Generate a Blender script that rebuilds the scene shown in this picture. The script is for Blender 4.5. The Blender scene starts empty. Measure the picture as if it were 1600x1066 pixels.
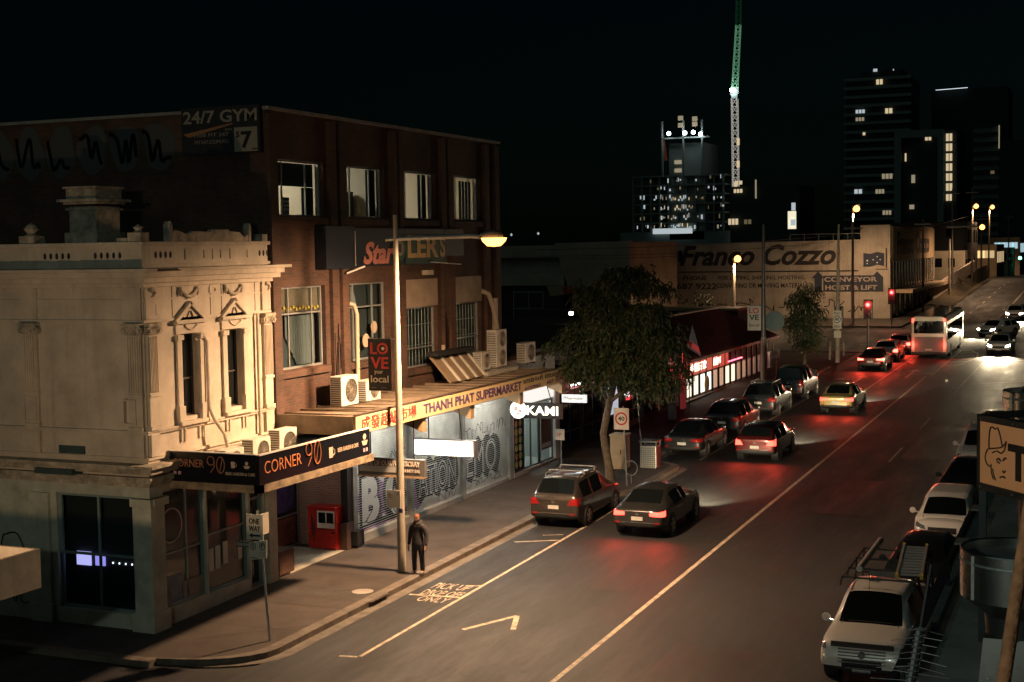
import bpy, bmesh, math, random
from mathutils import Matrix, Vector
from mathutils.bvhtree import BVHTree
R = math.radians
S = bpy.context.scene
COL = S.collection
# ---------------------------------------------------------------- camera
cd = bpy.data.cameras.new('camera'); cam = bpy.data.objects.new('camera', cd); COL.objects.link(cam)
cd.sensor_width = 36; cd.lens = 49.63; cd.clip_start = .1; cd.clip_end = 3000
cam.matrix_world = Matrix.Translation((0, 0, 10)) @ Matrix.Rotation(R(23.3315), 4, 'Z') @ Matrix.Rotation(R(90 - 3.7723), 4, 'X') @ Matrix.Rotation(R(-0.9224), 4, 'Z')
S.camera = cam
# ---------------------------------------------------------------- night sky, faint fill sun, exposure
W = bpy.data.worlds.new('World'); S.world = W; W.use_nodes = True
nt = W.node_tree; bg = nt.nodes['Background']
sky = nt.nodes.new('ShaderNodeTexSky'); sky.sky_type = 'NISHITA'; sky.sun_disc = False
sky.sun_elevation = R(8); sky.sun_rotation = R(205)
tint = nt.nodes.new('ShaderNodeMix'); tint.data_type = 'RGBA'; tint.blend_type = 'MULTIPLY'; tint.inputs[0].default_value = 1
tint.inputs[7].default_value = (.13, .33, .40, 1)
nt.links.new(sky.outputs[0], tint.inputs[6]); nt.links.new(tint.outputs[2], bg.inputs[0])
bg.inputs[1].default_value = .0014
ml = bpy.data.lights.new('fill_sun', 'SUN'); ml.energy = .05; ml.angle = R(60); ml.color = (.62, 1, .92)  # added soft teal fill from the camera side, lifts the shadows
mo = bpy.data.objects.new('fill_sun', ml); COL.objects.link(mo); mo.rotation_euler = (R(48), 0, R(-28))
S.view_settings.view_transform = 'Standard'; S.view_settings.look = 'None'
S.view_settings.exposure = 0; S.view_settings.gamma = 1
S.cycles.use_denoising = True; S.cycles.sample_clamp_indirect = 4; S.cycles.max_bounces = 6
S.cycles.caustics_reflective = False; S.cycles.caustics_refractive = False
# ---------------------------------------------------------------- helpers
LAMP1, LAMP0, FLOOD = 13500, 2900, 820
GR = 0.01359
def gz(y):
    y0 = max(y, -40)
    if y0 < 150: return GR*y0
    t = min((y0-150)/150, 1)
    return GR*150 + GR*150*(t - t*t*.5) + 1.3*math.sin(t*math.pi)**2
def tag(o, label=None, cat=None, group=None, kind=None):
    if label: o['label'] = label
    if cat: o['category'] = cat
    if group: o['group'] = group
    if kind: o['kind'] = kind
    return o
def thing(name, label, cat, loc=(0, 0, 0), rotz=0, group=None):
    o = bpy.data.objects.new(name, None); COL.objects.link(o); o.empty_display_size = .2
    o.location = loc; o.rotation_euler = (0, 0, rotz)
    return tag(o, label, cat, group)
def copy_tree(o, loc, rotz, label, group=None):
    def rec(s, par):
        c = s.copy(); COL.objects.link(c)
        if par: c.parent = par
        for ch in s.children: rec(ch, c)
        return c
    r = rec(o, None); r.location = loc; r.rotation_euler = (0, 0, rotz); r['label'] = label
    if group: r['group'] = group
    return r
def woff(p):
    v = Vector()
    while p is not None:
        v += p.location; p = p.parent
    return v
class MB:
    def __init__(s): s.v = []; s.f = []; s.m = []; s.mi = 0; s.T = None
    def add(s, vs, fs):
        n = len(s.v)
        s.v += [tuple(s.T @ Vector(p)) for p in vs] if s.T else [tuple(p) for p in vs]
        for f in fs: s.f.append([i+n for i in f]); s.m.append(s.mi)
        return s
    def box(s, x0, x1, y0, y1, z0, z1):
        return s.add([(x, y, z) for z in (z0, z1) for y in (y0, y1) for x in (x0, x1)],
                     [(0, 2, 3, 1), (4, 5, 7, 6), (0, 1, 5, 4), (2, 6, 7, 3), (0, 4, 6, 2), (1, 3, 7, 5)])
    def cb(s, c, d):
        return s.box(c[0]-d[0]/2, c[0]+d[0]/2, c[1]-d[1]/2, c[1]+d[1]/2, c[2]-d[2]/2, c[2]+d[2]/2)
    def quad(s, *p): return s.add(p, [tuple(range(len(p)))])
    def prism(s, poly, ax, a, b):
        n = len(poly)
        def P(u, v, t): return {'x': (t, u, v), 'y': (u, t, v), 'z': (u, v, t)}[ax]
        vs = [P(u, v, a) for u, v in poly] + [P(u, v, b) for u, v in poly]
        return s.add(vs, [tuple(range(n))[::-1], tuple(range(n, 2*n))] + [(i, (i+1) % n, n+(i+1) % n, n+i) for i in range(n)])
    def tube(s, pts, r, n=8, caps=True):
        pts = [Vector(p) for p in pts]; rs = r if isinstance(r, (list, tuple)) else [r]*len(pts)
        vs = []; a = None
        for i, p in enumerate(pts):
            d = (pts[min(i+1, len(pts)-1)] - pts[max(i-1, 0)]).normalized()
            if a is None: a = d.orthogonal().normalized()
            a = (a - d*a.dot(d)).normalized(); b = d.cross(a)
            vs += [p + (a*math.cos(t)+b*math.sin(t))*rs[i] for t in [2*math.pi*k/n for k in range(n)]]
        fs = []
        for i in range(len(pts)-1):
            for k in range(n): fs.append((i*n+k, i*n+(k+1) % n, (i+1)*n+(k+1) % n, (i+1)*n+k))
        if caps: fs += [tuple(range(n))[::-1], tuple(range((len(pts)-1)*n, len(pts)*n))]
        return s.add(vs, fs)
    def lathe(s, prof, c=(0, 0, 0), ax='z', n=20):
        vs = []
        for r, h in prof:
            for k in range(n):
                t = 2*math.pi*k/n; u, v = r*math.cos(t), r*math.sin(t)
                p = {'z': (u, v, h), 'x': (h, u, v), 'y': (u, h, v)}[ax]
                vs.append((p[0]+c[0], p[1]+c[1], p[2]+c[2]))
        fs = [(i*n+k, i*n+(k+1) % n, (i+1)*n+(k+1) % n, (i+1)*n+k) for i in range(len(prof)-1) for k in range(n)]
        if prof[0][0] > 1e-4: fs.append(tuple(range(n))[::-1])
        if prof[-1][0] > 1e-4: fs.append(tuple(range((len(prof)-1)*n, len(prof)*n)))
        return s.add(vs, fs)
    def build(s, name, mats, parent=None, smooth=False, bevel=0, label=None):
        off = woff(parent)
        if parent is None and s.v:
            xs, ys, zs = zip(*s.v); off = Vector(((min(xs)+max(xs))/2, (min(ys)+max(ys))/2, min(zs)))
        me = bpy.data.meshes.new(name)
        me.from_pydata([(a-off.x, b-off.y, c-off.z) for a, b, c in s.v], [], s.f)
        for m in (mats if isinstance(mats, (list, tuple)) else [mats]): me.materials.append(m)
        me.polygons.foreach_set('material_index', s.m)
        bm = bmesh.new(); bm.from_mesh(me); bmesh.ops.recalc_face_normals(bm, faces=bm.faces)
        if bevel: bmesh.ops.bevel(bm, geom=[e for e in bm.edges if len(e.link_faces) == 2 and e.calc_face_angle(0) > .6], offset=bevel, segments=2, affect='EDGES', profile=.6, clamp_overlap=True)
        bm.to_mesh(me); bm.free()
        if smooth:
            me.polygons.foreach_set('use_smooth', [True]*len(me.polygons))
            try: me.set_sharp_from_angle(angle=R(smooth if smooth is not True else 40))
            except Exception: pass
        o = bpy.data.objects.new(name, me); COL.objects.link(o)
        if parent is None: o.location = off
        else: o.parent = parent
        if label: o['label'] = label
        return o
def text_mesh(body, bold=0, shear=0):
    cu = bpy.data.curves.new('t', 'FONT'); cu.body = body; cu.size = 1; cu.offset = bold; cu.shear = shear; cu.resolution_u = 3
    o = bpy.data.objects.new('t', cu); me = o.to_mesh()
    vs = [tuple(v.co) for v in me.vertices]; fs = [tuple(p.vertices) for p in me.polygons]
    o.to_mesh_clear(); bpy.data.objects.remove(o); bpy.data.curves.remove(cu)
    return vs, fs
def text_into(mb, body, P, right, up, w, h, bold=0, shear=0, ext=.012):
    """flat letters with real thickness: bounding box w x h from lower-left corner P"""
    vs, fs = text_mesh(body, bold, shear)
    if not vs: return mb
    P, right, up = Vector(P), Vector(right).normalized(), Vector(up).normalized(); nrm = right.cross(up)
    x0 = min(v[0] for v in vs); x1 = max(v[0] for v in vs); y0 = min(v[1] for v in vs); y1 = max(v[1] for v in vs)
    sy = h/max(y1-y0, 1e-6); sx = w/max(x1-x0, 1e-6) if w else sy
    q = [P + right*((v[0]-x0)*sx) + up*((v[1]-y0)*sy) for v in vs]
    mb.add([p + nrm*ext for p in q], fs)
    # side walls
    cnt = {}
    for f in fs:
        for a, b in zip(f, f[1:]+f[:1]): cnt[(a, b)] = 1
    edge = [(a, b) for (a, b) in cnt if (b, a) not in cnt]
    vv = []; ff = []
    for a, b in edge:
        i = len(vv); vv += [q[a], q[b], q[b]+nrm*ext, q[a]+nrm*ext]; ff.append((i, i+1, i+2, i+3))
    mb.add(vv, ff)
    return mb
def text(body, P, right, up, w, h, m, parent, name='lettering', **k):
    mb = MB(); text_into(mb, body, P, right, up, w, h, **k)
    me = mb.build(name, m, parent); return me
def scribble(mb, P, right, up, w, h, seed, n=14, t=.03):
    rr = random.Random(seed); P, right, up = Vector(P), Vector(right).normalized(), Vector(up).normalized(); nn = right.cross(up)
    pts = []; x = 0
    for i in range(n):
        pts.append((w*(i/(n-1)) + rr.uniform(-.1, .1)*w, h*(.5+.5*rr.choice((-1, 1))*rr.uniform(.4, 1))))
    sm = []
    for i in range(len(pts)-1):
        p0, p1, p2, p3 = pts[max(i-1, 0)], pts[i], pts[i+1], pts[min(i+2, len(pts)-1)]
        for k in range(6):
            u = k/6
            sm.append([.5*(2*b+(c-a)*u+(2*a-5*b+4*c-d)*u*u+(3*b-a-3*c+d)*u**3) for a, b, c, d in zip(p0, p1, p2, p3)])
    for i in range(len(sm)-1):
        a, b = sm[i], sm[i+1]; dx, dy = b[0]-a[0], b[1]-a[1]; L = math.hypot(dx, dy) or 1; ox, oy = -dy/L*t/2, dx/L*t/2
        q = [(a[0]+ox, a[1]+oy), (a[0]-ox, a[1]-oy), (b[0]-ox, b[1]-oy), (b[0]+ox, b[1]+oy)]
        mb.quad(*[P+right*u+up*v+nn*(.0015*(i % 3)) for u, v in q])
# ---------------------------------------------------------------- materials
_M = {}
def M(name, col=None, rough=.6, metal=0, noise=None, bump=None, emit=None, coat=0, spec=.5, streak=0):
    if name in _M: return _M[name]
    m = bpy.data.materials.new(name); m.use_nodes = True; t = m.node_tree; b = t.nodes['Principled BSDF']; L = t.links.new
    b.inputs['Base Color'].default_value = (*col, 1); b.inputs['Roughness'].default_value = rough; b.inputs['Metallic'].default_value = metal
    b.inputs['Specular IOR Level'].default_value = spec
    if coat: b.inputs['Coat Weight'].default_value = coat; b.inputs['Coat Roughness'].default_value = .06
    if emit: b.inputs['Emission Color'].default_value = (*emit[0], 1); b.inputs['Emission Strength'].default_value = emit[1]
    if noise or bump:
        tc = t.nodes.new('ShaderNodeTexCoord')
    if noise:
        sc, amt = noise[0], noise[1]
        n = t.nodes.new('ShaderNodeTexNoise'); n.inputs['Scale'].default_value = sc; n.inputs['Detail'].default_value = 8; n.inputs['Roughness'].default_value = .65
        L(tc.outputs['Object'], n.inputs['Vector'])
        r = t.nodes.new('ShaderNodeValToRGB'); r.color_ramp.elements[0].position = .3; r.color_ramp.elements[1].position = .72
        lo = noise[2] if len(noise) > 2 else [c*(1-amt) for c in col]; hi = [min(1, c*(1+amt*.5)) for c in col]
        r.color_ramp.elements[0].color = (*lo, 1); r.color_ramp.elements[1].color = (*hi, 1)
        L(n.outputs['Fac'], r.inputs[0])
        if streak:
            mp = t.nodes.new('ShaderNodeMapping'); mp.inputs['Scale'].default_value = (5, 5, .22); L(tc.outputs['Object'], mp.inputs[0]); n3 = t.nodes.new('ShaderNodeTexNoise'); n3.inputs['Scale'].default_value = 1.1; n3.inputs['Detail'].default_value = 7; n3.inputs['Roughness'].default_value = .7; L(mp.outputs[0], n3.inputs['Vector'])
            m3 = t.nodes.new('ShaderNodeMapRange'); m3.inputs['From Min'].default_value = .52; m3.inputs['From Max'].default_value = .72; m3.inputs['To Min'].default_value = 1; m3.inputs['To Max'].default_value = 1-streak; L(n3.outputs['Fac'], m3.inputs['Value'])
            x3 = t.nodes.new('ShaderNodeMix'); x3.data_type = 'RGBA'; x3.blend_type = 'MULTIPLY'; x3.inputs[0].default_value = 1; L(r.outputs[0], x3.inputs[6]); L(m3.outputs[0], x3.inputs[7]); L(x3.outputs[2], b.inputs['Base Color'])
        else: L(r.outputs[0], b.inputs['Base Color'])
        mr = t.nodes.new('ShaderNodeMapRange'); mr.inputs['To Min'].default_value = min(1, rough+.12); mr.inputs['To Max'].default_value = max(.03, rough-.12)
        L(n.outputs['Fac'], mr.inputs['Value']); L(mr.outputs[0], b.inputs['Roughness'])
    if bump:
        n2 = t.nodes.new('ShaderNodeTexNoise'); n2.inputs['Scale'].default_value = bump[0]; n2.inputs['Detail'].default_value = 6
        L(tc.outputs['Object'], n2.inputs['Vector'])
        bp = t.nodes.new('ShaderNodeBump'); bp.inputs['Strength'].default_value = bump[1]; bp.inputs['Distance'].default_value = .02
        L(n2.outputs['Fac'], bp.inputs['Height']); L(bp.outputs[0], b.inputs['Normal'])
    _M[name] = m; return m
def brick_mat(name, c1, c2, mortar, bw=.23, bh=.076, ms=.012, rough=.8, dirt=.5):
    if name in _M: return _M[name]
    m = bpy.data.materials.new(name); m.use_nodes = True; t = m.node_tree; b = t.nodes['Principled BSDF']; L = t.links.new
    tc = t.nodes.new('ShaderNodeTexCoord'); sx = t.nodes.new('ShaderNodeSeparateXYZ'); ad = t.nodes.new('ShaderNodeMath'); cx = t.nodes.new('ShaderNodeCombineXYZ')
    L(tc.outputs['Object'], sx.inputs[0]); L(sx.outputs[0], ad.inputs[0]); L(sx.outputs[1], ad.inputs[1]); L(ad.outputs[0], cx.inputs[0]); L(sx.outputs[2], cx.inputs[1])
    br = t.nodes.new('ShaderNodeTexBrick'); L(cx.outputs[0], br.inputs['Vector'])
    br.inputs['Color1'].default_value = (*c1, 1); br.inputs['Color2'].default_value = (*c2, 1); br.inputs['Mortar'].default_value = (*mortar, 1)
    br.inputs['Scale'].default_value = 1; br.inputs['Brick Width'].default_value = bw; br.inputs['Row Height'].default_value = bh; br.inputs['Mortar Size'].default_value = ms; br.inputs['Bias'].default_value = -.1
    n = t.nodes.new('ShaderNodeTexNoise'); n.inputs['Scale'].default_value = .9; n.inputs['Detail'].default_value = 9; L(tc.outputs['Object'], n.inputs['Vector'])
    mr = t.nodes.new('ShaderNodeMapRange'); mr.inputs['From Min'].default_value = .3; mr.inputs['From Max'].default_value = .7; mr.inputs['To Min'].default_value = 1-dirt; mr.inputs['To Max'].default_value = 1.15
    L(n.outputs['Fac'], mr.inputs['Value'])
    mx = t.nodes.new('ShaderNodeMix'); mx.data_type = 'RGBA'; mx.blend_type = 'MULTIPLY'; mx.inputs[0].default_value = 1
    L(br.outputs['Color'], mx.inputs[6]); L(mr.outputs[0], mx.inputs[7]); L(mx.outputs[2], b.inputs['Base Color'])
    bp = t.nodes.new('ShaderNodeBump'); bp.inputs['Strength'].default_value = .5; bp.inputs['Distance'].default_value = .012; bp.invert = True
    L(br.outputs['Fac'], bp.inputs['Height']); L(bp.outputs[0], b.inputs['Normal']); b.inputs['Roughness'].default_value = rough
    _M[name] = m; return m
def glass_mat(name, tintc=(.8, .9, .9), alpha=.25):
    """thin window pane: mostly see-through with a clear mirror sheen"""
    if name in _M: return _M[name]
    m = bpy.data.materials.new(name); m.use_nodes = True; t = m.node_tree; L = t.links.new
    out = t.nodes['Material Output']; t.nodes.remove(t.nodes['Principled BSDF'])
    tr = t.nodes.new('ShaderNodeBsdfTransparent'); tr.inputs[0].default_value = (*tintc, 1)
    gl = t.nodes.new('ShaderNodeBsdfGlossy'); gl.inputs['Roughness'].default_value = .03
    lw = t.nodes.new('ShaderNodeLayerWeight'); pw = t.nodes.new('ShaderNodeMath'); pw.operation = 'POWER'; pw.inputs[1].default_value = 4; L(lw.outputs['Facing'], pw.inputs[0])
    fr = t.nodes.new('ShaderNodeMath'); fr.operation = 'MULTIPLY_ADD'; fr.inputs[1].default_value = .9; fr.inputs[2].default_value = .06; L(pw.outputs[0], fr.inputs[0])
    mx = t.nodes.new('ShaderNodeMixShader'); L(fr.outputs[0], mx.inputs[0]); L(tr.outputs[0], mx.inputs[1]); L(gl.outputs[0], mx.inputs[2]); L(mx.outputs[0], out.inputs[0])
    _M[name] = m; return m
CREAM = M('cream_render', (.62, .54, .43), .75, noise=(1.1, .28), bump=(30, .12), streak=.2)
CREAM_OLD = M('weathered_cream_render', (.55, .47, .36), .85, noise=(2.6, .5, (.16, .15, .12)), bump=(18, .3), streak=.4)
STAIN_SHADE = M('black_stain_and_hole_shade', (.03, .03, .027), .95, noise=(9, .5))
BRICK = brick_mat('red_brick', (.125, .052, .03), (.07, .034, .022), (.085, .065, .048))
BRICKD = brick_mat('sooty_brick', (.12, .045, .026), (.08, .032, .02), (.1, .075, .055))
BRICKP = brick_mat('pink_brick', (.45, .22, .15), (.36, .17, .115), (.38, .33, .28), dirt=.25)
GLASS = glass_mat('window_glass')
DGLASS = M('dark_glass', (.008, .011, .012), .04, spec=.6)
CARGLASS = M('car_glass', (.006, .008, .009), .03, spec=.7)
BLACK = M('black_paint', (.012, .013, .014), .5)
DARK = M('dark_interior', (.015, .017, .018), .8)
WHITE = M('white_paint', (.75, .73, .68), .5, noise=(3, .15))
ALU = M('aluminium_frame', (.42, .44, .43), .4, .6)
STEEL = M('galvanised_steel', (.38, .39, .38), .45, .7, noise=(5, .3))
GREYM = M('grey_metal', (.16, .165, .165), .5, .5, noise=(4, .3))
ACBODY = M('air_conditioner_casing', (.66, .62, .54), .5, noise=(2.5, .25))
CONC = M('concrete', (.32, .29, .25), .85, noise=(1.6, .35), bump=(40, .2))
def road_mat(name, c, rough):
    m = M(name, c, rough, bump=(110, .45)); t = m.node_tree; L = t.links.new; b = t.nodes['Principled BSDF']; tc = t.nodes.new('ShaderNodeTexCoord')
    def noise(sc, det, scale):
        mp = t.nodes.new('ShaderNodeMapping'); mp.inputs['Scale'].default_value = sc; L(tc.outputs['Object'], mp.inputs[0]); n = t.nodes.new('ShaderNodeTexNoise'); n.inputs['Scale'].default_value = scale; n.inputs['Detail'].default_value = det; n.inputs['Roughness'].default_value = .7; L(mp.outputs[0], n.inputs['Vector']); return n.outputs['Fac']
    def rng(s, a, b_, lo, hi):
        r = t.nodes.new('ShaderNodeMapRange'); r.inputs['From Min'].default_value = a; r.inputs['From Max'].default_value = b_; r.inputs['To Min'].default_value = lo; r.inputs['To Max'].default_value = hi; L(s, r.inputs['Value']); return r.outputs[0]
    def mul(a, b_):
        x = t.nodes.new('ShaderNodeMath'); x.operation = 'MULTIPLY'; L(a, x.inputs[0]); L(b_, x.inputs[1]); return x.outputs[0]
    st_ = noise((1.0, .16, 1), 6, .9); big = noise((1, .5, 1), 8, .35); gr = noise((1, 1, 1), 3, 34); spot = noise((1, .6, 1), 2, 2.3)
    f = mul(mul(rng(st_, .3, .7, .8, 1.18), rng(big, .3, .7, .72, 1.25)), mul(rng(gr, .3, .7, .6, 1.4), rng(spot, .66, .74, 1, .55)))
    mx = t.nodes.new('ShaderNodeMix'); mx.data_type = 'RGBA'; mx.blend_type = 'MULTIPLY'; mx.inputs[0].default_value = 1; mx.inputs[6].default_value = (*c, 1); L(f, mx.inputs[7]); L(mx.outputs[2], b.inputs['Base Color'])
    L(rng(st_, .3, .7, rough+.16, rough-.14), b.inputs['Roughness']); return m
ASPH = road_mat('asphalt', (.0245, .0262, .028), .62)
ASPH2 = road_mat('old_asphalt', (.022, .022, .023), .72)
PATH = M('footpath_asphalt', (.06, .046, .037), .8, noise=(.7, .45), bump=(60, .3))
PAINTW = M('road_paint', (.66, .55, .40), .6, noise=(6, .5, (.14, .12, .1)))
RED = M('red_paint', (.55, .025, .018), .4, noise=(2, .35))
ROOFIRON = M('corrugated_roof', (.13, .12, .11), .55, .4, noise=(1.2, .45))
LEAF = [M('leaf_%d' % i, c, .6) for i, c in enumerate([(.03, .055, .018), (.045, .068, .024), (.022, .042, .015), (.07, .068, .026)])]
BARK = M('bark', (.13, .10, .068), .9, noise=(6, .5), bump=(20, .5))
def E(name, col, st): return M(name, col, .5, emit=(col, st))
LAMPGLOW = E('sodium_lamp_lens', (1, .36, .09), 5.5)
FLUO = E('fluorescent_tube', (1, .99, .9), 115)
STRIPLIGHT = E('shop_light_strip', (.87, 1, .95), 9)
LITSIGN = E('backlit_white_panel', (1, .97, .9), 2.2)
ROOMLIGHT = E('office_ceiling_light', (1, .93, .8), 46)
REDGLOW = E('red_signal_lens', (1, .05, .05), 12)
TAILON = E('lit_tail_lamp', (1, .04, .025), 9)
BRAKEON = E('lit_brake_lamp', (1, .06, .04), 14)
HEADON = E('lit_headlamp', (1, .9, .72), 60)
TAILOFF = M('tail_lamp_lens', (.32, .012, .012), .12, coat=.8)
HEADOFF = M('headlamp_lens', (.30, .31, .32), .08, .6, coat=1)
Xa, Ya, Za = Vector((1, 0, 0)), Vector((0, 1, 0)), Vector((0, 0, 1))
# ================================================================ SETTING: ground, road, footpaths
def strip(name, mat, xl, xr, ys, dz, th=0, xs=None):
    """sheet following the slope of the street; xl/xr may be functions of y"""
    mb = MB(); fl = xl if callable(xl) else (lambda y: xl); fr = xr if callable(xr) else (lambda y: xr); n = xs or 1
    vs = []
    for y in ys:
        for i in range(n+1):
            x = fl(y)+(fr(y)-fl(y))*i/n; vs.append((x, y, gz(y)+dz))
    fs = [(j*(n+1)+i, j*(n+1)+i+1, (j+1)*(n+1)+i+1, (j+1)*(n+1)+i) for j in range(len(ys)-1) for i in range(n)]
    mb.add(vs, fs)
    if th:
        for side in (fl, fr):
            for a, b in zip(ys, ys[1:]): mb.quad((side(a), a, gz(a)+dz), (side(b), b, gz(b)+dz), (side(b), b, gz(b)+dz-th), (side(a), a, gz(a)+dz-th))
        for y in (ys[0], ys[-1]): mb.quad((fl(y), y, gz(y)+dz), (fr(y), y, gz(y)+dz), (fr(y), y, gz(y)+dz-th), (fl(y), y, gz(y)+dz-th))
    return tag(mb.build(name, mat), kind='structure')
YS = [-40] + [i*10 for i in range(-3, 15)] + [145+5*i for i in range(34)]
strip('ground', M('dark_ground', (.035, .035, .03), .95, noise=(.1, .4)), -700, 500, YS + [400, 560, 760, 1100], -.03)
strip('road', ASPH, -18.4, -3.9, YS, 0)
strip('side_street', ASPH2, -80, -18.4, [y*1.0 for y in (20.3, 23, 26.6)], .002)
strip('cross_street', ASPH2, -120, 60, [y*1.0 for y in (111, 115, 120, 125, 130, 134)], .004)
# left footpath with its kerb; rounded corner at the side street, a kerb build-out by the tree
def kerbx(y):
    if y < 28.3: return -18.4 - 3.0*(1-math.sqrt(max(0, 1-((28.3-y)/1.75)**2)))
    if 48.6 < y < 57.6:
        t = min((y-48.6)/1.5, (57.6-y)/1.8, 1); t = max(t, 0); return -18.4 + 1.75*t*t*(3-2*t)
    return -18.4
KY = [26.6, 26.75, 26.95, 27.2, 27.5, 27.9, 28.3, 32, 36, 40, 44, 48, 48.6, 48.9, 49.2, 49.5, 49.8, 50.2, 53, 55.6, 55.9, 56.2, 56.6, 57, 57.3, 57.6] + [60+4*i for i in range(10)] + [98.5]
def px0(y): return kerbx(y)-.32
strip('footpath', PATH, -40, px0, KY, .145, 0)
KERB = M('bluestone_kerb', (.15, .125, .1), .8, noise=(2.5, .5), bump=(25, .4))
strip('kerb', KERB, px0, kerbx, KY, .15, .15)
strip('kerb', KERB, -60, -20.7, [26.3, 26.6], .15, .15)
strip('gutter', M('concrete_gutter', (.16, .14, .115), .8, noise=(1.8, .5)), kerbx, lambda y: kerbx(y)+.34, KY, .006)
# footpath detail: joints, patches, pit lids
J = MB()
for y in (29.6, 31.8, 35.2, 39.3, 43.5, 47.2, 52, 57, 61.5, 66): J.quad(*[(x, yy, gz(yy)+.149) for x, yy in ((-22.1, y), (-18.75, y+.05), (-18.75, y+.07), (-22.1, y+.02))])
J.quad(*[(x, yy, gz(yy)+.149) for x, yy in ((-20.8, 28.2), (-18.7, 30.2), (-18.7, 30.24), (-20.8, 28.24))])
tag(J.build('pavement_joints', M('joint_dark', (.03, .026, .022), .95)), kind='structure')
J = MB()
for x, y, a, b in ((-20.9, 42.7, .75, .55), (-19.9, 45.6, .6, .4), (-21.2, 46.6, .5, .5), (-20.3, 55.4, .9, .6), (-19.6, 63, .8, .9), (-19.9, 33.2, 1.6, .5)):
    J.quad(*[(p, q, gz(q)+.148) for p, q in ((x-a, y-b), (x+a, y-b), (x+a, y+b), (x-a, y+b))])
tag(J.build('footpath_patch', M('patch_asphalt', (.06, .05, .042), .85, noise=(2, .4))), kind='structure')
lid = MB(); lid.lathe([(.3, gz(33.6)+.14), (.3, gz(33.6)+.157), (.26, gz(33.6)+.162), (.0, gz(33.6)+.162)], (-19.1, 33.6, 0), n=24)
tag(lid.build('pit_lid', CONC), 'round concrete pit lid in the footpath beside the kerb near the street lamp', 'manhole cover')
# right footpath
strip('kerb', KERB, -3.9, -3.6, [-40, 0, 30, 60, 90, 106], .15, .15)
strip('footpath', PATH, -3.6, 40, [-40, 0, 30, 60, 90, 106], .145)
strip('footpath', PATH, -120, -19.0, [137, 146, 165, 185, 205], .145, .145)
strip('footpath', PATH, -4.4, 40, [138, 160, 180, 205], .145, .145)
# far bank left of the road with the white parapet
# ---- painted markings, one sheet per kind, 4 mm above the asphalt
def line(mb, pts, w, dz=.005):
    for (x0, y0), (x1, y1) in zip(pts, pts[1:]):
        L = math.hypot(x1-x0, y1-y0); n = max(1, int(L/8)); ox, oy = -(y1-y0)/L*w/2, (x1-x0)/L*w/2
        for i in range(n):
            a, b = i/n, (i+1)/n
            P = [(x0+(x1-x0)*t, y0+(y1-y0)*t) for t in (a, b)]
            q = [(P[0][0]+ox, P[0][1]+oy), (P[0][0]-ox, P[0][1]-oy), (P[1][0]-ox, P[1][1]-oy), (P[1][0]+ox, P[1][1]+oy)]
            mb.quad(*[(x, y, gz(y)+dz) for x, y in q])
mk = MB()
line(mk, [(-11.45, -10), (-11.45, 94)], .13); line(mk, [(-11.2, 94), (-11.2, 104)], .1)
line(mk, [(-16.45, 28.75), (-16.45, 48.2)], .1); line(mk, [(-16.5, 28.7), (-16.95, 28.62)], .1); line(mk, [(-16.45, 58.2), (-16.45, 83)], .1)
line(mk, [(-18.0, 34.25), (-16.45, 34.4)], .1); line(mk, [(-17.8, 41.2), (-16.5, 41.9)], .1); line(mk, [(-16.9, 35.6), (-16.45, 35.75)], .1); line(mk, [(-17.3, 42.4), (-16.7, 42.7)], .08)
line(mk, [(-13.95, 84), (-13.95, 108)], .1); line(mk, [(-16.6, 108.4), (-11.3, 108.4)], .35)
line(mk, [(-8.8, 60), (-8.8, 64)], .1); line(mk, [(-8.8, 70), (-8.8, 74)], .1); line(mk, [(-8.8, 82), (-8.8, 106)], .1); line(mk, [(-11.2, 106), (-4.8, 106)], .3)
# chevron island
isl = [(-11.2, 99.8), (-10.4, 100.9), (-9.5, 107.3), (-9.75, 111), (-10.4, 113.2), (-11.2, 113.6), (-11.2, 99.8)]
line(mk, isl, .12, .009)
for y in (101.5, 103.8, 106.2, 108.6, 111): line(mk, [(-11.1, y), (-9.85, y+.8)], .3, .007)
# arrows
def arrow(x, y, turn=1):
    line(mk, [(x, y), (x, y+4)], .16); mk.quad(*[(a, b, gz(b)+.006) for a, b in ((x-.4, y+4), (x+.4, y+4), (x, y+5.4))])
    line(mk, [(x, y+2), (x+.9*turn, y+3)], .16, .008); mk.quad(*[(a, b, gz(b)+.007) for a, b in ((x+.75*turn, y+2.4), (x+1.1*turn, y+3.5), (x+1.6*turn, y+2.7))])
arrow(-12.6, 93, 1); arrow(-15.3, 88.5, -1)
# bicycle-lane style chevron near the camera
line(mk, [(-15.1, 31.6), (-14.3, 33.2), (-13.9, 32.0)], .14)
# junction guide lines
for k in range(9): line(mk, [(-24+2.2*k, 117+.45*k), (-22.9+2.2*k, 117.2+.45*k)], .12)
line(mk, [(-8.5, 90), (-5.2, 92.5)], .12); line(mk, [(-10.5, 88), (-6, 87.6)], .1)
for yy in (150, 158, 166, 174, 182, 190, 198, 206, 214): line(mk, [(-14.8, yy), (-14.8, yy+3)], .13)
line(mk, [(-11.4, 140), (-11.4, 260)], .15); line(mk, [(-8, 140), (-8, 260)], .12)
def ground_text(body, x, y, w, h):
    vs, fs = text_mesh(body, .01); x0 = min(v[0] for v in vs); x1 = max(v[0] for v in vs); y0 = min(v[1] for v in vs); y1 = max(v[1] for v in vs)
    mk.add([(x+(v[0]-x0)/(x1-x0)*w, y+(v[1]-y0)/(y1-y0)*h, gz(y+(v[1]-y0)/(y1-y0)*h)+.009) for v in vs], fs)
ground_text('PICK UP', -17.75, 35.05, 1.1, .62); ground_text('DROP OFF', -17.75, 34.35, 1.2, .55); ground_text('ONLY', -17.55, 33.7, .9, .5)
tag(mk.build('road_markings', PAINTW), kind='structure')
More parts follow.
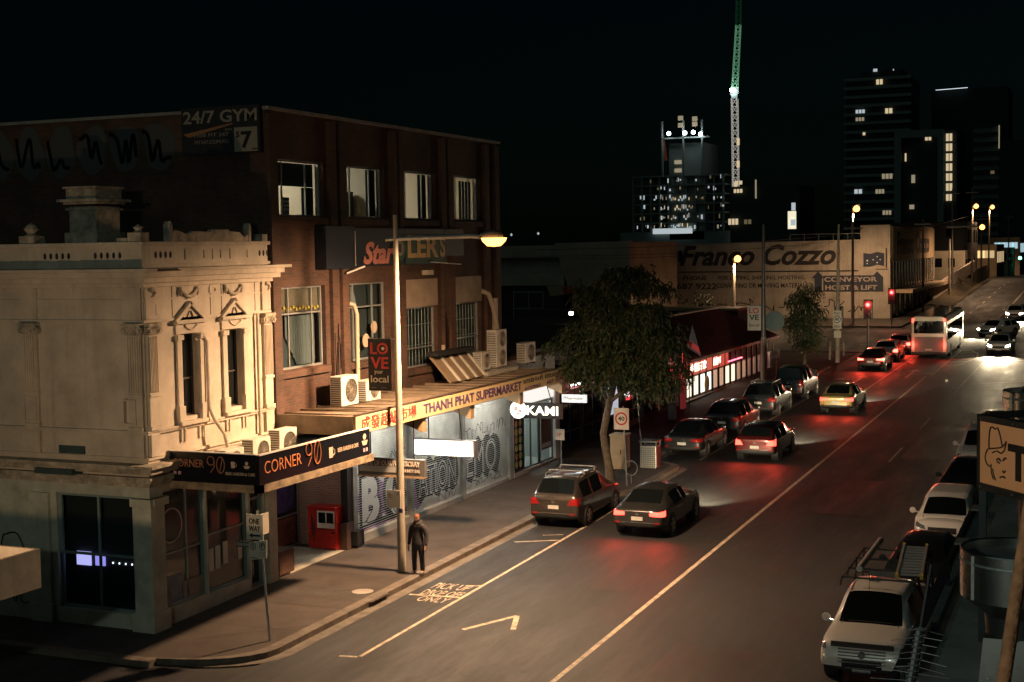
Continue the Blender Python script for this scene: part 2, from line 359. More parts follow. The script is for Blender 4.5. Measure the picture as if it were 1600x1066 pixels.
# crack sealing, patches and tar seams on the carriageway
ck = MB(); rr = random.Random(4)
for x0, y0, x1, y1 in ((-10.8, 61, -5.8, 57.5), (-10.9, 40, -6.4, 36.5), (-15.8, 46, -14.8, 62), (-11, 75, -7, 88), (-9, 45, -8.4, 75), (-15.2, 28, -12, 30.5), (-7, 80, -9, 96)):
    pts = [(x0+(x1-x0)*i/14+rr.uniform(-.18, .18), y0+(y1-y0)*i/14+rr.uniform(-.18, .18)) for i in range(15)]
    line(ck, pts, .032, .0045)
tag(ck.build('crack_sealing', M('tar_seal', (.014, .014, .014), .55)), kind='structure')
pt = MB()
for x, y, a, b in ((-9, 52, 1.2, 3.4), (-7.6, 66, .9, 5), (-13.6, 84, 1.1, 2.2), (-12.8, 39, .7, 2.6), (-8.4, 30, 1.3, 2.2), (-17.3, 53, .4, .5), (-15.6, 70, .6, 3)):
    pt.quad(*[(p, q, gz(q)+.003) for p, q in ((x-a, y-b), (x+a, y-b), (x+a, y+b), (x-a, y+b))])
tag(pt.build('road_patch', road_mat('patched_asphalt', (.027, .026, .026), .55)), kind='structure')
# ================================================================ LEFT SIDE BUILDINGS
def FX(X): return lambda u, z, d: (X-d, u, z)          # wall facing the street (+X); u runs along Y
def FY(Y): return lambda u, z, d: (u, Y+d, z)          # wall facing the camera (-Y); u runs along X
def pbox(mb, P, u0, u1, z0, z1, d0, d1):
    vs = [P(u, z, d) for z in (z0, z1) for d in (d0, d1) for u in (u0, u1)]
    mb.add(vs, [(0, 2, 3, 1), (4, 5, 7, 6), (0, 1, 5, 4), (2, 6, 7, 3), (0, 4, 6, 2), (1, 3, 7, 5)])
def wall(mb, P, u0, u1, z0, z1, holes=(), depth=.25):
    us = sorted({u0, u1} | {h[0] for h in holes} | {h[1] for h in holes}); zs = sorted({z0, z1} | {h[2] for h in holes} | {h[3] for h in holes})
    for a, b in zip(us, us[1:]):
        for c, d in zip(zs, zs[1:]):
            if any(h[0] <= a and b <= h[1] and h[2] <= c and d <= h[3] for h in holes): continue
            mb.quad(P(a, c, 0), P(b, c, 0), P(b, d, 0), P(a, d, 0))
    for a, b, c, d in holes:
        mb.quad(P(a, c, 0), P(b, c, 0), P(b, c, depth), P(a, c, depth)); mb.quad(P(a, d, 0), P(b, d, 0), P(b, d, depth), P(a, d, depth))
        mb.quad(P(a, c, 0), P(a, d, 0), P(a, d, depth), P(a, c, depth)); mb.quad(P(b, c, 0), P(b, d, 0), P(b, d, depth), P(b, c, depth))
def window(parent, P, u0, u1, z0, z1, us=(), zs=(), fm=ALU, gm=GLASS, d=.12, fw=.06, name='window'):
    f = MB()
    for a, b, c, e in ((u0, u1, z0, z0+fw), (u0, u1, z1-fw, z1), (u0, u0+fw, z0+fw, z1-fw), (u1-fw, u1, z0+fw, z1-fw)): pbox(f, P, a, b, c, e, d, d+.07)
    for u in us: pbox(f, P, u-fw*.4, u+fw*.4, z0+fw, z1-fw, d+.01, d+.06)
    for z in zs: pbox(f, P, u0+fw, u1-fw, z-fw*.4, z+fw*.4, d+.004, d+.066)
    o = f.build(name, fm, parent)
    g = MB(); g.quad(P(u0+.02, z0+.02, d+.04), P(u1-.02, z0+.02, d+.04), P(u1-.02, z1-.02, d+.04), P(u0+.02, z1-.02, d+.04)); g.build('pane', gm, o)
    return o
X0 = -22.15
# ---------------- cream corner building
cb_ = thing('corner_building', 'two storey cream Victorian corner building with ornate parapet, pilasters and a shopfront', 'building', (-30, 36, .4))
FR, SD = FX(X0), FY(28.4)
w = MB()
wh = [(29.86, 30.58, 5.78, 7.93), (31.86, 32.58, 5.8, 7.93)]
wall(w, FR, 28.4, 34.0, 4.35, 10.3, wh, .3); wall(w, SD, -42, X0, 4.35, 10.3)
w.box(-42, X0-.35, 33.95, 33.99, 4.35, 10.3); w.quad((-42, 28.7, 9.7), (X0-.3, 28.7, 9.7), (X0-.3, 33.9, 9.7), (-42, 33.9, 9.7))
w.quad((X0, 34.0, 4.3), (X0, 34.0, 10.3), (X0-.3, 34.0, 10.3), (X0-.3, 34.0, 4.3))
w.build('wall', CREAM, cb_)
w = MB(); w.box(-24.5, X0-.34, 28.7, 33.9, 4.6, 9.6); w.build('light_block_box', DARK, cb_)  # dark box added behind the upper windows to block light
# string courses, sill course, cornice
def band(mb, z0, z1, p, y1=34.25):
    mb.box(X0-.05, X0+p, 28.4-p, y1, z0, z1); mb.box(-42, X0-.05, 28.4-p, 28.45, z0, z1)
tr = MB(); band(tr, 8.29, 8.36, .05); band(tr, 8.84, 8.88, .03); band(tr, 5.5, 5.56, .07); band(tr, 5.56, 5.6, .1); band(tr, 4.86, 4.93, .06); tr.build('string_course', CREAM, cb_)
co = MB(); band(co, 9.17, 9.28, .12); band(co, 9.28, 9.42, .26); band(co, 9.42, 9.56, .4); band(co, 9.56, 9.64, .52, 34.45); band(co, 10.2, 10.3, .07); band(co, 9.66, 9.74, .06); co.build('cornice', CREAM, cb_, bevel=.012)
st = MB()
rr = random.Random(2)
for i in range(26):
    x = -41+i*.74+rr.uniform(-.2, .2); st.quad((x, 27.868, 9.645), (x+rr.uniform(.3, .7), 27.868, 9.645), (x+.5, 28.3, 9.647), (x, 28.3, 9.647))
for a, b in ((28.2, 29.9), (30.3, 31.4), (32, 34.2)): st.quad((X0+.05, a, 9.645), (X0+.50, a+.05, 9.645), (X0+.50, b, 9.646), (X0+.05, b-.1, 9.646))
st.quad((X0+.522, 28.3, 9.57), (X0+.522, 29.3, 9.57), (X0+.522, 29.1, 9.63), (X0+.522, 28.35, 9.63))
# pierced panels in the parapet: shade of the holes painted as flat dark ovals
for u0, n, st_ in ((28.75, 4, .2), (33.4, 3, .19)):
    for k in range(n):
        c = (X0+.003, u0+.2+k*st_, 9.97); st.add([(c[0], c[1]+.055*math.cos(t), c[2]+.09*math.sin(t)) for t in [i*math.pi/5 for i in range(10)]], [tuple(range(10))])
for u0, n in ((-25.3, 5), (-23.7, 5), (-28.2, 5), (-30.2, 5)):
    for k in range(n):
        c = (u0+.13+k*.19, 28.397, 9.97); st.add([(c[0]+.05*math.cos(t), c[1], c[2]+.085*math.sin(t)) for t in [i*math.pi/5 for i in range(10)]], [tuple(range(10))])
st.build('stain_and_hole_shade', STAIN_SHADE, cb_)
for a, b in ((30.15, 31.0), (31.35, 31.75), (32.15, 33.0)):
    pn = MB()
    for q in ((a, b, 9.83, 9.86), (a, b, 10.08, 10.11), (a, a+.03, 9.86, 10.08), (b-.03, b, 9.86, 10.08)): pbox(pn, FR, *q, -.025, .01)
    pn.build('moulded_panel', CREAM, cb_)
for a, b, c, d in ((28.62, 28.9, 8.43, 8.77), (33.75, 34.0, 8.4, 8.8), (28.62, 28.9, 5.75, 6.3), (33.7, 34.0, 5.75, 6.3), (31.15, 31.45, 8.95, 9.1)):
    pn = MB()
    for q in ((a, b, c, c+.03), (a, b, d-.03, d), (a, a+.03, c+.03, d-.03), (b-.03, b, c+.03, d-.03)): pbox(pn, FR, *q, -.03, .01)
    pn.build('moulded_panel', CREAM, cb_)
for x in (-25.75, -22.6):
    pn = MB()
    for q in ((x-.2, x+.2, 5.75, 5.79), (x-.2, x+.2, 6.35, 6.39), (x-.2, x-.16, 5.79, 6.35), (x+.16, x+.2, 5.79, 6.35)): pbox(pn, SD, *q, -.12, 0)
    pn.build('moulded_panel', CREAM, cb_)
# pilasters with fluted shafts and volute capitals
def pilaster(P, u, hw):
    m = MB(); pbox(m, P, u-hw, u+hw, 5.6, 5.7, -.13, .01); pbox(m, P, u-hw*.9, u+hw*.9, 4.94, 5.5, -.09, .01); pbox(m, P, u-hw*.9, u+hw*.9, 5.7, 8.02, -.085, .01); pbox(m, P, u-hw*.95, u+hw*.95, 8.37, 9.17, -.06, .01)
    for k in range(6): pbox(m, P, u-hw*.78+k*hw*.29, u-hw*.78+k*hw*.29+hw*.13, 6.55, 7.95, -.115, -.08)
    pbox(m, P, u-hw, u+hw, 6.44, 6.52, -.12, .01)
    o = m.build('pilaster', CREAM, cb_, bevel=.008)
    c = MB(); pbox(c, P, u-hw*1.2, u+hw*1.2, 8.2, 8.28, -.19, .01)
    for sgn in (-1, 1):
        a = Vector(P(u+sgn*hw*.95, 8.1, -.16)); bq = Vector(P(u+sgn*hw*.95, 8.1, .02)); dv = (bq-a)
        c.tube([a, a+dv*.5, bq], .1, 10)
        t = Vector(P(u+sgn*hw*.95, 8.1, -.2)); c.tube([t, a], [.05, .06], 8)
    for k in range(5): c.tube([P(u-hw*.6+k*hw*.3, 8.0, -.08), P(u-hw*.6+k*hw*.3, 8.2, -.15)], [.05, .03], 6)
    c.build('capital', CREAM_OLD, o, smooth=50)
pilaster(FR, 28.62, .2); pilaster(FR, 33.8, .22); pilaster(SD, -22.42, .24); pilaster(SD, -25.7, .24); pilaster(SD, -29, .24)
# window surrounds: pediments, jambs, swags
for (a, b, c, d) in wh:
    o = window(cb_, FR, a, b, c, d, (), ((c+d)/2-.1,), M('dark_sash', (.05, .04, .035), .5), DGLASS, .16, .05)
    m = MB(); mid = (a+b)/2
    for u in (a-.13, b+.13):
        pbox(m, FR, u-.1, u+.1, c-.05, d-.15, -.07, .01); pbox(m, FR, u-.13, u+.13, d-.15, d-.02, -.12, .01); pbox(m, FR, u-.13, u+.13, c-.1, c+.3, -.11, .01)
    pbox(m, FR, a-.24, b+.24, c-.2, c-.1, -.16, .01); pbox(m, FR, a-.24, b+.24, d, d+.3, -.05, .01)
    for u in (a-.1, a+.05, b-.05, b+.1): pbox(m, FR, u-.035, u+.035, c-.62, c-.22, -.05, .01)
    m.build('window_surround', CREAM, o, bevel=.008)
    m = MB(); za, zt = d+.33, d+.84
    for p, q in (((a-.36, za), (mid, zt)), ((b+.36, za), (mid, zt))):
        L = math.hypot(q[0]-p[0], q[1]-p[1]); n = (-(q[1]-p[1])/L*.09, (q[0]-p[0])/L*.09)
        if n[1] > 0: n = (-n[0], -n[1])
        pts = [p, q, (q[0]+n[0], q[1]+n[1]), (p[0]+n[0], p[1]+n[1])]
        m.prism([(y, z) for y, z in pts], 'x', X0, X0+.12)
    pbox(m, FR, a-.34, b+.34, za-.06, za+.03, -.17, .01); m.prism([(a-.25, za), (b+.25, za), (mid, zt-.1)], 'x', X0, X0+.05); m.build('pediment', CREAM, o)
    m = MB()
    for zz, hw in ((d+.16, .27),):
        m.tube([(X0+.07, mid-hw+2*hw*k/8, zz-.12*math.sin(math.pi*k/8)+.06) for k in range(9)], .02, 6)
    for sg in (-1, 1): m.tube([(X0+.06, mid+sg*.12, za+.1), (X0+.07, mid+sg*.03, za+.25)], [.03, .02], 5)
    m.build('swag', CREAM_OLD, o, smooth=60)
for mid in (30.22, 32.22):
    sw = MB(); sw.tube([(X0+.05, mid-.36+.72*k/10, 9.08-.2*math.sin(math.pi*k/10)) for k in range(11)], [.03+.03*math.sin(math.pi*k/10) for k in range(11)], 6)
    for sg in (-1, 1): sw.tube([(X0+.04, mid+sg*.36, 9.14), (X0+.06, mid+sg*.37, 9.0), (X0+.04, mid+sg*.37, 8.9)], [.05, .045, .02], 6)
    sw.build('frieze_garland', CREAM_OLD, cb_, smooth=60)
for y in (28.7, 33.85): sw = MB(); sw.tube([(X0+.08, y-.1, 9.12), (X0+.1, y+.02, 9.1), (X0+.08, y+.1, 9.02), (X0+.09, y, 8.93)], [.05, .06, .04, .02], 6); sw.build('frieze_scroll', CREAM_OLD, cb_, smooth=60)
for y in (29.55, 31.2, 31.7, 33.3):
    m = MB(); pbox(m, FR, y-.012, y+.012, 8.37, 9.17, -.006, .004); m.build('drip_stain', STAIN_SHADE, cb_)
# parapet crest with broken ornaments, urn plinths and the chimney
cr = MB()
for a, b, h in ((29.55, 29.68, .52), (33.1, 33.22, .5)): cr.prism([(a, 10.3), (b, 10.3), (b, 10.3+h-.1), ((a+b)/2, 10.3+h), (a, 10.3+h-.1)], 'x', X0-.2, X0)
cr.prism([(29.68, 10.3), (33.1, 10.3), (33.1, 10.5), (32.9, 10.42), (32.7, 10.55), (32.2, 10.58), (32.2, 10.62), (31.4, 10.62), (31.35, 10.56), (30.6, 10.57), (30.3, 10.48), (30.1, 10.55), (29.8, 10.6), (29.68, 10.52)], 'x', X0-.16, X0-.02)
cr.box(X0-.4, X0, 28.38, 28.72, 10.3, 10.53); cr.box(X0-.3, X0, 33.75, 34.02, 10.3, 10.5)
cr.box(-26, -25.5, 28.4, 28.8, 10.3, 10.5); cr.box(-22.9, -22.6, 28.4, 28.75, 10.3, 10.4)
cr.build('parapet_crest', CREAM_OLD, cb_, bevel=.01)
for c_, pr in (((-25.75, 28.6, 0), [(.22, 10.5), (.1, 10.56), (.2, 10.68), (.12, 10.78), (0, 10.84)]), ((-22.35, 28.56, 0), [(.14, 10.53), (.07, 10.58), (.13, 10.66), (0, 10.74)])): cr = MB(); cr.lathe(pr, c_, n=10); cr.build('broken_urn', CREAM_OLD, cb_)
ch = MB(); ch.box(-26.15, -25.25, 30.5, 31.5, 9.7, 11.3); ch.box(-26.25, -25.15, 30.4, 31.6, 9.7, 10.6); ch.box(-26.22, -25.18, 30.43, 31.57, 11.2, 11.26); ch.box(-26.38, -25.02, 30.27, 31.73, 11.42, 11.5); ch.box(-26.26, -25.14, 30.39, 31.61, 11.36, 11.42); ch.box(-26.2, -25.2, 30.45, 31.55, 11.5, 11.78); ch.box(-26.26, -25.14, 30.39, 31.61, 11.78, 11.84); ch.build('chimney', CREAM_OLD, cb_, bevel=.02)
# ground floor shopfront
GREEN = M('sage_render', (.50, .52, .42), .75, noise=(1.8, .35)); TEAL = M('shadow_teal', (.05, .09, .09), .6, noise=(1.2, .4))
g = MB()
sh = [(28.92, 30.72, .98, 4.02), (30.78, 32.7, .95, 4.02), (32.78, 33.5, .6, 4.02)]
wall(g, FR, 28.4, 34.0, .3, 4.35, sh, .22)
sd = [(-25.1, -22.6, .92, 3.92)]
wall(g, SD, -42, X0, .3, 4.35, sd, .2)
pbox(g, FR, 28.4, 28.85, .3, 3.9, -.1, .01); pbox(g, FR, 28.38, 28.95, .3, 1.05, -.14, .01); pbox(g, SD, -22.62, X0+.1, .3, 3.9, -.1, .01); pbox(g, SD, -22.7, X0+.14, .3, 1.0, -.14, .01)
pbox(g, SD, -22.66, X0+.13, 3.7, 3.9, -.15, .01); pbox(g, FR, 28.38, 28.98, 3.7, 3.9, -.15, .01)
pbox(g, SD, -25.9, -25.3, .3, 3.9, -.1, .01); pbox(g, SD, -25.95, -25.25, .3, 1.0, -.14, .01); pbox(g, FR, 33.55, 33.98, .3, 4.1, -.1, .01)
g.build('shopfront_wall', GREEN, cb_, bevel=.01)
e = MB(); band(e, 4.2, 4.3, .1); band(e, 4.3, 4.45, .16); band(e, 4.55, 4.7, .3); band(e, 4.7, 4.78, .42); e.build('entablature', CREAM_OLD, cb_, bevel=.01)
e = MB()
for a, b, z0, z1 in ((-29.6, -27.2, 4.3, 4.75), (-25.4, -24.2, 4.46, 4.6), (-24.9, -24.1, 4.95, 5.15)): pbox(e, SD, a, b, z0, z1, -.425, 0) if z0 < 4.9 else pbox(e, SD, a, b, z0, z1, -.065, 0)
e.build('painted_shadow', TEAL, cb_)  # cast-shadow shapes laid over the mouldings as teal colour
FRM = M('blue_grey_frame', (.20, .28, .28), .5)
window(cb_, FR, 28.92, 30.72, .98, 4.02, (30.0,), (2.35,), FRM, GLASS, .1, .07, 'shop_window'); window(cb_, FR, 30.78, 32.7, .95, 4.02, (), (2.5,), FRM, GLASS, .1, .07, 'shop_window')
window(cb_, FR, 32.8, 33.48, .6, 4.02, (), (3.1,), FRM, DGLASS, .14, .09, 'door'); window(cb_, SD, -25.1, -22.6, .92, 3.92, (-23.85,), (2.35,), FRM, GLASS, .1, .08, 'shop_window')
rm = MB(); rm.box(-31, X0-.3, 28.75, 33.85, .5, 4.2); rm.build('bar_room', DARK, cb_)
# posters, menus and fittings in the bar windows
for y, z, a, b in ((30.95, 1.5, .22, .6), (31.25, 1.5, .22, .62), (31.6, 1.55, .22, .62), (32.3, 1.55, .2, .5)): mm = MB(); pbox(mm, FR, y, y+a, z, z+b, .11, .125); mm.build('paper_menu', M('paper', (.6, .6, .55), .8), cb_)
mm = MB(); pbox(mm, FR, 28.98, 29.75, 1.06, 1.75, .11, .124); mm.build('window_picture', M('beach_picture', (.12, .16, .12), .5, noise=(5, .9, (.03, .1, .3))), cb_)
mm = MB(); pbox(mm, FR, 29.8, 30.68, 1.06, 1.5, .11, .124); mm.build('frosted_panel', M('frost', (.2, .22, .2), .6), cb_)
mm = MB()
for k in range(28):
    t0, t1 = k*math.pi*2/28, (k+1)*math.pi*2/28
    mm.add([(X0-.09, 29.35+r*math.cos(t)*1.0, 3.05+r*math.sin(t)) for r, t in ((.42, t0), (.46, t0), (.46, t1), (.42, t1))], [(0, 1, 2, 3)])
mm.build('round_window_logo', M('logo_white', (.5, .5, .47), .6), cb_)
for nm, x0, x1, z0, z1, c in (('bar_screen', -24.75, -24.3, 2.0, 2.35, (.55, .5, 1)), ('bar_screen', -24.15, -23.85, 2.02, 2.32, (.35, .3, .9))):
    m = MB(); m.box(x0, x1, 28.68, 28.72, z0, z1); m.build(nm, E('tv_%d' % int(x1*100), c, 1.1), cb_)
m = MB()
for k in range(5): m.lathe([(.02, 2.1), (.02, 2.14)], (-23.6+k*.2, 28.7, 0), n=6)
m.build('bar_light', E('bar_lights', (.9, .9, 1), 2.2), cb_)
gf = MB(); scribble(gf, (-29.2, 28.39, 1.2), Xa, Za, 1.8, .9, 3, 12, .05); scribble(gf, (-28, 28.39, 2.2), Xa, Za, 1.8, .6, 8, 9, .04); scribble(gf, (-26.9, 28.39, .9), Xa, Za, .8, 1.1, 9, 9, .03); gf.build('graffiti', M('spray_black', (.008, .008, .01), .8, spec=.05), cb_)
# corner awning
aw = MB(); aw.box(X0-.0, -19.5, 29.35, 34.9, 4.1, 4.22); aw.box(-19.6, -19.4, 29.2, 34.95, 4.05, 4.24); aw.box(X0, -19.4, 29.2, 29.36, 4.05, 4.24)
aw.build('awning', M('weathered_board', (.36, .27, .17), .8, noise=(3, .7, (.08, .06, .04))), cb_)
pp = MB(); pp.tube([(X0+.1, 30.85, 7.7), (X0+.12, 30.85, 5.95), (X0+.25, 30.9, 5.6), (X0+.4, 31.1, 5.2), (X0+.42, 31.25, 4.7)], .05, 8); pp.tube([(X0-.02, 30.5, 7.75), (X0+.1, 30.7, 7.85), (X0+.1, 30.85, 7.7)], .05, 8); pp.build('conduit', CREAM, cb_, smooth=True)
dp = MB(); dp.tube([(X0+.1, 33.25, 8.3), (X0+.1, 33.25, 4.9), (X0+.14, 33.3, 4.4)], .05, 8); dp.build('downpipe', CREAM, cb_, smooth=True)
# corner sign: two black panels with outlined lettering
cs = thing('corner_sign', 'black L-shaped awning sign with thin orange capitals and a crossed zero', 'sign', (-19.5, 32, 4.24))
m = MB(); m.box(-19.5, -19.43, 29.27, 34.78, 4.245, 4.98); m.box(-22.12, -19.43, 29.2, 29.268, 4.245, 5.0); m.build('sign_panel', M('gloss_black_panel', (.008, .010, .014), .2, spec=.4), cs)
m = MB(); m.box(-19.52, -19.41, 29.2, 34.8, 4.981, 5.01); m.box(-22.14, -19.52, 29.18, 29.28, 5.001, 5.02); m.build('trim', WHITE, cs)
NEON = M('orange_letter', (.75, .26, .10), .5)
def outline_text(body, P, r, u, w_, h, parent, mat, th):
    a = MB(); text_into(a, body, P, r, u, w_, h, bold=-.012, ext=.012); a.build('lettering', mat, parent)
outline_text('CORNER', (-19.43, 29.42, 4.5), Ya, Za, 1.72, .31, cs, NEON, 1)
def ringlet(mb, c, r, u, a, b, t):
    c, r, u = Vector(c), Vector(r), Vector(u); n = r.cross(u)
    mb.tube([c + r*a*math.cos(k*math.pi/12) + u*b*math.sin(k*math.pi/12) + n*.01 for k in range(25)], t, 6)
def ninety(mb, P, r, u, s):
    P, r, u = Vector(P), Vector(r), Vector(u)
    ringlet(mb, P+r*.19*s+u*.42*s, r, u, .15*s, .16*s, .013); mb.tube([P+r*.34*s+u*.42*s, P+r*.33*s+u*.2*s, P+r*.16*s-u*.02*s], .013, 6)
    ringlet(mb, P+r*.62*s+u*.28*s, r, u, .17*s, .3*s, .013); mb.tube([P+r*.56*s-u*.0*s, P+r*.7*s+u*.55*s], .012, 6)
m = MB(); ninety(m, (-19.42, 31.3, 4.42), Ya, Za, 1.0); m.build('numerals', NEON, cs)
NEOND = M('shaded_orange_letter', (.4, .17, .09), .6)  # side-face letters: shading put into a darker copy of the orange
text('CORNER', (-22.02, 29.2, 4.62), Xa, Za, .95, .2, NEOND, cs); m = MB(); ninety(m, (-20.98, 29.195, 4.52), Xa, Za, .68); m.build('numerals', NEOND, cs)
BEIGE = M('beige_print', (.6, .45, .33), .6)
def mug(mb, P, r, u, s):
    P, r, u = Vector(P), Vector(r), Vector(u); n = r.cross(u)*.006
    mb.quad(P+n, P+r*.2*s+n, P+r*.22*s+u*.32*s+n, P-r*.02*s+u*.32*s+n); mb.tube([P+r*.2*s+u*.26*s+n, P+r*.3*s+u*.22*s+n, P+r*.3*s+u*.1*s+n, P+r*.2*s+u*.06*s+n], .018*s, 6)
def cup(mb, P, r, u, s):
    P, r, u = Vector(P), Vector(r), Vector(u); n = r.cross(u)*.006
    mb.quad(P+n, P+r*.22*s+n, P+r*.3*s+u*.14*s+n, P-r*.08*s+u*.14*s+n); mb.add([P+r*.11*s+u*.26*s+n+r*.1*s*math.cos(t)+u*.1*s*math.sin(t) for t in [k*.7 for k in range(9)]], [tuple(range(9))])
m = MB(); mug(m, (-19.43, 32.55, 4.45), Ya, Za, .9); cup(m, (-19.43, 34.38, 4.55), Ya, Za, .9); mug(m, (-20.25, 29.2, 4.65), Xa, Za, .5); cup(m, (-19.85, 29.2, 4.65), Xa, Za, .5); m.build('drink_icon', BEIGE, cs)
text('BEER GARDEN & CAFE', (-19.43, 33.0, 4.55), Ya, Za, 1.12, .11, BEIGE, cs); text('BEER GARDEN & CAFE', (-20.42, 29.2, 4.47), Xa, Za, .86, .075, BEIGE, cs)
m = MB()
for y in (34.4, 34.55): m.box(-19.43, -19.425, y, y+.1, 4.36, 4.46)
for x in (-22.0, -21.86): m.box(x, x+.09, 29.195, 29.2, 4.42, 4.5)
m.build('social_icon', M('pink_icon', (.5, .32, .36), .6), cs)
# ---------------- brick gym above the supermarket
gb = thing('brick_gym_building', 'three storey red brick building with lit top windows above a shuttered supermarket', 'building', (-30, 42, .5))
UW = [(34.57, 37.15), (38.52, 41.0), (42.27, 44.75), (46.23, 48.53)]
holes = [(a, b, 11.02, 12.66) for a, b in UW] + [(34.6, 37.1, 6.56, 8.97), (38.53, 41.05, 6.5, 8.97), (42.36, 44.72, 5.95, 8.97), (46.23, 48.45, 6.06, 8.97)]
w = MB(); wall(w, FX(X0), 34.05, 50.1, 4.6, 14.0, holes, .3)
w.quad((X0, 50.1, 4.6), (X0, 50.1, 14), (-60, 50.1, 14), (-60, 50.1, 4.6)); w.quad((X0, 34.05, 4.6), (X0, 34.05, 14), (-60, 34.05, 14), (-60, 34.05, 4.6)); w.quad((X0, 34.05, 14), (X0, 50.1, 14), (-60, 50.1, 14), (-60, 34.05, 14))
w.build('wall', BRICK, gb)
for a, b in ((34.06, 34.46), (37.35, 37.75), (37.95, 38.35), (41.3, 41.7), (41.85, 42.15), (45.05, 45.4), (45.6, 46.0), (48.75, 49.15), (49.7, 50.08)): w = MB(); w.box(X0-.02, X0+.13, a, b, 5.35, 13.9); w.build('brick_pier', BRICK, gb)
w = MB(); w.box(X0-.3, X0+.16, 34.0, 50.15, 14.0, 14.09); w.box(-60, X0-.3, 34.0, 34.3, 14.0, 14.09); w.build('parapet_capping', M('zinc_capping', (.34, .34, .31), .6, .3, noise=(2, .4)), gb)
for a, b, c, d in holes: w = MB(); w.box(X0-.02, X0+.1, a-.12, b+.12, c-.22, c-.02); w.build('brick_sill', BRICK, gb)
for i, (a, b) in enumerate(UW):
    L = b-a; window(gb, FX(X0), a, b, 11.02, 12.66, (a+.2*L, a+.70*L), (), ALU, GLASS, .14, .055)
window(gb, FX(X0), 34.6, 37.1, 6.56, 8.97, (35.25, 36.55), (8.18,), ALU, GLASS, .14, .06); window(gb, FX(X0), 38.53, 41.05, 6.5, 8.97, (39.05, 40.3), (8.2,), ALU, GLASS, .14, .06)
for a, b, c in ((42.36, 44.72, 5.95), (46.23, 48.45, 6.06)):
    o = window(gb, FX(X0), a, b, c, 8.02, (), (c+.66,), ALU, GLASS, .14, .055)
    m = MB(); pbox(m, FX(X0), a-.02, b+.02, 8.03, 8.98, -.03, .1)
    for k in range(6):
        for z in (8.12, 8.5, 8.85): m.lathe([(.018, X0+.03), (.018, X0+.042)], (0, a+.2+k*.4, z), 'x', 6)
    m.build('boarded_panel', M('board_panel', (.40, .31, .22), .7, noise=(2, .25)), gb)
    m = MB()
    for k in range(9): m.tube([(X0-.26, a+.15+k*.25, c+.05), (X0-.26, a+.15+k*.25, 8.0)], .013, 5)
    for z in (c+.75, 7.4): m.tube([(X0-.26, a+.05, z), (X0-.26, b-.05, z)], .012, 5)
    m.build('window_grille', STEEL, o)
# gym floor interior
ROOMW = M('office_wall', (.55, .47, .36), .85)
r = MB(); r.quad((-27, 34.4, 10.75), (-27, 50, 10.75), (-27, 50, 13.3), (-27, 34.4, 13.3)); r.quad((-27, 34.4, 13.3), (-27, 50, 13.3), (X0-.31, 50, 13.3), (X0-.31, 34.4, 13.3)); r.quad((-27, 34.4, 10.75), (-27, 50, 10.75), (X0-.31, 50, 10.75), (X0-.31, 34.4, 10.75))
for y in (34.4, 37.8, 41.7, 45.7, 50): r.box(-27, X0-.31, y-.04, y+.04, 10.75, 13.3)
r.build('gym_room', ROOMW, gb)
r = MB()
for a, b, x in ((35.2, 36.2, -24.6), (38.9, 39.9, -25.5), (42.8, 43.8, -25.5), (46.8, 47.5, -25.5)): r.box(x, x+.6, a, b, 13.2, 13.26)
r.build('ceiling_light', ROOMLIGHT, gb)
r = MB(); pbox(r, FX(X0), 34.65, 37.1, 11.92, 12.6, .34, .36); pbox(r, FX(X0), 34.65, 35.08, 11.05, 11.9, .34, .36); pbox(r, FX(X0), 36.45, 37.1, 11.05, 11.9, .34, .36); pbox(r, FX(X0), 40.4, 41, 11.1, 12.6, .35, .37); pbox(r, FX(X0), 44.1, 44.7, 11.05, 12.6, .35, .37)
for k in range(4): pbox(r, FX(X0), 47.45+k*.27, 47.62+k*.27, 11.05, 12.5, .35, .38)
r.build('window_blind', M('dark_blind', (.05, .06, .06), .8), gb)
r = MB(); r.box(-25.2, -24.4, 38.4, 41.6, 10.78, 12.05); r.box(-24.0, -23.6, 40.2, 41.5, 10.78, 11.95)
for k in range(9): r.box(-24.41, -24.38, 38.5+k*.34, 38.52+k*.34, 10.8, 12.0)
tag(r.build('gym_lockers', M('locker_dark', (.03, .045, .045), .5)), 'dark lockers standing inside the second lit window from the left', 'lockers')
t = thing('treadmill', 'grey exercise machine with a dark screen behind the third lit gym window', 'treadmill', (-23.6, 43.4, 10.75))
m = MB(); m.box(-24.4, -22.9, 42.9, 43.5, 10.78, 10.95); m.build('deck', DARK, t); m = MB(); m.tube([(-23, 43.0, 10.9), (-23.1, 43.2, 12.0)], .045); m.tube([(-23, 43.6, 10.9), (-23.1, 43.7, 12.0)], .045); m.tube([(-23.1, 42.9, 11.7), (-23.1, 43.9, 11.7)], .04); m.build('frame', ALU, t); m = MB(); m.box(-23.2, -23.15, 43.15, 43.75, 11.5, 11.85); m.build('console', M('white_plastic', (.6, .6, .56), .4), t)
m = MB(); m.box(-23.6, -23.5, 43.4, 44.2, 11.85, 12.15); tag(m.build('wall_screen', BLACK), 'black television panel hung above the exercise machine', 'television')
m = MB(); m.box(X0-.6, X0-.56, 35.75, 36.1, 11.06, 11.6); o = m.build('window_poster', M('blue_poster', (.03, .06, .10), .5), None); tag(o, 'small blue poster leaning inside the leftmost lit upper window', 'poster')
for k in range(3): text('OPEN 247'[k*2:k*2+5], (X0-.558, 35.79, 11.45-k*.12), Ya, Za, .27, .06, WHITE, o)
m = MB(); m.tube([(-23.2, 47.0, 10.8), (-23.2, 47.05, 11.4), (-23.1, 47.3, 11.5)], .03); m.tube([(-23.2, 46.9, 10.85), (-23.2, 47.5, 10.85)], .03); tag(m.build('exercise_bike', BLACK), 'thin black exercise bike handle showing in the rightmost lit window', 'exercise bike')
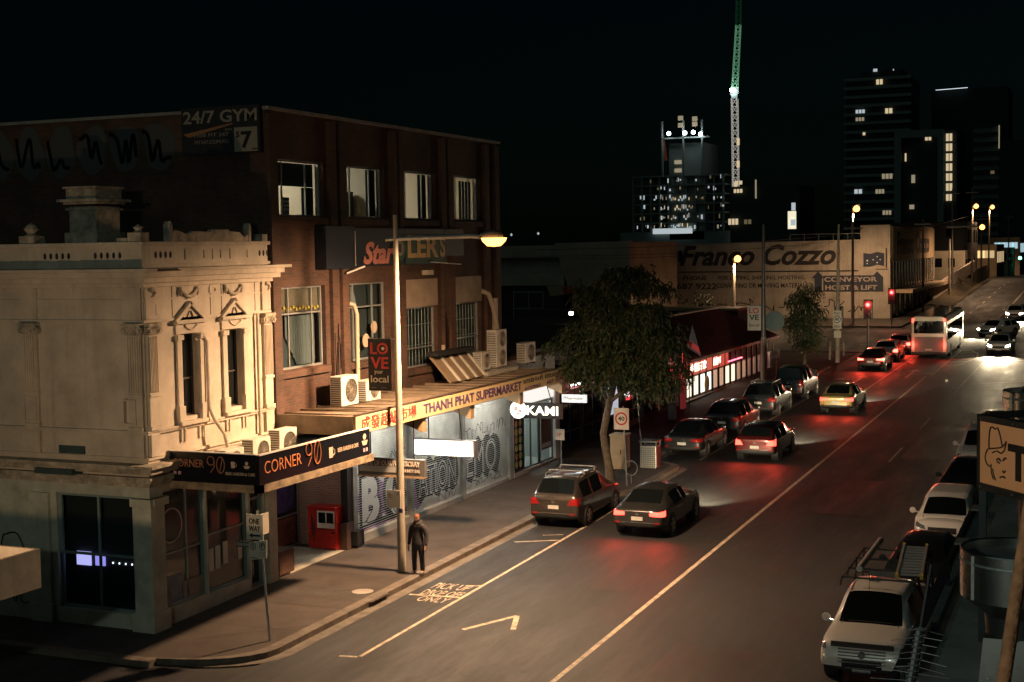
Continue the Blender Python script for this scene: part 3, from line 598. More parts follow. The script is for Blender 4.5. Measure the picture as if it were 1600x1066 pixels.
# first floor interior: dim rooms with curtains
r = MB(); r.box(-26, X0-.45, 34.3, 49.8, 5.6, 9.3); r.build('dim_room', M('dim_room', (.04, .05, .055), .9), gb)
r = MB()
for k in range(26):
    y = 35.4+k*.063; x = X0-.38-.03*(k % 2); r.quad((x, y, 6.62+.9*max(0, (10-k)/10)), (X0-.38-.03*((k+1) % 2), y+.063, 6.62+.9*max(0, (9-k)/10)), (X0-.38-.03*((k+1) % 2), y+.063, 8.1), (x, y, 8.1))
r.build('striped_curtain', M('curtain', (.13, .145, .15), .9), gb)
r = MB(); pbox(r, FX(X0), 34.66, 37.05, 8.22, 8.9, .24, .26); r.build('blind', M('tan_blind', (.2, .15, .11), .8, noise=(2, .4)), gb)
r = MB()
for k in range(14): r.lathe([(.0, 0), (.07, .02), (.05, .1), (0, .12)], (X0-.22, 34.75+k*.17, 8.24+.03*(k % 3)), n=6)
r.build('garland', M('yellow_leaf', (.35, .27, .04), .7), gb)
r = MB(); r.lathe([(.22, X0-.165), (.22, X0-.16)], (0, 39.85, 7.1), 'x', 20); r.lathe([(.2, X0-.165), (.2, X0-.16)], (0, 40.4, 7.5), 'x', 20); o = r.build('round_sticker', M('sticker', (.55, .42, .3), .6), gb)
r = MB(); r.quad((X0-.3, 38.6, 8.3), (X0-.3, 39.5, 8.3), (X0-.3, 39.3, 8.85), (X0-.3, 38.6, 8.85)); r.build('paper_sheet', M('grey_sheet', (.33, .35, .38), .8), gb)
for y_, s_ in ((37.42, 21), (45.1, 22)): gf = MB(); scribble(gf, (X0+.135, y_, 5.9), Ya, Za, .3, 1.8, s_, 12, .045); gf.build('graffiti', M('spray_black', (.008, .008, .01), .8, spec=.05), gb)
# conduits and pipes on the brick face
for pts, r_ in (([(X0+.02, 38.5, 8.35), (X0+.14, 38.6, 8.3), (X0+.16, 38.72, 8.0), (X0+.16, 38.7, 5.9)], .07), ([(X0+.1, 44.95, 6.6), (X0+.1, 44.95, 5.4)], .07), ([(X0, 48.5, 8.4), (X0+.2, 48.7, 8.3), (X0+.25, 49.0, 7.8), (X0+.28, 49.3, 6.9), (X0+.3, 49.5, 6.6)], .1), ([(X0+.2, 49.3, 8.1), (X0+.2, 49.25, 5.7)], .12)): pp = MB(); pp.tube(pts, r_, 10); pp.build('pipe', M('beige_pipe', (.5, .41, .3), .6), gb, smooth=True)
m = MB(); m.box(X0+.0, X0+.25, 43.6, 44.0, 9.12, 9.28); tag(m.build('exit_light_box', M('box_cream', (.55, .48, .36), .5)), 'small cream light box on the brick wall under the dark upper sign', 'wall light')
# gym billboard on the side wall
b = thing('gym_billboard', 'dark billboard reading 24/7 GYM high on the side wall of the brick building', 'billboard', (-23.5, 33.9, 12.8))
m = MB(); m.box(-24.85, -22.2, 33.86, 34.02, 12.8, 14.14); m.build('panel', M('billboard_navy', (.016, .018, .025), .6), b)
LT = M('billboard_cream', (.3, .27, .21), .7); text('24/7 GYM', (-24.78, 33.86, 13.68), Xa, Za, 2.5, .36, LT, b, bold=.02)
m = MB(); m.quad((-24.8, 33.855, 13.4), (-24.6, 33.855, 13.3), (-23.1, 33.855, 13.62), (-23.1, 33.855, 13.66)); m.build('stripe', M('orange_stripe', (.35, .16, .06), .6), b)
m = MB(); m.box(-23.05, -22.28, 33.845, 33.86, 12.84, 13.52); m.build('price_panel', LT, b); text('7', (-22.82, 33.845, 12.92), Xa, Za, .36, .48, BLACK, b, bold=.03); text('$', (-22.99, 33.845, 13.22), Xa, Za, .12, .19, BLACK, b)
text('1300 FIT 247', (-24.4, 33.86, 13.3), Xa, Za, 1.15, .1, LT, b); text('FIT247.COM.AU', (-24.4, 33.86, 13.1), Xa, Za, 1.15, .1, LT, b); text('PER WEEK', (-22.45, 33.845, 12.88), Xa, Za, .16, .04, BLACK, b)
text('FROM', (-23.35, 33.86, 13.45), Xa, Za, .22, .06, LT, b)
gf = MB()
for k in range(8):
    cx = -34.2+k*1.2; rr = random.Random(k+40)
    gf.add([(cx+.55*math.cos(t)*(1+.15*math.sin(3*t+k)), 34.04, 13.1+.75*math.sin(t)*(1+.12*math.cos(2*t+k))) for t in [i*math.pi/10 for i in range(20)]], [tuple(range(20))])
gf.build('bubble_graffiti', M('faded_graffiti', (.075, .08, .075), .9), gb)
gf = MB()
for k in range(8): scribble(gf, (-34.7+k*1.2, 34.035, 12.6), Xa, Za, .9, 1.0, k+60, 7, .12)
gf.build('graffiti_outline', M('spray_black', (.008, .008, .01), .8, spec=.05), gb)
# dark upper sign with two lettered boards
b = thing('upper_sign', 'long dark sign box with pink script and big yellow letters on the brick wall', 'sign', (-22, 41, 9.4))
m = MB(); m.box(X0+.01, -21.75, 36.55, 38.3, 9.45, 10.75); m.box(X0+.01, -21.95, 38.3, 45.05, 9.5, 10.7); m.box(X0+.01, -21.95, 45.1, 46.6, 9.75, 10.7); m.build('sign_box', M('sign_navy', (.012, .017, .026), .5), b)
m = MB(); m.box(-21.95, -21.93, 42.0, 45.05, 9.52, 10.5); m.build('green_panel', M('sign_green', (.02, .06, .045), .5), b)
m = MB(); m.box(-21.94, -21.85, 38.38, 38.5, 9.52, 10.6); m.tube([(-21.9, 38.0, 9.3), (-21.6, 38.6, 9.5)], .03, 6); m.tube([(-21.9, 43.8, 9.56), (-21.6, 45.6, 9.45)], .02, 6); m.build('loose_strip', WHITE, b)
text('Star', (-21.95, 39.15, 9.55), Ya, Za, 2.1, .72, M('pink_script', (.5, .2, .15), .6), b, bold=.035, shear=.3)
text('LER', (-21.93, 42.15, 9.72), Ya, Za, 2.3, .76, M('yellow_letter', (.62, .42, .18), .6), b, bold=.03); text('S', (-21.93, 44.6, 9.72), Ya, Za, .4, .76, M('yellow_letter', None), b, bold=.03)
m = MB(); m.lathe([(.42, -21.93), (.42, -21.91)], (0, 41.55, 10.05), 'x', 24); m.build('ball_disc', M('ball_green', (.02, .1, .06), .5), b); m = MB(); m.lathe([(.26, -21.91), (.26, -21.9)], (0, 41.55, 10.05), 'x', 20); m.build('ball_spot', LT, b); text('8', (-21.9, 41.44, 9.9), Ya, Za, .2, .3, BLACK, b, bold=.03)
# supermarket ground floor: plinth, dividers, shutters
g = MB(); g.box(-22.6, X0+.02, 38.45, 51.0, .3, .92)
for a, b2 in ((38.42, 38.68), (42.3, 42.55), (46.5, 46.75), (50.85, 51.2)): g.box(-22.6, X0+.06, a, b2, .3, 4.7)
g.box(-22.6, X0, 38.45, 51, 4.15, 4.9); g.build('shop_frame', M('grey_frame', (.27, .27, .25), .7, noise=(2, .4)), gb)
SHUT = M('shutter_slats', (.60, .60, .55), .6, .0, spec=.2, noise=(1.3, .3))
GB_, GW_, GP_ = M('spray_black', None), M('spray_white', (.66, .64, .6), .7, spec=.1), M('spray_purple', (.20, .07, .24), .7, spec=.1)
for i, (a, b2) in enumerate(((38.68, 42.3), (42.55, 46.5), (46.75, 50.85))):
    m = MB(); m.quad((X0-.06, a, .92), (X0-.06, b2, .92), (X0-.06, b2, 4.15), (X0-.06, a, 4.15))
    for k in range(42): z = .95+k*.077; m.prism([(X0-.06, z), (X0-.042, z+.006), (X0-.042, z+.015), (X0-.06, z+.02)], 'y', a, b2)
    m.box(X0-.08, X0-.01, a, b2, .921, .98)
    o = m.build('roller_shutter', SHUT, gb)
    Xg = X0-.0585; rr = random.Random(i)
    def blob(mb, cy, cz, ry, rz, x, seed):
        q = random.Random(seed); mb.add([(x, cy+ry*math.cos(t)*(1+q.uniform(-.1, .1)), cz+rz*math.sin(t)*(1+q.uniform(-.1, .1))) for t in [k*math.pi/11 for k in range(22)]], [tuple(range(22))])
    bk, wt, pu, gy = MB(), MB(), MB(), MB()
    if i == 0:
        blob(pu, 39.8, 1.9, .95, .78, Xg+.002, 5); blob(pu, 41.2, 1.8, .9, .7, Xg+.0022, 6); pu.add([(Xg+.0021, 39.0, 1.0), (Xg+.0021, 42.2, 1.0), (Xg+.0021, 42.2, 1.3), (Xg+.0021, 39.2, 1.2)], [(0, 1, 2, 3)])
        text_into(bk, 'B', (Xg+.003, 39.0, 1.08), Ya, Za, 1.45, 1.75, bold=.12, ext=.001); blob(bk, 41.35, 1.95, .85, .88, Xg+.004, 8); bk.add([(Xg+.0035, 38.9, 1.15), (Xg+.0035, 42.2, 1.0), (Xg+.0035, 42.2, 1.2), (Xg+.0035, 39, 1.3)], [(0, 1, 2, 3)])
        text_into(wt, 'B', (Xg+.0055, 39.15, 1.2), Ya, Za, 1.15, 1.5, bold=.055, ext=.001); blob(wt, 41.35, 1.95, .62, .7, Xg+.006, 9)
        text_into(bk, 'A', (Xg+.0075, 41.0, 1.4), Ya, Za, .75, 1.05, bold=.02, ext=.001)
        for k in range(3): scribble(bk, (Xg+.0045, 38.85+k*1.15, 2.8+.1*k), Ya, Za, 1.1, .35, 31+k*7, 13, .03)
        scribble(bk, (Xg+.0078, 39.0, 1.2), Ya, Za, 3.0, .5, 32, 22, .035)
    elif i == 1:
        for k in range(5): blob(bk, 43.35+k*.62, 1.95+.08*(k % 2), .5, .72, Xg+.003+.0001*k, 60+k)
        blob(pu, 43.0, 1.6, .6, .5, Xg+.001, 66)
        text_into(bk, 'ATION', (Xg+.004, 43.0, 1.35), Ya, Za, 3.2, 1.15, bold=.07, ext=.001); text_into(wt, 'ATION', (Xg+.007, 43.1, 1.42), Ya, Za, 3.0, 1.05, bold=.03, ext=.001)
        text_into(bk, 'ATION', (Xg+.0095, 43.14, 1.46), Ya, Za, 2.92, .97, bold=.0, ext=.001)
        for k in range(4): scribble(bk, (Xg+.004, 42.7+k*.95, 2.85-.06*k), Ya, Za, .95, .4, 33+k, 12, .032)
        scribble(bk, (Xg+.004, 44.6, 1.0), Ya, Za, 1.5, .3, 39, 12, .03); pu.add([(Xg+.002, 42.6, 1.2), (Xg+.002, 43.1, 1.3), (Xg+.002, 42.9, 2.6), (Xg+.002, 42.6, 2.4)], [(0, 1, 2, 3)])
    else:
        for k in range(4): blob(bk, 47.35+k*.75, 2.1, .55, .8, Xg+.003+.0001*k, 70+k)
        text_into(bk, 'EMO', (Xg+.004, 46.95, 1.45), Ya, Za, 2.9, 1.3, bold=.05, ext=.001); text_into(wt, 'EMO', (Xg+.007, 47.05, 1.5), Ya, Za, 2.7, 1.2, bold=.0, ext=.001); text_into(bk, 'EMO', (Xg+.0095, 47.1, 1.54), Ya, Za, 2.62, 1.12, bold=-.03, ext=.001); scribble(bk, (Xg+.004, 47, 1.05), Ya, Za, 3.3, .3, 44, 22, .03)
        for k in range(4): scribble(bk, (Xg+.004, 46.95+k*.95, 2.85+.12*(k % 2)), Ya, Za, .85, .45, 50+k, 12, .032)
    for mbx, mt, nm in ((pu, GP_, 'purple_graffiti'), (bk, GB_, 'black_graffiti'), (wt, GW_, 'white_graffiti')):
        if mbx.v: mbx.build(nm, mt, o)
# awning of the supermarket
AWR = M('awning_iron', (.26, .20, .14), .7, .2, noise=(1.4, .5))
a_ = MB(); a_.prism([(X0+.01, 5.22), (-19.56, 5.3), (-19.56, 5.36), (X0+.01, 5.3)], 'y', 34.12, 50.4)
for k in range(18): a_.box(X0+.02, -19.58, 34.6+k*.9, 34.63+k*.9, 5.3, 5.375)
a_.box(X0+.01, -19.56, 34.1, 34.2, 4.85, 5.38); a_.quad((X0+.01, 34.2, 4.86), (-19.56, 34.2, 4.86), (-19.56, 50.4, 4.86), (X0+.01, 50.4, 4.86))
o = a_.build('awning', AWR, gb)
for y in (38.4, 41.9, 46.1, 50.2): m = MB(); m.prism([(-19.6, 4.86), (-20.2, 4.86), (-20.2, 4.62), (-19.6, 4.4)], 'y', y, y+.28); m.build('awning_bracket', M('tan_timber', (.4, .26, .14), .7), o)
m = MB()
for a, b2 in ((39.2, 40.6), (43.6, 45), (47.6, 49.2)): m.box(-20.75, -20.65, a, b2, 4.76, 4.82)
m.build('awning_light', FLUO, o)
# fascia sign
b = thing('supermarket_sign', 'long cream awning fascia sign with red Chinese characters and purple block letters', 'sign', (-19.5, 42, 4.87))
m = MB(); m.box(-19.555, -19.5, 34.14, 50.4, 4.87, 5.41); m.build('fascia_panel', M('cream_fascia', (.72, .55, .28), .55, noise=(1.5, .12)), b)
m = MB(); m.box(-19.56, -19.47, 34.1, 50.42, 5.411, 5.44); m.build('trim', M('dark_trim', (.08, .06, .05), .6), b)
text('成發超級市場', (-19.5, 34.42, 4.93), Ya, Za, 3.4, .4, M('maroon_letter', (.22, .035, .03), .6), b, bold=.012)
PUR = M('purple_letter', (.09, .05, .13), .6); text('THANH PHAT SUPERMARKET', (-19.5, 38.3, 4.97), Ya, Za, 7.7, .31, PUR, b, bold=.03)
text('ហាងលក់ ចាបហួយ', (-19.5, 46.15, 5.1), Ya, Za, 3.9, .27, M('dark_letter', (.05, .045, .05), .6), b, bold=.018); text('61-63 HOPKINS ST', (-19.5, 46.3, 4.93), Ya, Za, 1.5, .1, PUR, b, bold=.01); text('687 7577', (-19.5, 48.4, 4.93), Ya, Za, 1.7, .13, PUR, b, bold=.015)
# recessed entrance
rc = MB(); rc.box(-24.2, X0-.0, 34.75, 38.42, .3, .66); rc.box(X0, X0+.28, 34.75, 38.42, .3, .58); rc.build('entry_step', M('pale_tile', (.52, .48, .38), .6, noise=(5, .2)), gb)
rc = MB(); rc.box(-24.2, X0-.15, 38.3, 38.42, .66, 4.2); rc.build('entry_wall', BRICKP, gb)
rc = MB(); rc.box(X0-.2, X0+.06, 37.95, 38.4, .66, 1.5); rc.build('low_brick_wall', BRICKD, gb); rc = MB(); rc.box(X0-.9, X0-.02, 34.2, 35.0, .66, 1.35); rc.build('low_brick_wall', BRICKD, gb)
rc = MB(); rc.box(X0-.22, X0+.02, 38.12, 38.44, 1.5, 4.2); rc.build('dark_post', BLACK, gb)
rc = MB(); rc.box(X0+.02, X0+.3, 38.2, 38.62, .75, 1.2); tag(rc.build('meter_box', BLACK), 'black utility box fixed low beside the first graffiti shutter', 'utility box')
rc = MB(); rc.quad((-24.2, 34.2, .6), (-24.2, 38.4, .6), (-24.2, 38.4, 4.2), (-24.2, 34.2, 4.2)); rc.quad((-24.2, 34.05, 4.2), (X0, 34.05, 4.2), (X0, 38.42, 4.2), (-24.2, 38.42, 4.2)); rc.quad((-24.2, 34.1, .6), (X0, 34.1, .6), (X0, 34.1, 4.2), (-24.2, 34.1, 4.2)); rc.build('entry_lining', M('lining', (.3, .27, .22), .8), gb)
window(gb, FX(-24.0), 34.9, 36.5, .68, 3.2, (35.6,), (1.5,), ALU, DGLASS, .0, .06, 'entry_door'); window(gb, FX(-24.0), 36.55, 38.25, .68, 3.2, (), (1.7,), ALU, DGLASS, .0, .06, 'entry_door')
for y, z, a, h, c in ((36.75, 1.85, 1.2, 1.1, (.07, .05, .2)), (36.7, .8, 1.3, .85, (.22, .06, .05)), (35.0, .8, .5, .65, (.25, .1, .06)), (35.1, 1.7, .45, 1.2, (.3, .12, .14)), (35.7, 1.6, .7, 1.3, (.3, .28, .2))):
    m = MB(); m.box(-23.985, -23.975, y, y+a, z, z+h); m.build('door_poster', M('poster_%d' % int(y*100+z*10), c, .5, noise=(4, .8)), gb)
m = MB(); m.box(-23.6, -23.4, 35.2, 37.2, 4.1, 4.16); m.build('entry_light', E('entry_tube', (1, .95, .85), 6), gb)
t = thing('vending_cabinet', 'bright red metal vending cabinet with two small windows in the shop entrance', 'vending cabinet', (-22.85, 38.0, .66))
m = MB(); m.box(-23.35, -22.35, 37.72, 38.25, .7, 1.98); m.box(-23.38, -22.32, 37.69, 38.27, 1.98, 2.03); m.build('cabinet', RED, t, bevel=.015)
m = MB(); m.box(-23.0, -22.38, 37.7, 37.72, 1.36, 1.9); m.build('window_surround', WHITE, t); m = MB(); m.box(-22.95, -22.7, 37.69, 37.7, 1.52, 1.85); m.box(-22.66, -22.42, 37.69, 37.7, 1.52, 1.85); m.build('window', DGLASS, t)
m = MB(); m.box(-22.5, -22.4, 37.68, 37.72, 1.2, 1.24); m.box(-23.3, -22.4, 37.717, 37.719, 1.3, 1.32); m.build('handle', BLACK, t); m = MB(); scribble(m, (-23.3, 37.718, .9), Xa, Za, .22, .9, 71, 9, .02); m.build('scratch_graffiti', BLACK, t)
# ---------------- hanging signs under the awning
b = thing('blank_light_box', 'blank glowing white light box hanging under the supermarket awning', 'light box', (-20.15, 41, 3.3))
m = MB(); m.box(-21.2, -19.0, 40.9, 41.12, 3.28, 3.82); m.build('case', GREYM, b); m = MB(); m.box(-21.17, -19.07, 40.885, 40.9, 3.31, 3.79); m.build('lit_panel', LITSIGN, b); m = MB(); m.tube([(-20.7, 41, 3.8), (-20.7, 41, 4.87)], .02); m.tube([(-19.5, 41, 3.8), (-19.6, 41, 4.87)], .02); m.build('hanger', BLACK, b)
b = thing('community_bar_sign', 'grey hanging sign with two lines of cream capitals behind the lamp post', 'sign', (-20.3, 38, 3.1))
m = MB(); m.box(-21.6, -19.3, 37.9, 38.06, 3.1, 3.62); m.build('sign_panel', M('dark_grey_sign', (.13, .12, .11), .5), b); m = MB(); m.box(-21.55, -20.2, 37.885, 37.9, 3.2, 3.38); m.build('pale_band', M('pale_sign', (.45, .44, .4), .5), b)
text('PRIDE OF OUR FOOTSCRAY', (-21.5, 37.9, 3.4), Xa, Za, 2.05, .16, M('sign_cream', (.68, .6, .5), .6), b, bold=.03, ext=.02); text('COMMUNITY BAR', (-20.25, 37.885, 3.22), Xa, Za, .8, .1, M('sign_cream', None), b, bold=.015)
m = MB(); m.box(-21.6, -19.3, 37.87, 38.09, 3.05, 3.1); m.build('trim', M('tan_timber', None), b); m = MB(); m.tube([(-21.2, 38, 3.6), (-21.2, 38, 4.87)], .02); m.tube([(-19.7, 38, 3.6), (-19.7, 38, 4.87)], .02); m.build('hanger', BLACK, b)
b = thing('sushi_shop_sign', 'black hanging sign with glowing white letters after a round badge', 'sign', (-20, 48.6, 3.6))
m = MB(); m.box(-20.85, -19.0, 48.55, 48.75, 3.62, 4.2); m.build('case', BLACK, b); m = MB(); m.lathe([(.33, 48.5), (.33, 48.55)], (-20.72, 0, 3.93), 'y', 28); m.build('round_badge', E('badge_glow', (1, .93, .86), 1.5), b)
m = MB(); m.lathe([(.09, 48.49), (.09, 48.5)], (-20.8, 0, 3.98), 'y', 10); m.lathe([(.07, 48.49), (.07, 48.5)], (-20.63, 0, 3.9), 'y', 10); m.lathe([(.05, 48.49), (.05, 48.5)], (-20.72, 0, 3.78), 'y', 10); m.build('badge_print', M('badge_pink', (.5, .2, .18), .6, emit=((.6, .25, .2), .8)), b)
text('KAMI', (-20.38, 48.55, 3.75), Xa, Za, 1.26, .34, E('letter_glow', (1, .95, .82), 1.7), b, bold=.02); m = MB(); m.tube([(-20.6, 48.65, 4.2), (-20.6, 48.65, 4.87)], .02); m.tube([(-19.4, 48.65, 4.2), (-19.6, 48.65, 4.87)], .02); m.build('hanger', BLACK, b)
b = thing('small_shop_sign', 'small white lit hanging sign with grey script before the red awning', 'sign', (-19.7, 51.5, 3.9))
m = MB(); m.box(-20.1, -19.1, 51.45, 51.6, 3.92, 4.22); m.build('panel', M('lit_small_sign', (.8, .8, .78), .5, emit=((1, 1, .97), .8)), b); text('Magnolia', (-20.03, 51.45, 4.0), Xa, Za, .8, .15, GREYM, b, shear=.3); m = MB(); m.tube([(-19.6, 51.52, 4.2), (-19.6, 51.52, 4.6)], .02); m.build('hanger', BLACK, b)
# ---------------- air conditioners
def acunit(x, y, z, w_, h, d, label, fans=1, face='x'):
    t = thing('air_conditioner', label, 'air conditioner', (x, y, z), 0, 'air conditioner units on the awnings')
    m = MB(); m.box(x-d/2, x+d/2, y-w_/2, y+w_/2, z+.06, z+h); m.build('casing', ACBODY, t, bevel=.015)
    g_ = MB()
    for k in range(fans):
        cz = z+.06+(h-.06)*(k+.5)/fans; rr_ = min(w_*.36, (h-.1)/fans*.42)
        for q in range(6): g_.lathe([(rr_*(q+1)/6-.008, x+d/2), (rr_*(q+1)/6-.008, x+d/2+.015), (rr_*(q+1)/6, x+d/2+.015), (rr_*(q+1)/6, x+d/2)], (0, y+w_*.08, cz), 'x', 22)
        for q in range(6):
            an = q*math.pi/6; g_.tube([(x+d/2+.012, y+w_*.08+rr_*math.cos(an), cz+rr_*math.sin(an)), (x+d/2+.012, y+w_*.08-rr_*math.cos(an), cz-rr_*math.sin(an))], .006, 4)
    g_.build('fan_grille', M('fan_grille', (.30, .27, .22), .6), t)
    g_ = MB()
    for k in range(int(h/.07)): g_.box(x-d/2+.03, x+d/2-.03, y-w_/2-.004, y-w_/2+.002, z+.1+k*.065, z+.125+k*.065)
    g_.build('side_louvre', BLACK, t)
    g_ = MB()
    for yy in (y-w_*.35, y+w_*.35): g_.box(x-d/2-.05, x+d/2+.05, yy-.03, yy+.03, z, z+.06)
    g_.build('feet', GREYM, t)
acunit(-21.55, 31.0, 4.22, .85, .62, .35, 'low cream air conditioner behind the black corner sign, nearest the conduit'); acunit(-21.5, 32.2, 4.22, .85, .75, .36, 'cream air conditioner behind the black sign, middle of three'); acunit(-21.45, 33.45, 4.22, .9, .85, .36, 'cream air conditioner behind the black sign, closest to the brick building')
acunit(-21.45, 36.9, 5.3, 1.0, .95, .4, 'larger cream air conditioner left of the love banner on the tin awning'); acunit(-21.4, 38.3, 5.3, .9, .7, .36, 'smaller cream air conditioner half behind the love banner'); acunit(-21.5, 47.0, 5.5, .75, .72, .36, 'small air conditioner beside the tall twin fan unit on its slab'); acunit(-21.5, 48.4, 5.5, .95, 1.45, .4, 'tall twin fan air conditioner beside the bent pipe on the brick wall', 2); acunit(-21.4, 51.0, 5.45, 1.0, .85, .38, 'squat air conditioner with round fan alone at the far end of the awning')
m = MB(); m.box(-21.9, -21.0, 46.4, 49.2, 5.37, 5.5); m.build('plinth', ACBODY, gb)
for k in range(4):
    pass
sk = thing('slanted_skylight', 'row of four slanted panels with pale struts leaning against the brick wall', 'skylight', (-21.6, 45.3, 5.35))
for k in range(4):
    y = 43.6+k*.72; m = MB(); m.prism([(X0+.16, 6.3), (-21.15, 5.36), (-21.1, 5.42), (X0+.22, 6.36)], 'y', y, y+.55); m.build('panel', M('tan_panel', (.3, .22, .14), .6), sk); m = MB(); m.prism([(X0+.16, 6.36), (-21.1, 5.4), (-21.02, 5.43), (X0+.22, 6.44)], 'y', y+.57, y+.68); m.build('strut', ACBODY, sk)
m = MB(); m.box(X0+.14, X0+.6, 43.5, 46.6, 6.3, 6.44); m.build('head_flashing', DARK, sk)
# ---------------- sushi shop and the single storey row
ok = thing('sushi_shop', 'small glass fronted shop with white pillars and menu boards under the awning end', 'shop', (-24, 53.5, .7))
m = MB(); m.box(-22.4, X0+.05, 51.0, 51.28, .5, 4.3); m.box(-22.4, X0+.05, 55.8, 56.25, .5, 4.3); m.build('pillar', WHITE, ok); m = MB(); m.box(-22.4, X0+.06, 51.28, 55.8, .5, 1.0); m.build('base', CONC, ok)
m = MB(); m.box(-22.4, X0-.02, 51.28, 55.8, 3.65, 4.4); m.build('lit_fascia', M('lit_fascia', (.8, .8, .76), .5, emit=((1, .98, .92), .9)), ok)
window(ok, FX(X0), 51.35, 52.4, 1.0, 3.6, (), (), BLACK, DGLASS, .02, .06, 'menu_board'); window(ok, FX(X0), 52.5, 54.2, 1.0, 3.6, (53.3,), (), M('dark_frame', (.03, .035, .04), .4), GLASS, .05, .06, 'shop_window'); window(ok, FX(X0), 54.25, 55.75, 1.0, 3.6, (), (), M('dark_frame', None), GLASS, .05, .06, 'shop_window')
FOOD = [M('food_%d' % i, c, .5) for i, c in enumerate([(.5, .3, .08), (.55, .5, .3), (.45, .16, .08), (.3, .35, .1)])]
for k in range(14):
        m = MB(); m.lathe([(.15, X0-.018), (.15, X0-.012)], (0, 51.65+.42*(k % 2), 1.3+.33*(k//2)), 'x', 12); m.build('menu_picture', FOOD[k % 4], ok)
m = MB(); m.box(X0-.07, X0-.06, 54.4, 55.6, 1.5, 3.4); m.build('food_poster', M('food_poster', (.12, .12, .1), .5, noise=(3.5, .9, (.25, .12, .05))), ok); text('OKAMI', (X0-.06, 54.5, 3.0), Ya, Za, 1.0, .26, WHITE, ok, bold=.02)
m = MB(); m.box(X0-.055, X0-.05, 54.5, 55.5, 1.6, 1.78); m.build('poster_strip', WHITE, ok)
m = MB(); m.quad((-27, 51.3, .9), (-27, 55.8, .9), (-27, 55.8, 4.2), (-27, 51.3, 4.2)); m.quad((-27, 51.25, 1), (X0-.2, 51.25, 1), (X0-.2, 51.25, 4.2), (-27, 51.25, 4.2)); m.quad((-27, 55.85, 1), (X0-.2, 55.85, 1), (X0-.2, 55.85, 4.2), (-27, 55.85, 4.2)); m.quad((-27, 51.2, 1), (X0-.2, 51.2, 1), (X0-.2, 55.9, 1), (-27, 55.9, 1)); m.quad((-27, 51.2, 4.2), (X0-.2, 51.2, 4.2), (X0-.2, 55.9, 4.2), (-27, 55.9, 4.2)); m.build('shop_room', M('shop_room', (.22, .24, .23), .8), ok)
m = MB(); m.box(-24.5, -24.4, 52, 55, 4.08, 4.14); m.build('ceiling_tube', FLUO, ok)
m = MB(); m.box(-24.6, -23.6, 52.6, 53.3, 1, 1.9); m.box(-25.8, -25.0, 52.5, 55, 1, 2.0); m.build('counter', DARK, ok)
pl = thing('potted_plant', 'dark leafy plant in a pale pot inside the sushi shop window', 'plant', (-23.2, 53.7, 1.0))
m = MB(); m.lathe([(.14, 1.0), (.2, 1.5), (.17, 1.5), (0, 1.45)], (-23.2, 53.7, 0), n=12); m.build('pot', WHITE, pl); m = MB(); rr = random.Random(5)
for k in range(16):
    a = rr.uniform(0, 6.28); l = rr.uniform(.4, .8); m.tube([(-23.2, 53.7, 1.5), (-23.2+.25*l*math.cos(a), 53.7+.25*l*math.sin(a), 1.5+.7*l), (-23.2+.6*l*math.cos(a), 53.7+.6*l*math.sin(a), 1.5+1.1*l)], [.02, .03, .004], 4)
m.build('leaves', LEAF[0], pl)
sr = thing('shop_row', 'dark single storey row of shops behind the street tree with a red awning', 'building', (-26, 63, .8))
m = MB(); m.box(-40, -22.3, 56.3, 74.8, .3, 4.6); m.box(-40, -23.2, 50.2, 74.8, 4.4, 5.6); m.box(-36, -24, 50.25, 50.6, 5.6, 6.4); m.build('wall', M('dark_shop_wall', (.055, .055, .05), .7, noise=(1, .3)), sr)
m = MB(); m.box(-23.3, -22.3, 50.4, 56.3, 4.45, 5.5); m.build('parapet', M('beige_parapet', (.3, .23, .16), .8, noise=(1.5, .3)), sr)
for y in range(6): window(sr, FX(-22.28), 56.6+y*2.95, 59.3+y*2.95, 1.3, 3.7, (57.9+y*2.95,), (1.9,), M('dark_frame', None), DGLASS, -.04, .07, 'shop_window')
m = MB(); m.prism([(-22.2, 4.75), (-20.2, 4.3), (-20.2, 4.05), (-20.25, 4.05), (-20.25, 4.25), (-22.2, 4.68)], 'y', 52.6, 62.5); m.build('awning', M('red_canvas', (.42, .07, .06), .7), sr)
m = MB(); m.box(-20.3, -20.22, 53.0, 58.2, 4.4, 4.46); m.box(-20.3, -20.22, 59.5, 62.3, 4.4, 4.46); m.build('light_strip', STRIPLIGHT, sr)
m = MB(); m.box(-22.2, -22.16, 62.8, 64.2, 2.0, 3.6); m.build('lit_window', M('lit_shop_glass', (.5, .55, .6), .5, emit=((.75, .85, 1), .5)), sr)
m = MB(); m.box(-21.8, -21.7, 64.3, 65.0, 2.6, 3.6); o = m.build('red_shop_sign', E('red_sign', (1, .06, .08), 1.2), None); tag(o, 'glowing red vertical sign seen through the tree beside a pale shop window', 'sign'); m = MB(); m.lathe([(.16, 64.29), (.16, 64.3)], (-21.75, 0, 3.3), 'y', 14); m.lathe([(.16, 64.29), (.16, 64.3)], (-21.75, 0, 2.9), 'y', 14); m.build('disc', E('disc_glow', (1, .85, .85), 2), o)
for k, (y, x) in enumerate(((70.4, -21.4), (71.3, -21.6), (72.2, -21.3))):
    m = MB(); m.lathe([(.05, 3.25), (.19, 3.15), (.2, 3.0), (.05, 2.9)], (x, y, 0), n=12); m.tube([(x, y, 3.25), (x, y, 4.3)], .008, 4); tag(m.build('paper_lantern', E('lantern_red', (1, .08, .08), 1.4)), ['round red paper lantern under the eave behind the tree, nearest the camera', 'round red paper lantern, the middle one behind the tree', 'round red paper lantern closest to the red roofed shop'][k], 'lantern', 'red lanterns behind the tree')
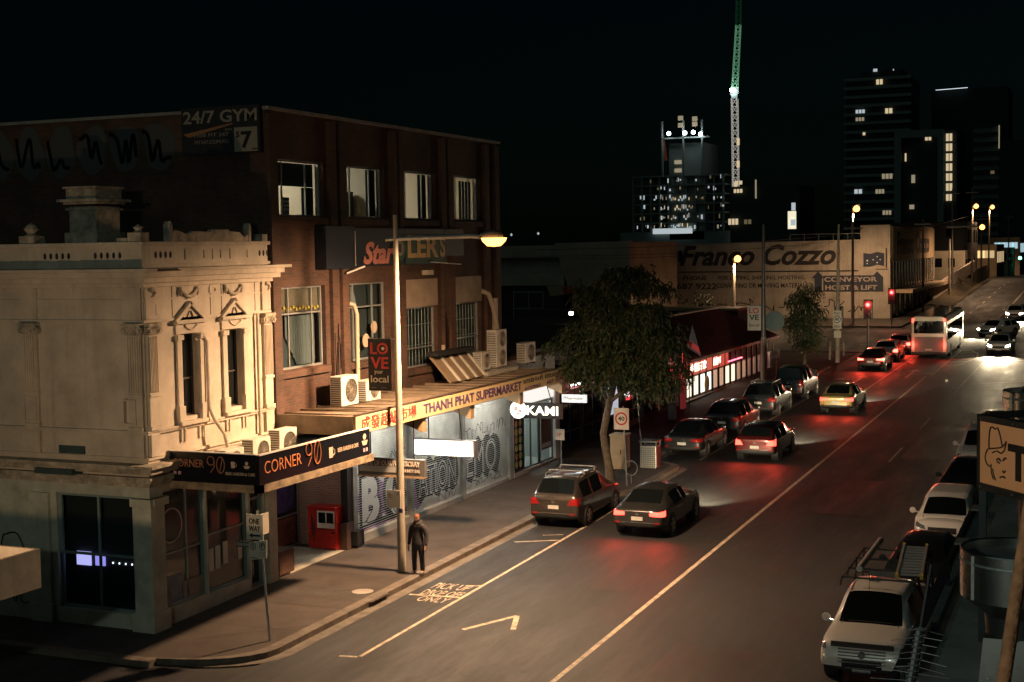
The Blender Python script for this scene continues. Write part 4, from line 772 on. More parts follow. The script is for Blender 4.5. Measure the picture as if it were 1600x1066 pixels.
m = MB(); m.box(-21.7, -21.5, 73.0, 73.5, 1.2, 3.4); tag(m.build('banner_sign', M('red_banner', (.3, .05, .05), .6, emit=((.8, .1, .1), .12))), 'narrow red upright sign left of the red roofed shop front', 'sign')
# ---------------- red roofed restaurant
rs = thing('red_roof_shop', 'long low shop with a dark red metal roof and bright lit windows', 'shop', (-25, 86, 1.1))
m = MB(); m.box(-30, -22.35, 75.4, 97, .6, 3.6); m.box(-22.36, -22.2, 75.4, 97, .6, 1.35); m.build('wall', M('dark_brown_wall', (.07, .045, .035), .8), rs)
m = MB(); m.prism([(-21.7, 3.5), (-26, 5.35), (-26, 5.5), (-21.7, 3.65)], 'y', 75.2, 97.2)
for k in range(44): m.prism([(-21.72, 3.66), (-25.95, 5.48), (-25.95, 5.53), (-21.72, 3.71)], 'y', 75.3+k*.5, 75.35+k*.5)
m.build('roof', M('red_roof', (.22, .035, .028), .6, noise=(1, .3)), rs); m = MB(); m.box(-26.3, -25.95, 75.2, 97.2, 5.2, 5.62); m.build('ridge_capping', M('pale_capping', (.3, .24, .18), .7), rs)
m = MB(); m.box(-22.3, -22.15, 76, 85, 2.65, 3.4); m.build('lit_signband', M('lit_signband', (.5, .1, .08), .5, emit=((1, .12, .08), .45)), rs)
m = MB(); text_into(m, '金龍酒家', (-22.15, 76.6, 2.8), Ya, Za, 3.4, .5, bold=.02); text_into(m, '越南', (-22.15, 81.5, 2.8), Ya, Za, 1.7, .5, bold=.02); m.build('lettering', E('shop_letter', (1, .9, .7), 2.2), rs)
m = MB(); m.box(-22.2, -22.12, 84.9, 88.5, 2.75, 2.82); m.box(-22.2, -22.12, 77, 84.5, 3.45, 3.5); m.build('pink_tube', E('pink_tube', (1, .15, .22), 4), rs)
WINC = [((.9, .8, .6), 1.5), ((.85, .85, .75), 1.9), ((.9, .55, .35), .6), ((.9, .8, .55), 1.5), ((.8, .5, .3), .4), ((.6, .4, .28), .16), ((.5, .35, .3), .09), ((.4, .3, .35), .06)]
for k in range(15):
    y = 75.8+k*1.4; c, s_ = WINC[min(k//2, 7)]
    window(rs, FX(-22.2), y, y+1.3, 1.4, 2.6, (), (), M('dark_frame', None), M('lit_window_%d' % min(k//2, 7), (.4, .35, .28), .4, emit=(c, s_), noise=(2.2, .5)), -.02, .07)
m = MB()
for k in range(15): m.box(-22.2, -22.12, 75.72+k*1.4, 75.8+k*1.4, .7, 3.5)
m.build('mullion', BLACK, rs)
m = MB(); m.box(-22.2, -22.1, 75.5, 97, 1.28, 1.36); m.build('rail', ALU, rs)
m = MB(); m.lathe([(.45, -22.1), (.5, -22.1), (.5, -22.06), (.45, -22.06)], (0, 79.8, 1.9), 'x', 18); m.build('wreath', M('gold_wreath', (.5, .35, .08), .4), rs)
# beach flag
f = thing('feather_flag', 'pointed triangular flag with red print leaning beside the red roofed shop', 'flag', (-20.9, 72, gz(72)+.145))
m = MB(); m.tube([(-20.9, 72, 1.1), (-20.85, 72, 4.2), (-20.7, 72, 5.8)], [.03, .025, .012], 6); m.build('pole', BLACK, f); m = MB(); m.prism([(-20.98, 4.6), (-20.2, 4.1), (-20.68, 5.8)], 'y', 71.98, 72.0); m.build('cloth', M('flag_blue_grey', (.14, .15, .2), .8), f); m = MB(); m.prism([(-20.96, 4.75), (-20.25, 4.25), (-20.35, 4.65), (-20.8, 4.95)], 'y', 71.96, 71.98); m.build('red_print', M('flag_red', (.5, .05, .06), .7, emit=((.9, .1, .1), .15)), f)
# ---------------- shop on the near corner, only its awning end reaches into view
oc = thing('near_corner_shop', 'pale awning corner of the shop across the side street at the left edge', 'shop', (-24, 18, .3))
m = MB(); m.box(-40, -22.3, 8, 17.5, .2, 6.5); m.build('wall', M('dark_shop_wall', None), oc)
m = MB(); m.box(-22.4, -19.45, 8, 21.35, 3.85, 3.95); m.build('awning_roof', AWR, oc); m = MB(); m.box(-19.45, -19.38, 8, 21.42, 3.5, 4.27); m.box(-24, -19.45, 21.35, 21.42, 3.5, 4.27); m.build('awning_fascia', M('pale_fascia', (.55, .47, .36), .6, noise=(2.5, .3)), oc)

fl = thing('awning_floodlight', 'floodlight standing on the near corner shop awning, outside the left edge', 'floodlight', (-20.6, 16.6, 3.95))
m = MB(); m.tube([(-20.6, 16.6, 3.95), (-20.6, 16.6, 4.6)], .03); m.box(-20.75, -20.45, 16.5, 16.66, 4.6, 4.95); m.build('housing', GREYM, fl); m = MB(); m.box(-20.72, -20.48, 16.66, 16.67, 4.62, 4.83); m.build('lens', LAMPGLOW, fl)
l = bpy.data.lights.new('flood', 'SPOT'); l.energy = FLOOD; l.color = (1, .62, .34); l.shadow_soft_size = .1; l.spot_size = R(176); l.spot_blend = .5
lo = bpy.data.objects.new('flood', l); COL.objects.link(lo); lo.parent = fl; lo.location = (0, .14, .98); lo.rotation_euler = (R(103), 0, R(12))
# ================================================================ VEHICLES (authored facing +Y, wheels on z = 0)
TRIM = M('black_trim', (.014, .014, .015), .6); TYRE = M('tyre_rubber', (.012, .012, .012), .8); RIM = M('alloy_rim', (.45, .44, .42), .3, .8)
PLATE = M('number_plate', (.62, .6, .55), .5); CHROME = M('chrome', (.6, .6, .6), .12, 1)
def paint(name, c, metal=.35): return M(name, c, .28, metal, coat=.9)
# station: y, ws, zb, zbelt, x5, z5, x6, z6, z7   (fractions are metres)
def SUVP(L=4.64, H=1.68, w=.91, hood=1.05, belt=1.02, tail=.0):
    h = L/2
    return w, [(-h, .86, .42, .86, .66, .93, .6, .96, .97), (-h+.06, .96, .33, belt-.02, .74, belt+.06, .68, belt+.1, belt+.11), (-h+.14+tail*.1, .985, .3, belt, .74, belt+.12, .67, belt+.16, belt+.17),
               (-h+.55+tail*.3, 1, .26, belt, .66, H-.2, .58, H-.08, H-.05), (-h+.78+tail*.2, 1, .25, belt, .66, H-.17, .58, H-.05, H-.01), (-h+1.42, 1, .24, belt-.01, .67, H-.14, .6, H-.03, H), (-h+1.52, 1, .24, belt-.01, .67, H-.14, .6, H-.03, H), (-h+2.32, 1, .24, belt-.02, .67, H-.15, .6, H-.03, H), (-h+2.42, 1, .24, belt-.02, .67, H-.16, .6, H-.04, H),
               (-h+2.86, 1, .24, belt-.02, .64, H-.24, .56, H-.12, H-.07), (-h+3.52, 1, .25, belt-.03, .76, hood-.01, .66, hood+.03, hood+.06), (-h+3.75, 1, .26, belt-.05, .76, hood-.03, .6, hood+.0, hood+.03), (h-.45, .99, .27, belt-.14, .72, hood-.12, .5, hood-.07, hood-.04), (h-.14, .92, .3, .72, .62, .83, .45, .87, .89), (h-.03, .84, .3, .58, .56, .66, .4, .7, .72), (h, .78, .36, .5, .5, .56, .36, .6, .61)]
def SEDP(L=4.75, H=1.46, w=.91):
    h = L/2; b = .94
    return w, [(-h, .84, .42, .76, .62, .84, .5, .88, .89), (-h+.07, .94, .34, b-.06, .72, b-.0, .6, b+.04, b+.05), (-h+.5, 1, .28, b, .74, b+.04, .62, b+.08, b+.1), (-h+.62, 1, .27, b, .72, b+.08, .62, b+.12, b+.13),
               (-h+1.3, 1, .25, b, .6, H-.17, .52, H-.07, H-.04), (-h+1.6, 1, .24, b, .6, H-.12, .52, H-.03, H), (-h+2.2, 1, .24, b, .61, H-.12, .53, H-.03, H), (-h+2.3, 1, .24, b, .61, H-.12, .53, H-.03, H), (-h+2.75, 1, .24, b-.01, .6, H-.16, .52, H-.07, H-.04),
               (-h+3.5, 1, .24, b-.02, .75, b+.03, .64, b+.06, b+.08), (-h+3.75, 1, .25, b-.05, .75, b-.0, .58, b+.03, b+.05), (h-.4, .98, .26, b-.16, .7, b-.13, .5, b-.08, b-.06), (h-.1, .9, .28, .6, .6, .7, .42, .74, .75), (h, .78, .34, .5, .5, .55, .36, .58, .6)]
def car(name, label, cat, prof, mat, side, wind, rear, group=None, wheel_r=.335, axles=(-1.35, 1.38), tails='off', heads='off', rails=False, plate=None, tail_kind='suv', face=None, seam=True, bars=False):
    w, st = prof; L = st[-1][0]-st[0][0]; root = thing(name, label, cat, (0, 0, 0), 0, group)
    rings = []
    for (y, ws, zb, zt, x5, z5, x6, z6, z7) in st:
        W_ = w*ws; zm = zb+(zt-zb)*.52
        half = [(0, zb), (W_*.8, zb), (W_*.965, zb+.1), (W_*1.0, zm), (W_*.955, zt), (min(x5+.03, W_), z5), (x6, z6), (0, z7)]
        ring = [(x, y, z) for x, z in half] + [(-x, y, z) for x, z in half[-2:0:-1]]
        rings.append(ring)
    n = 14; vs = [p for r in rings for p in r]; fs = []; ms = []
    for i in range(len(rings)-1):
        for k in range(n):
            fs.append((i*n+k, i*n+(k+1) % n, (i+1)*n+(k+1) % n, (i+1)*n+k)); m_ = 0
            kk = k if k < 7 else 13-k
            if kk in (0, 1): m_ = 1
            if kk == 4 and i in side: m_ = (4 if k < 7 else 6)+side.index(i) % 2 if len(side) <= 2 else (4 if k < 7 else 6)+(0 if side.index(i) < len(side)/2 else 1)
            if kk == 6 and i in wind: m_ = 2
            if kk == 6 and i in rear: m_ = 3
            ms.append(m_)
    for i0 in (0, len(rings)-1):
        o = i0*n
        fs.append((o, o+1, o+13)); ms.append(1)
        for k in range(1, 6): fs.append((o+k, o+k+1, o+13-k, o+14-k)); ms.append(1 if k < 2 else 0)
        fs.append((o+6, o+7, o+8)); ms.append(0)
    me = bpy.data.meshes.new('ctl'); me.from_pydata(vs, [], fs); me.polygons.foreach_set('material_index', ms)
    for k in range(8): me.materials.append(mat)
    bm = bmesh.new(); bm.from_mesh(me); bmesh.ops.recalc_face_normals(bm, faces=bm.faces)
    cl = bm.edges.layers.float.get('crease_edge') or bm.edges.layers.float.new('crease_edge')
    for e_ in bm.edges:
        a, b = e_.verts[0].index, e_.verts[1].index
        ka, kb = sorted((min(a % n, n-a % n), min(b % n, n-b % n)))
        if ka == kb == 4: e_[cl] = .6
        if ka == kb == 6: e_[cl] = .45
        if ka == kb == 2: e_[cl] = .35
        ms_ = {f.material_index for f in e_.link_faces}
        if len(ms_) > 1 and max(ms_) > 1: e_[cl] = 1
        elif len(ms_) > 1: e_[cl] = .7
        if ka != kb and {ka, kb} <= {4, 5, 6, 7} and (a//n in (0, len(rings)-1)): e_[cl] = max(e_[cl], .5)
    vl = bm.verts.layers.float.get('crease_vert') or bm.verts.layers.float.new('crease_vert')
    for v_ in bm.verts:
        ms_ = [f.material_index for f in v_.link_faces]
        if max(ms_) > 1 and any(ms_.count(k) == 1 for k in set(ms_) if k > 1): v_[vl] = .75
    bm.to_mesh(me); bm.free()
    ob = bpy.data.objects.new('ctl', me); COL.objects.link(ob); sb = ob.modifiers.new('s', 'SUBSURF'); sb.levels = sb.render_levels = 2
    dg = bpy.context.evaluated_depsgraph_get(); ev = bpy.data.meshes.new_from_object(ob.evaluated_get(dg)); bpy.data.objects.remove(ob)
    V = [v.co.copy() for v in ev.vertices]
    grp = {}
    for p in ev.polygons: grp.setdefault(p.material_index, []).append(tuple(p.vertices))
    bvh = BVHTree.FromPolygons(V, [f for g in grp.values() for f in g])
    bpy.data.meshes.remove(ev)
    def sub(keys):
        mb = MB(); idx = {}
        for kx, key in enumerate(keys):
            for f in grp.get(key, []):
                q = []
                for i in f:
                    if i not in idx: idx[i] = len(mb.v); mb.v.append(tuple(V[i]))
                    q.append(idx[i])
                mb.f.append(q); mb.m.append(kx)
        return mb
    body = sub([0, 1])
    body.mi = 1
    for ya in axles:
        for sx in (-1, 1):
            body.lathe([(wheel_r+.065, sx*(w-.3)), (wheel_r+.065, sx*(w-.02)), (wheel_r+.045, sx*(w+.006)), (0, sx*(w+.006))], (0, ya, wheel_r+.01), 'x', 24)
    body.build('body', [mat, TRIM], root, smooth=45)
    for key, nm in ((2, 'windscreen'), (3, 'rear_window'), (4, 'side_window'), (5, 'side_window'), (6, 'side_window'), (7, 'side_window')):
        if grp.get(key): sub([key]).build(nm, CARGLASS, root, smooth=60)
    for ya in axles:
        for sx in (-1, 1):
            wh_ = MB(); r = wheel_r; xo = sx*(w+.012)
            wh_.lathe([(r*.66, xo-sx*.2), (r*.95, xo-sx*.2), (r, xo-sx*.16), (r, xo-sx*.03), (r*.93, xo), (r*.7, xo), (r*.68, xo-sx*.05)], (0, ya, r), 'x', 26)
            wo = wh_.build('wheel', TYRE, root, smooth=40)
            rm_ = MB(); rm_.lathe([(r*.7, xo-sx*.02), (r*.7, xo-sx*.002), (r*.64, xo-sx*.002), (r*.6, xo-sx*.05)], (0, ya, r), 'x', 26)
            for q in range(5):
                an = q*2*math.pi/5+.3
                for da in (-.17, .17): rm_.tube([(xo-sx*.02, ya+r*.1*math.cos(an), r+r*.1*math.sin(an)), (xo-sx*.012, ya+r*.66*math.cos(an+da), r+r*.66*math.sin(an+da))], [.035, .022], 5)
            rm_.lathe([(.05, xo-sx*.02), (.05, xo-sx*.002), (0, xo-sx*.002)], (0, ya, r), 'x', 12); rm_.build('rim', RIM, wo)
    def patch(nm, m_, o, u, v, d, uv, nu=8, nv=4, off=.01, parent=root, mb=None):
        """thin panel that follows the body: cast a rectangle (or polygon in u,v) on to it"""
        o, u, v, d = Vector(o), Vector(u), Vector(v), Vector(d).normalized(); own = mb is None; mb = mb or MB()
        P = {}
        for i in range(nu+1):
            for j in range(nv+1):
                s_, t_ = i/nu, j/nv
                b0, b1, t1, t0 = uv; a = [(b0[k]*(1-s_)+b1[k]*s_)*(1-t_)+(t0[k]*(1-s_)+t1[k]*s_)*t_ for k in (0, 1)]
                h_, nrm, _, _ = bvh.ray_cast(o+u*a[0]+v*a[1], d)
                if h_ is not None: P[i, j] = h_
        fr = {k: mb.v.append(tuple(p-d*off)) or len(mb.v)-1 for k, p in P.items()}; bk = {k: mb.v.append(tuple(p+d*.02)) or len(mb.v)-1 for k, p in P.items()}
        for i in range(nu):
            for j in range(nv):
                q = [(i, j), (i+1, j), (i+1, j+1), (i, j+1)]
                if all(k in P for k in q): mb.f.append([fr[k] for k in q]); mb.m.append(mb.mi)
        bd = [(i, 0) for i in range(nu+1)]+[(nu, j) for j in range(1, nv+1)]+[(i, nv) for i in range(nu-1, -1, -1)]+[(0, j) for j in range(nv-1, -1, -1)]
        for a, b in zip(bd, bd[1:]):
            if a in P and b in P: mb.f.append([fr[a], fr[b], bk[b], bk[a]]); mb.m.append(mb.mi)
        return mb.build(nm, m_, parent, smooth=30) if own and mb.v else mb
    root_patch = patch
    h = L/2; yb, yf = -h-1, h+1; sq = lambda a, b, c, d: ((a, c), (b, c), (b, d), (a, d))
    tm = {'off': TAILOFF, 'on': TAILON, 'brake': BRAKEON}[tails]
    zt = st[1][3]
    for sx in (-1, 1):
        if tail_kind == 'suv': uv = ((sx*.5, zt-.17), (sx*(w+.05), zt-.2), (sx*(w+.05), zt+.06), (sx*.62, zt+.02))
        elif tail_kind == 'bar': uv = ((sx*.42, zt-.12), (sx*(w+.05), zt-.16), (sx*(w+.05), zt+.02), (sx*.42, zt-.01))
        else: uv = ((sx*.62, zt-.3), (sx*(w+.05), zt-.3), (sx*(w+.05), zt+.1), (sx*.66, zt+.1))
        patch('tail_light', tm, (0, yb, 0), Xa, Za, (-sx*.28, 1, 0) if tail_kind != 'tall' else (-sx*.15, 1, 0), tuple((a+(-sx*-.28*1.0 if tail_kind != 'tall' else sx*.15), b) for a, b in uv), 8, 4, .012)
        zf = st[-3][3] if not face else face
        patch('headlight', HEADOFF if heads == 'off' else HEADON, (0, yf, 0), Xa, Za, (-sx*.35, -1, -.1), tuple((a+sx*.40, b+.1) for a, b in ((sx*.44, zf-.1), (sx*(w-.08), zf-.02), (sx*(w-.04), zf+.12), (sx*.5, zf+.02))), 8, 4, .012)
    gm = MB(); patch('', None, (0, yf, 0), Xa, Za, (0, -1, 0), sq(-.42, .42, .5, .68), 10, 4, .008, mb=gm); patch('', None, (0, yf, 0), Xa, Za, (0, -1, 0), sq(-.5, .5, .32, .43), 10, 3, .008, mb=gm); gm.build('grille', TRIM, root)
    gm = MB(); patch('', None, (0, yb, 0), Xa, Za, (0, 1, 0), sq(-.8, .8, .36, .5), 12, 3, .012, mb=gm); gm.build('rear_bumper_trim', TRIM, root)
    gm = MB(); patch('', None, (0, yb, 0), Xa, Za, (0, 1, 0), sq(-.55, .55, .52, .545), 10, 1, .018, mb=gm); gm.build('bumper_strip', CHROME, root)
    for sx in (-1, 1): patch('reflector', TAILOFF, (0, yb, 0), Xa, Za, (0, 1, 0), sq(sx*.58, sx*.76, .5, .55), 3, 1, .02)
    zp = zt-.26 if tail_kind != 'bar' else zt-.22
    pm = patch('number_plate', PLATE, (0, yb, 0), Xa, Za, (0, 1, 0), sq(-.19, .19, zp-.06, zp+.06), 4, 2, .02)
    pm2 = patch('number_plate', PLATE, (0, yf, 0), Xa, Za, (0, -1, 0), sq(-.19, .19, .38, .49), 4, 2, .025)
    gm = MB()
    for uv in (sq(-.62, .62, .6, .612), sq(-.63, -.618, .6, zt-.02), sq(.618, .63, .6, zt-.02)): patch('', None, (0, yb, 0), Xa, Za, (0, 1, 0), uv, 10, 6, .003, mb=gm)
    gm.build('tailgate_gap', TRIM, root)
    gm = MB(); patch('', None, (0, yb, 0), Xa, Za, (0, 1, 0), sq(-.05, .05, zt-.11, zt-.03), 4, 4, .014, mb=gm); gm.build('badge', CHROME, root)
    if tail_kind != 'bar': gm = MB(); patch('', None, (0, yb, 0), Xa, Za, (0, 1, 0), sq(-.32, .02, zt+.08, zt+.1), 6, 1, .02, mb=gm); gm.build('wiper', TRIM, root)
    gm = MB(); patch('', None, (0, 0, 4), Xa, Ya, (0, 0, -1), sq(-.5, .5, h-.42, h-.405), 10, 1, .003, mb=gm); patch('', None, (0, 0, 4), Xa, Ya, (0, 0, -1), sq(-.62, -.605, h-.45, st[wind[0]+1][0]+.1), 1, 8, .003, mb=gm); patch('', None, (0, 0, 4), Xa, Ya, (0, 0, -1), sq(.605, .62, h-.45, st[wind[0]+1][0]+.1), 1, 8, .003, mb=gm); gm.build('bonnet_gap', TRIM, root)
    if seam:
        for sx in (-1, 1):
            gm = MB()
            for y in (st[side[0]][0]-.02, (st[side[0]+2][0]+st[side[0]+3][0])/2 if len(side) > 1 else 0, st[wind[0]+1][0]-.25): patch('', None, (sx*2, y, 0), Ya, Za, (-sx, 0, 0), sq(-.006, .006, .34, zt-.02), 1, 8, .002, mb=gm)
            patch('', None, (sx*2, 0, 0), Ya, Za, (-sx, 0, 0), sq(-h*.55, h*.42, .33, .345), 8, 1, .002, mb=gm); gm.build('door_seam', TRIM, root)
            for y in (st[side[0]][0]+.12, (st[side[0]+2][0]+st[side[0]+3][0])/2+.12): patch('door_handle', CHROME if rails else mat, (sx*2, y, 0), Ya, Za, (-sx, 0, 0), sq(0, .2, zt-.13, zt-.1), 4, 1, .03)
    for sx in (-1, 1):
        ym = st[wind[0]+1][0]-.3; mm_ = MB(); mm_.lathe([(0, -.07), (.085, -.05), (.1, .02), (.09, .05), (0, .06)], (sx*(w+.1), ym, zt+.1), 'y', 10); mm_.tube([(sx*(w-.08), ym, zt+.03), (sx*(w+.08), ym, zt+.08)], .025, 6); mm_.build('mirror', mat, root, smooth=True)
    if rails:
        for sx in (-1, 1):
            rl = MB(); H = max(s[8] for s in st); y0, y1 = st[4][0], st[9][0]-.1
            rl.tube([(sx*.58, y0, H-.05), (sx*.59, y0+.1, H+.03), (sx*.59, y1-.1, H+.02), (sx*.56, y1, H-.06)], .018, 6); rl.build('roof_rail', STEEL, root, smooth=True)
    if bars:
        H = max(s[8] for s in st)
        for y in (st[5][0]-.1, st[8][0]-.05):
            rb = MB(); rb.box(-.62, .62, y-.04, y+.04, H+.07, H+.1); rb.box(-.66, -.6, y-.05, y+.05, H-.04, H+.09); rb.box(.6, .66, y-.05, y+.05, H-.04, H+.09); rb.build('roof_bar', STEEL, root, bevel=.008)
    def lamps(on_rear, on_front, e_r=14, e_f=2600):
        if on_rear:
            for sx in (-1, 1):
                l = bpy.data.lights.new('tail_glow', 'SPOT'); l.energy = e_r; l.color = (1, .06, .03); l.shadow_soft_size = .08; l.spot_size = R(150); l.spot_blend = .6
                lo = bpy.data.objects.new('tail_glow', l); COL.objects.link(lo); lo.parent = root; lo.location = (sx*.7, -h-.12, .85); lo.rotation_euler = (R(-62), 0, 0)
        if on_front:
            for sx in (-1, 1):
                l = bpy.data.lights.new('head_beam', 'SPOT'); l.energy = e_f; l.color = (1, .80, .50); l.shadow_soft_size = .06; l.spot_size = R(62); l.spot_blend = .8
                lo = bpy.data.objects.new('head_beam', l); COL.objects.link(lo); lo.parent = root; lo.location = (sx*.6, h+.12, .68); lo.rotation_euler = (R(83), 0, 0)
    lamps(tails in ('on', 'brake'), heads == 'on', 130 if tails == 'brake' else 75)
    return root
def put(o, x, y, rot=0):
    o.location = (x, y, gz(y)); sl = math.atan(GR); o.rotation_euler = (sl*math.cos(rot), 0, rot); return o
def put_copy(o, x, y, label, rot=0): return put(copy_tree(o, (0, 0, 0), 0, label), x, y, rot)
SS, SW_, SR_ = [4, 6], [9], [2]       # SUV profile: side window cells, windscreen, rear window
PK = 'cars parked along the left kerb'
suv = car('parked_suv', 'dark bronze grey SUV with silver roof bars parked nearest on the left kerb', 'suv', SUVP(), paint('bronze_grey_paint', (.075, .066, .058), .6), [3, 4, 6, 7], SW_, SR_, PK, bars=True, rails=True)
put(suv, -17.32, 45.75)
sed = car('parked_sedan', 'dark grey sedan parked on the left kerb just beyond the litter bin', 'sedan', SEDP(4.77), paint('slate_paint', (.05, .052, .055), .6), [4, 5, 7], [8], [3], PK, axles=(-1.4, 1.42), tail_kind='bar'); put(sed, -17.3, 60.8)
hat = car('parked_hatchback', 'black hatchback parked just ahead of the grey sedan on the left kerb', 'hatchback', SUVP(4.45, 1.58, .91, .98, .96), paint('black_gloss_paint', (.018, .018, .02), .3), [3, 4, 6, 7], SW_, SR_, PK, axles=(-1.3, 1.3)); put(hat, -17.3, 67.3)
su2 = car('parked_suv', 'dark SUV with a tall rear window parked third beyond the litter bin', 'suv', SUVP(4.66, 1.7), paint('charcoal_paint', (.03, .032, .035), .5), [3, 4, 6, 7], SW_, SR_, PK, rails=True, tail_kind='suv'); put(su2, -17.3, 74.7)
van = car('parked_van', 'black people mover parked farthest along the left kerb by the chevron sign', 'van', SUVP(4.75, 1.86, .92, 1.12, 1.08), paint('dark_navy_paint', (.02, .022, .028), .4), [3, 4, 6, 7], SW_, SR_, PK, tail_kind='tall'); put(van, -17.3, 82.0)
# ---- right kerb, facing the camera
PR = 'cars parked along the right kerb'
golf = car('parked_hatchback', 'white hatchback parked facing the camera on the right, between two dark cars', 'hatchback', SUVP(4.2, 1.48, .89, .92, .92), paint('white_car_paint', (.86, .84, .80), .0), [3, 4, 6, 7], SW_, SR_, PR, axles=(-1.25, 1.28), face=.7); put(golf, -4.9, 46.3, math.pi)
m = MB(); m.lathe([(.06, 2.04), (.075, 2.04), (.075, 2.07), (.06, 2.07)], (0, 0, .76), 'y', 18); m.build('bonnet_badge', CHROME, golf)
wsu = car('parked_suv', 'white SUV parked facing the camera on the right, partly behind the tan sign board', 'suv', SUVP(4.66, 1.7), paint('white_car_paint', None), [3, 4, 6, 7], SW_, SR_, PR, rails=True, face=.78); put(wsu, -5.0, 59.6, math.pi)
dk1 = car('parked_sedan', 'dark car with a bare glossy roof between the ladder truck and the white hatchback', 'sedan', SEDP(4.5, 1.44), paint('blue_black_paint', (.014, .02, .022), .3), [4, 5, 7], [8], [3], PR, axles=(-1.32, 1.36)); put(dk1, -4.8, 39.5, math.pi)
put_copy(dk1, -4.9, 53.0, 'dark car roof between the white hatchback and the white SUV on the right', math.pi); put_copy(dk1, -5.0, 66.4, 'dark car mostly hidden behind the white SUV and the tan sign board', math.pi)
# ---- white utility truck with ladder rack
UTEP = (.93, [(-.98, .97, .45, 1.02, .78, 1.08, .7, 1.12, 1.12), (-.92, 1, .4, 1.06, .7, 1.5, .62, 1.62, 1.66), (-.75, 1, .38, 1.06, .68, 1.58, .6, 1.7, 1.75), (-.05, 1, .36, 1.06, .68, 1.6, .6, 1.73, 1.78), (.05, 1, .36, 1.06, .68, 1.6, .6, 1.73, 1.78), (.75, 1, .36, 1.05, .66, 1.57, .58, 1.69, 1.74),
        (1.45, 1, .37, 1.05, .8, 1.1, .7, 1.15, 1.18), (1.7, 1, .38, 1.04, .8, 1.09, .68, 1.14, 1.17), (2.25, 1, .4, 1.0, .8, 1.05, .66, 1.1, 1.12), (2.5, .98, .42, .94, .79, .99, .64, 1.03, 1.05), (2.6, .95, .42, .76, .77, .84, .62, .88, .9), (2.66, .9, .42, .58, .72, .66, .58, .7, .72)])
ute = car('utility_truck', 'silver white double cab utility with aluminium ladder on its roof rack, nearest on the right', 'utility truck', UTEP, paint('silver_white_paint', (.74, .72, .68), .1), [1, 2, 4], [5], [0], PR, wheel_r=.38, axles=(-1.5, 1.55), face=.88, seam=False)
WP = _M['silver_white_paint']
m = MB()
for sx in (-1, 1): m.box(sx*.93-.03*(sx > 0), sx*.93+.03*(sx < 0), -2.7, -1.0, .5, 1.1)
m.box(-.93, .93, -2.74, -2.7, .5, 1.1); m.box(-.9, .9, -2.7, -1.0, .6, .66); m.build('tray', WP, ute, bevel=.01)
m = MB(); m.box(-.86, .86, -2.66, -1.02, 1.0, 1.06); m.build('tray_cover', TRIM, ute)
m = MB()
for y in (.45, -.45, -1.5, -2.6):
    z = 1.92; m.tube([(-.82, y, z), (.82, y, z)], .022, 6)
    for sx in (-1, 1): m.tube([(sx*.8, y, z), (sx*.84, y, 1.72 if y > -.6 else 1.1)], .022, 6)
for sx in (-1, 1): m.tube([(sx*.8, .6, 1.88), (sx*.8, -2.7, 1.92)], .02, 6)
m.tube([(-.85, -.9, 1.1), (-.7, -.85, 1.75), (0, -.8, 1.8), (.7, -.85, 1.75), (.85, -.9, 1.1)], .03, 8); m.build('roof_rack', BLACK, ute)
m = MB()
m.tube([(.5, -3.3, 2.0), (.5, -.1, 2.0)], .075, 12); m.build('pipe_carrier', ALU, ute, smooth=40)
m = MB(); m.box(-.35, .35, -.6, -.5, 1.75, 1.9); m.build('roof_box', GREYM, ute)
GR_ = MB()
for k in range(5): GR_.box(-.5, .5, 2.56, 2.685-.012*k, .62+k*.065, .645+k*.065)
GR_.build('grille_bar', CHROME, ute); m = MB(); m.lathe([(.0, 2.7), (.07, 2.7), (.08, 2.66)], (0, 0, .8), 'y', 16); m.build('badge', CHROME, ute)
m = MB(); m.box(-.34, .34, 2.66, 2.72, .5, .55); m.build('light_bar', BLACK, ute); m = MB()
for k in range(12): m.box(-.32+k*.054, -.28+k*.054, 2.72, 2.727, .51, .54)
m.build('light_bar_lens', HEADOFF, ute)
m = MB(); m.prism([(2.52, 1.0), (2.6, .93), (2.62, .94), (2.54, 1.03)], 'x', -.66, .66); m.build('bonnet_protector', TRIM, ute)
m = MB(); m.tube([(.1, 1.0, 1.72), (.1, .95, 2.3)], .006, 4); m.build('aerial', BLACK, ute)
text('1FX 3OS', (.17, 2.70, .405), -Xa, Za, .34, .07, M('plate_blue', (.05, .07, .2), .5), ute)
put(ute, -4.98, 32.75, math.pi)
ld = thing('ladder', 'short aluminium ladder with yellow feet tied on the silver utility truck rack', 'ladder', (-4.5, 34.1, 2.4))
m = MB()
LM = Matrix.Translation((-4.45, 34.1, 0)) @ Matrix.Rotation(R(5), 4, 'Z'); m.T = LM
for sx in (-.27, .27): m.box(sx-.03, sx+.03, -1.75, 1.75, 2.41, 2.5)
m.build('stile', ALU, ld); m = MB()
m.T = LM
for k in range(11): m.box(-.24, .24, -1.55+k*.3, -1.48+k*.3, 2.43, 2.47)
m.build('rung', ALU, ld); m = MB()
m.T = LM
for sx in (-.27, .27):
    for y in (-1.76, 1.6): m.box(sx-.035, sx+.035, y, y+.16, 2.405, 2.505)
m.build('foot', M('yellow_plastic', (.6, .42, .06), .5), ld)
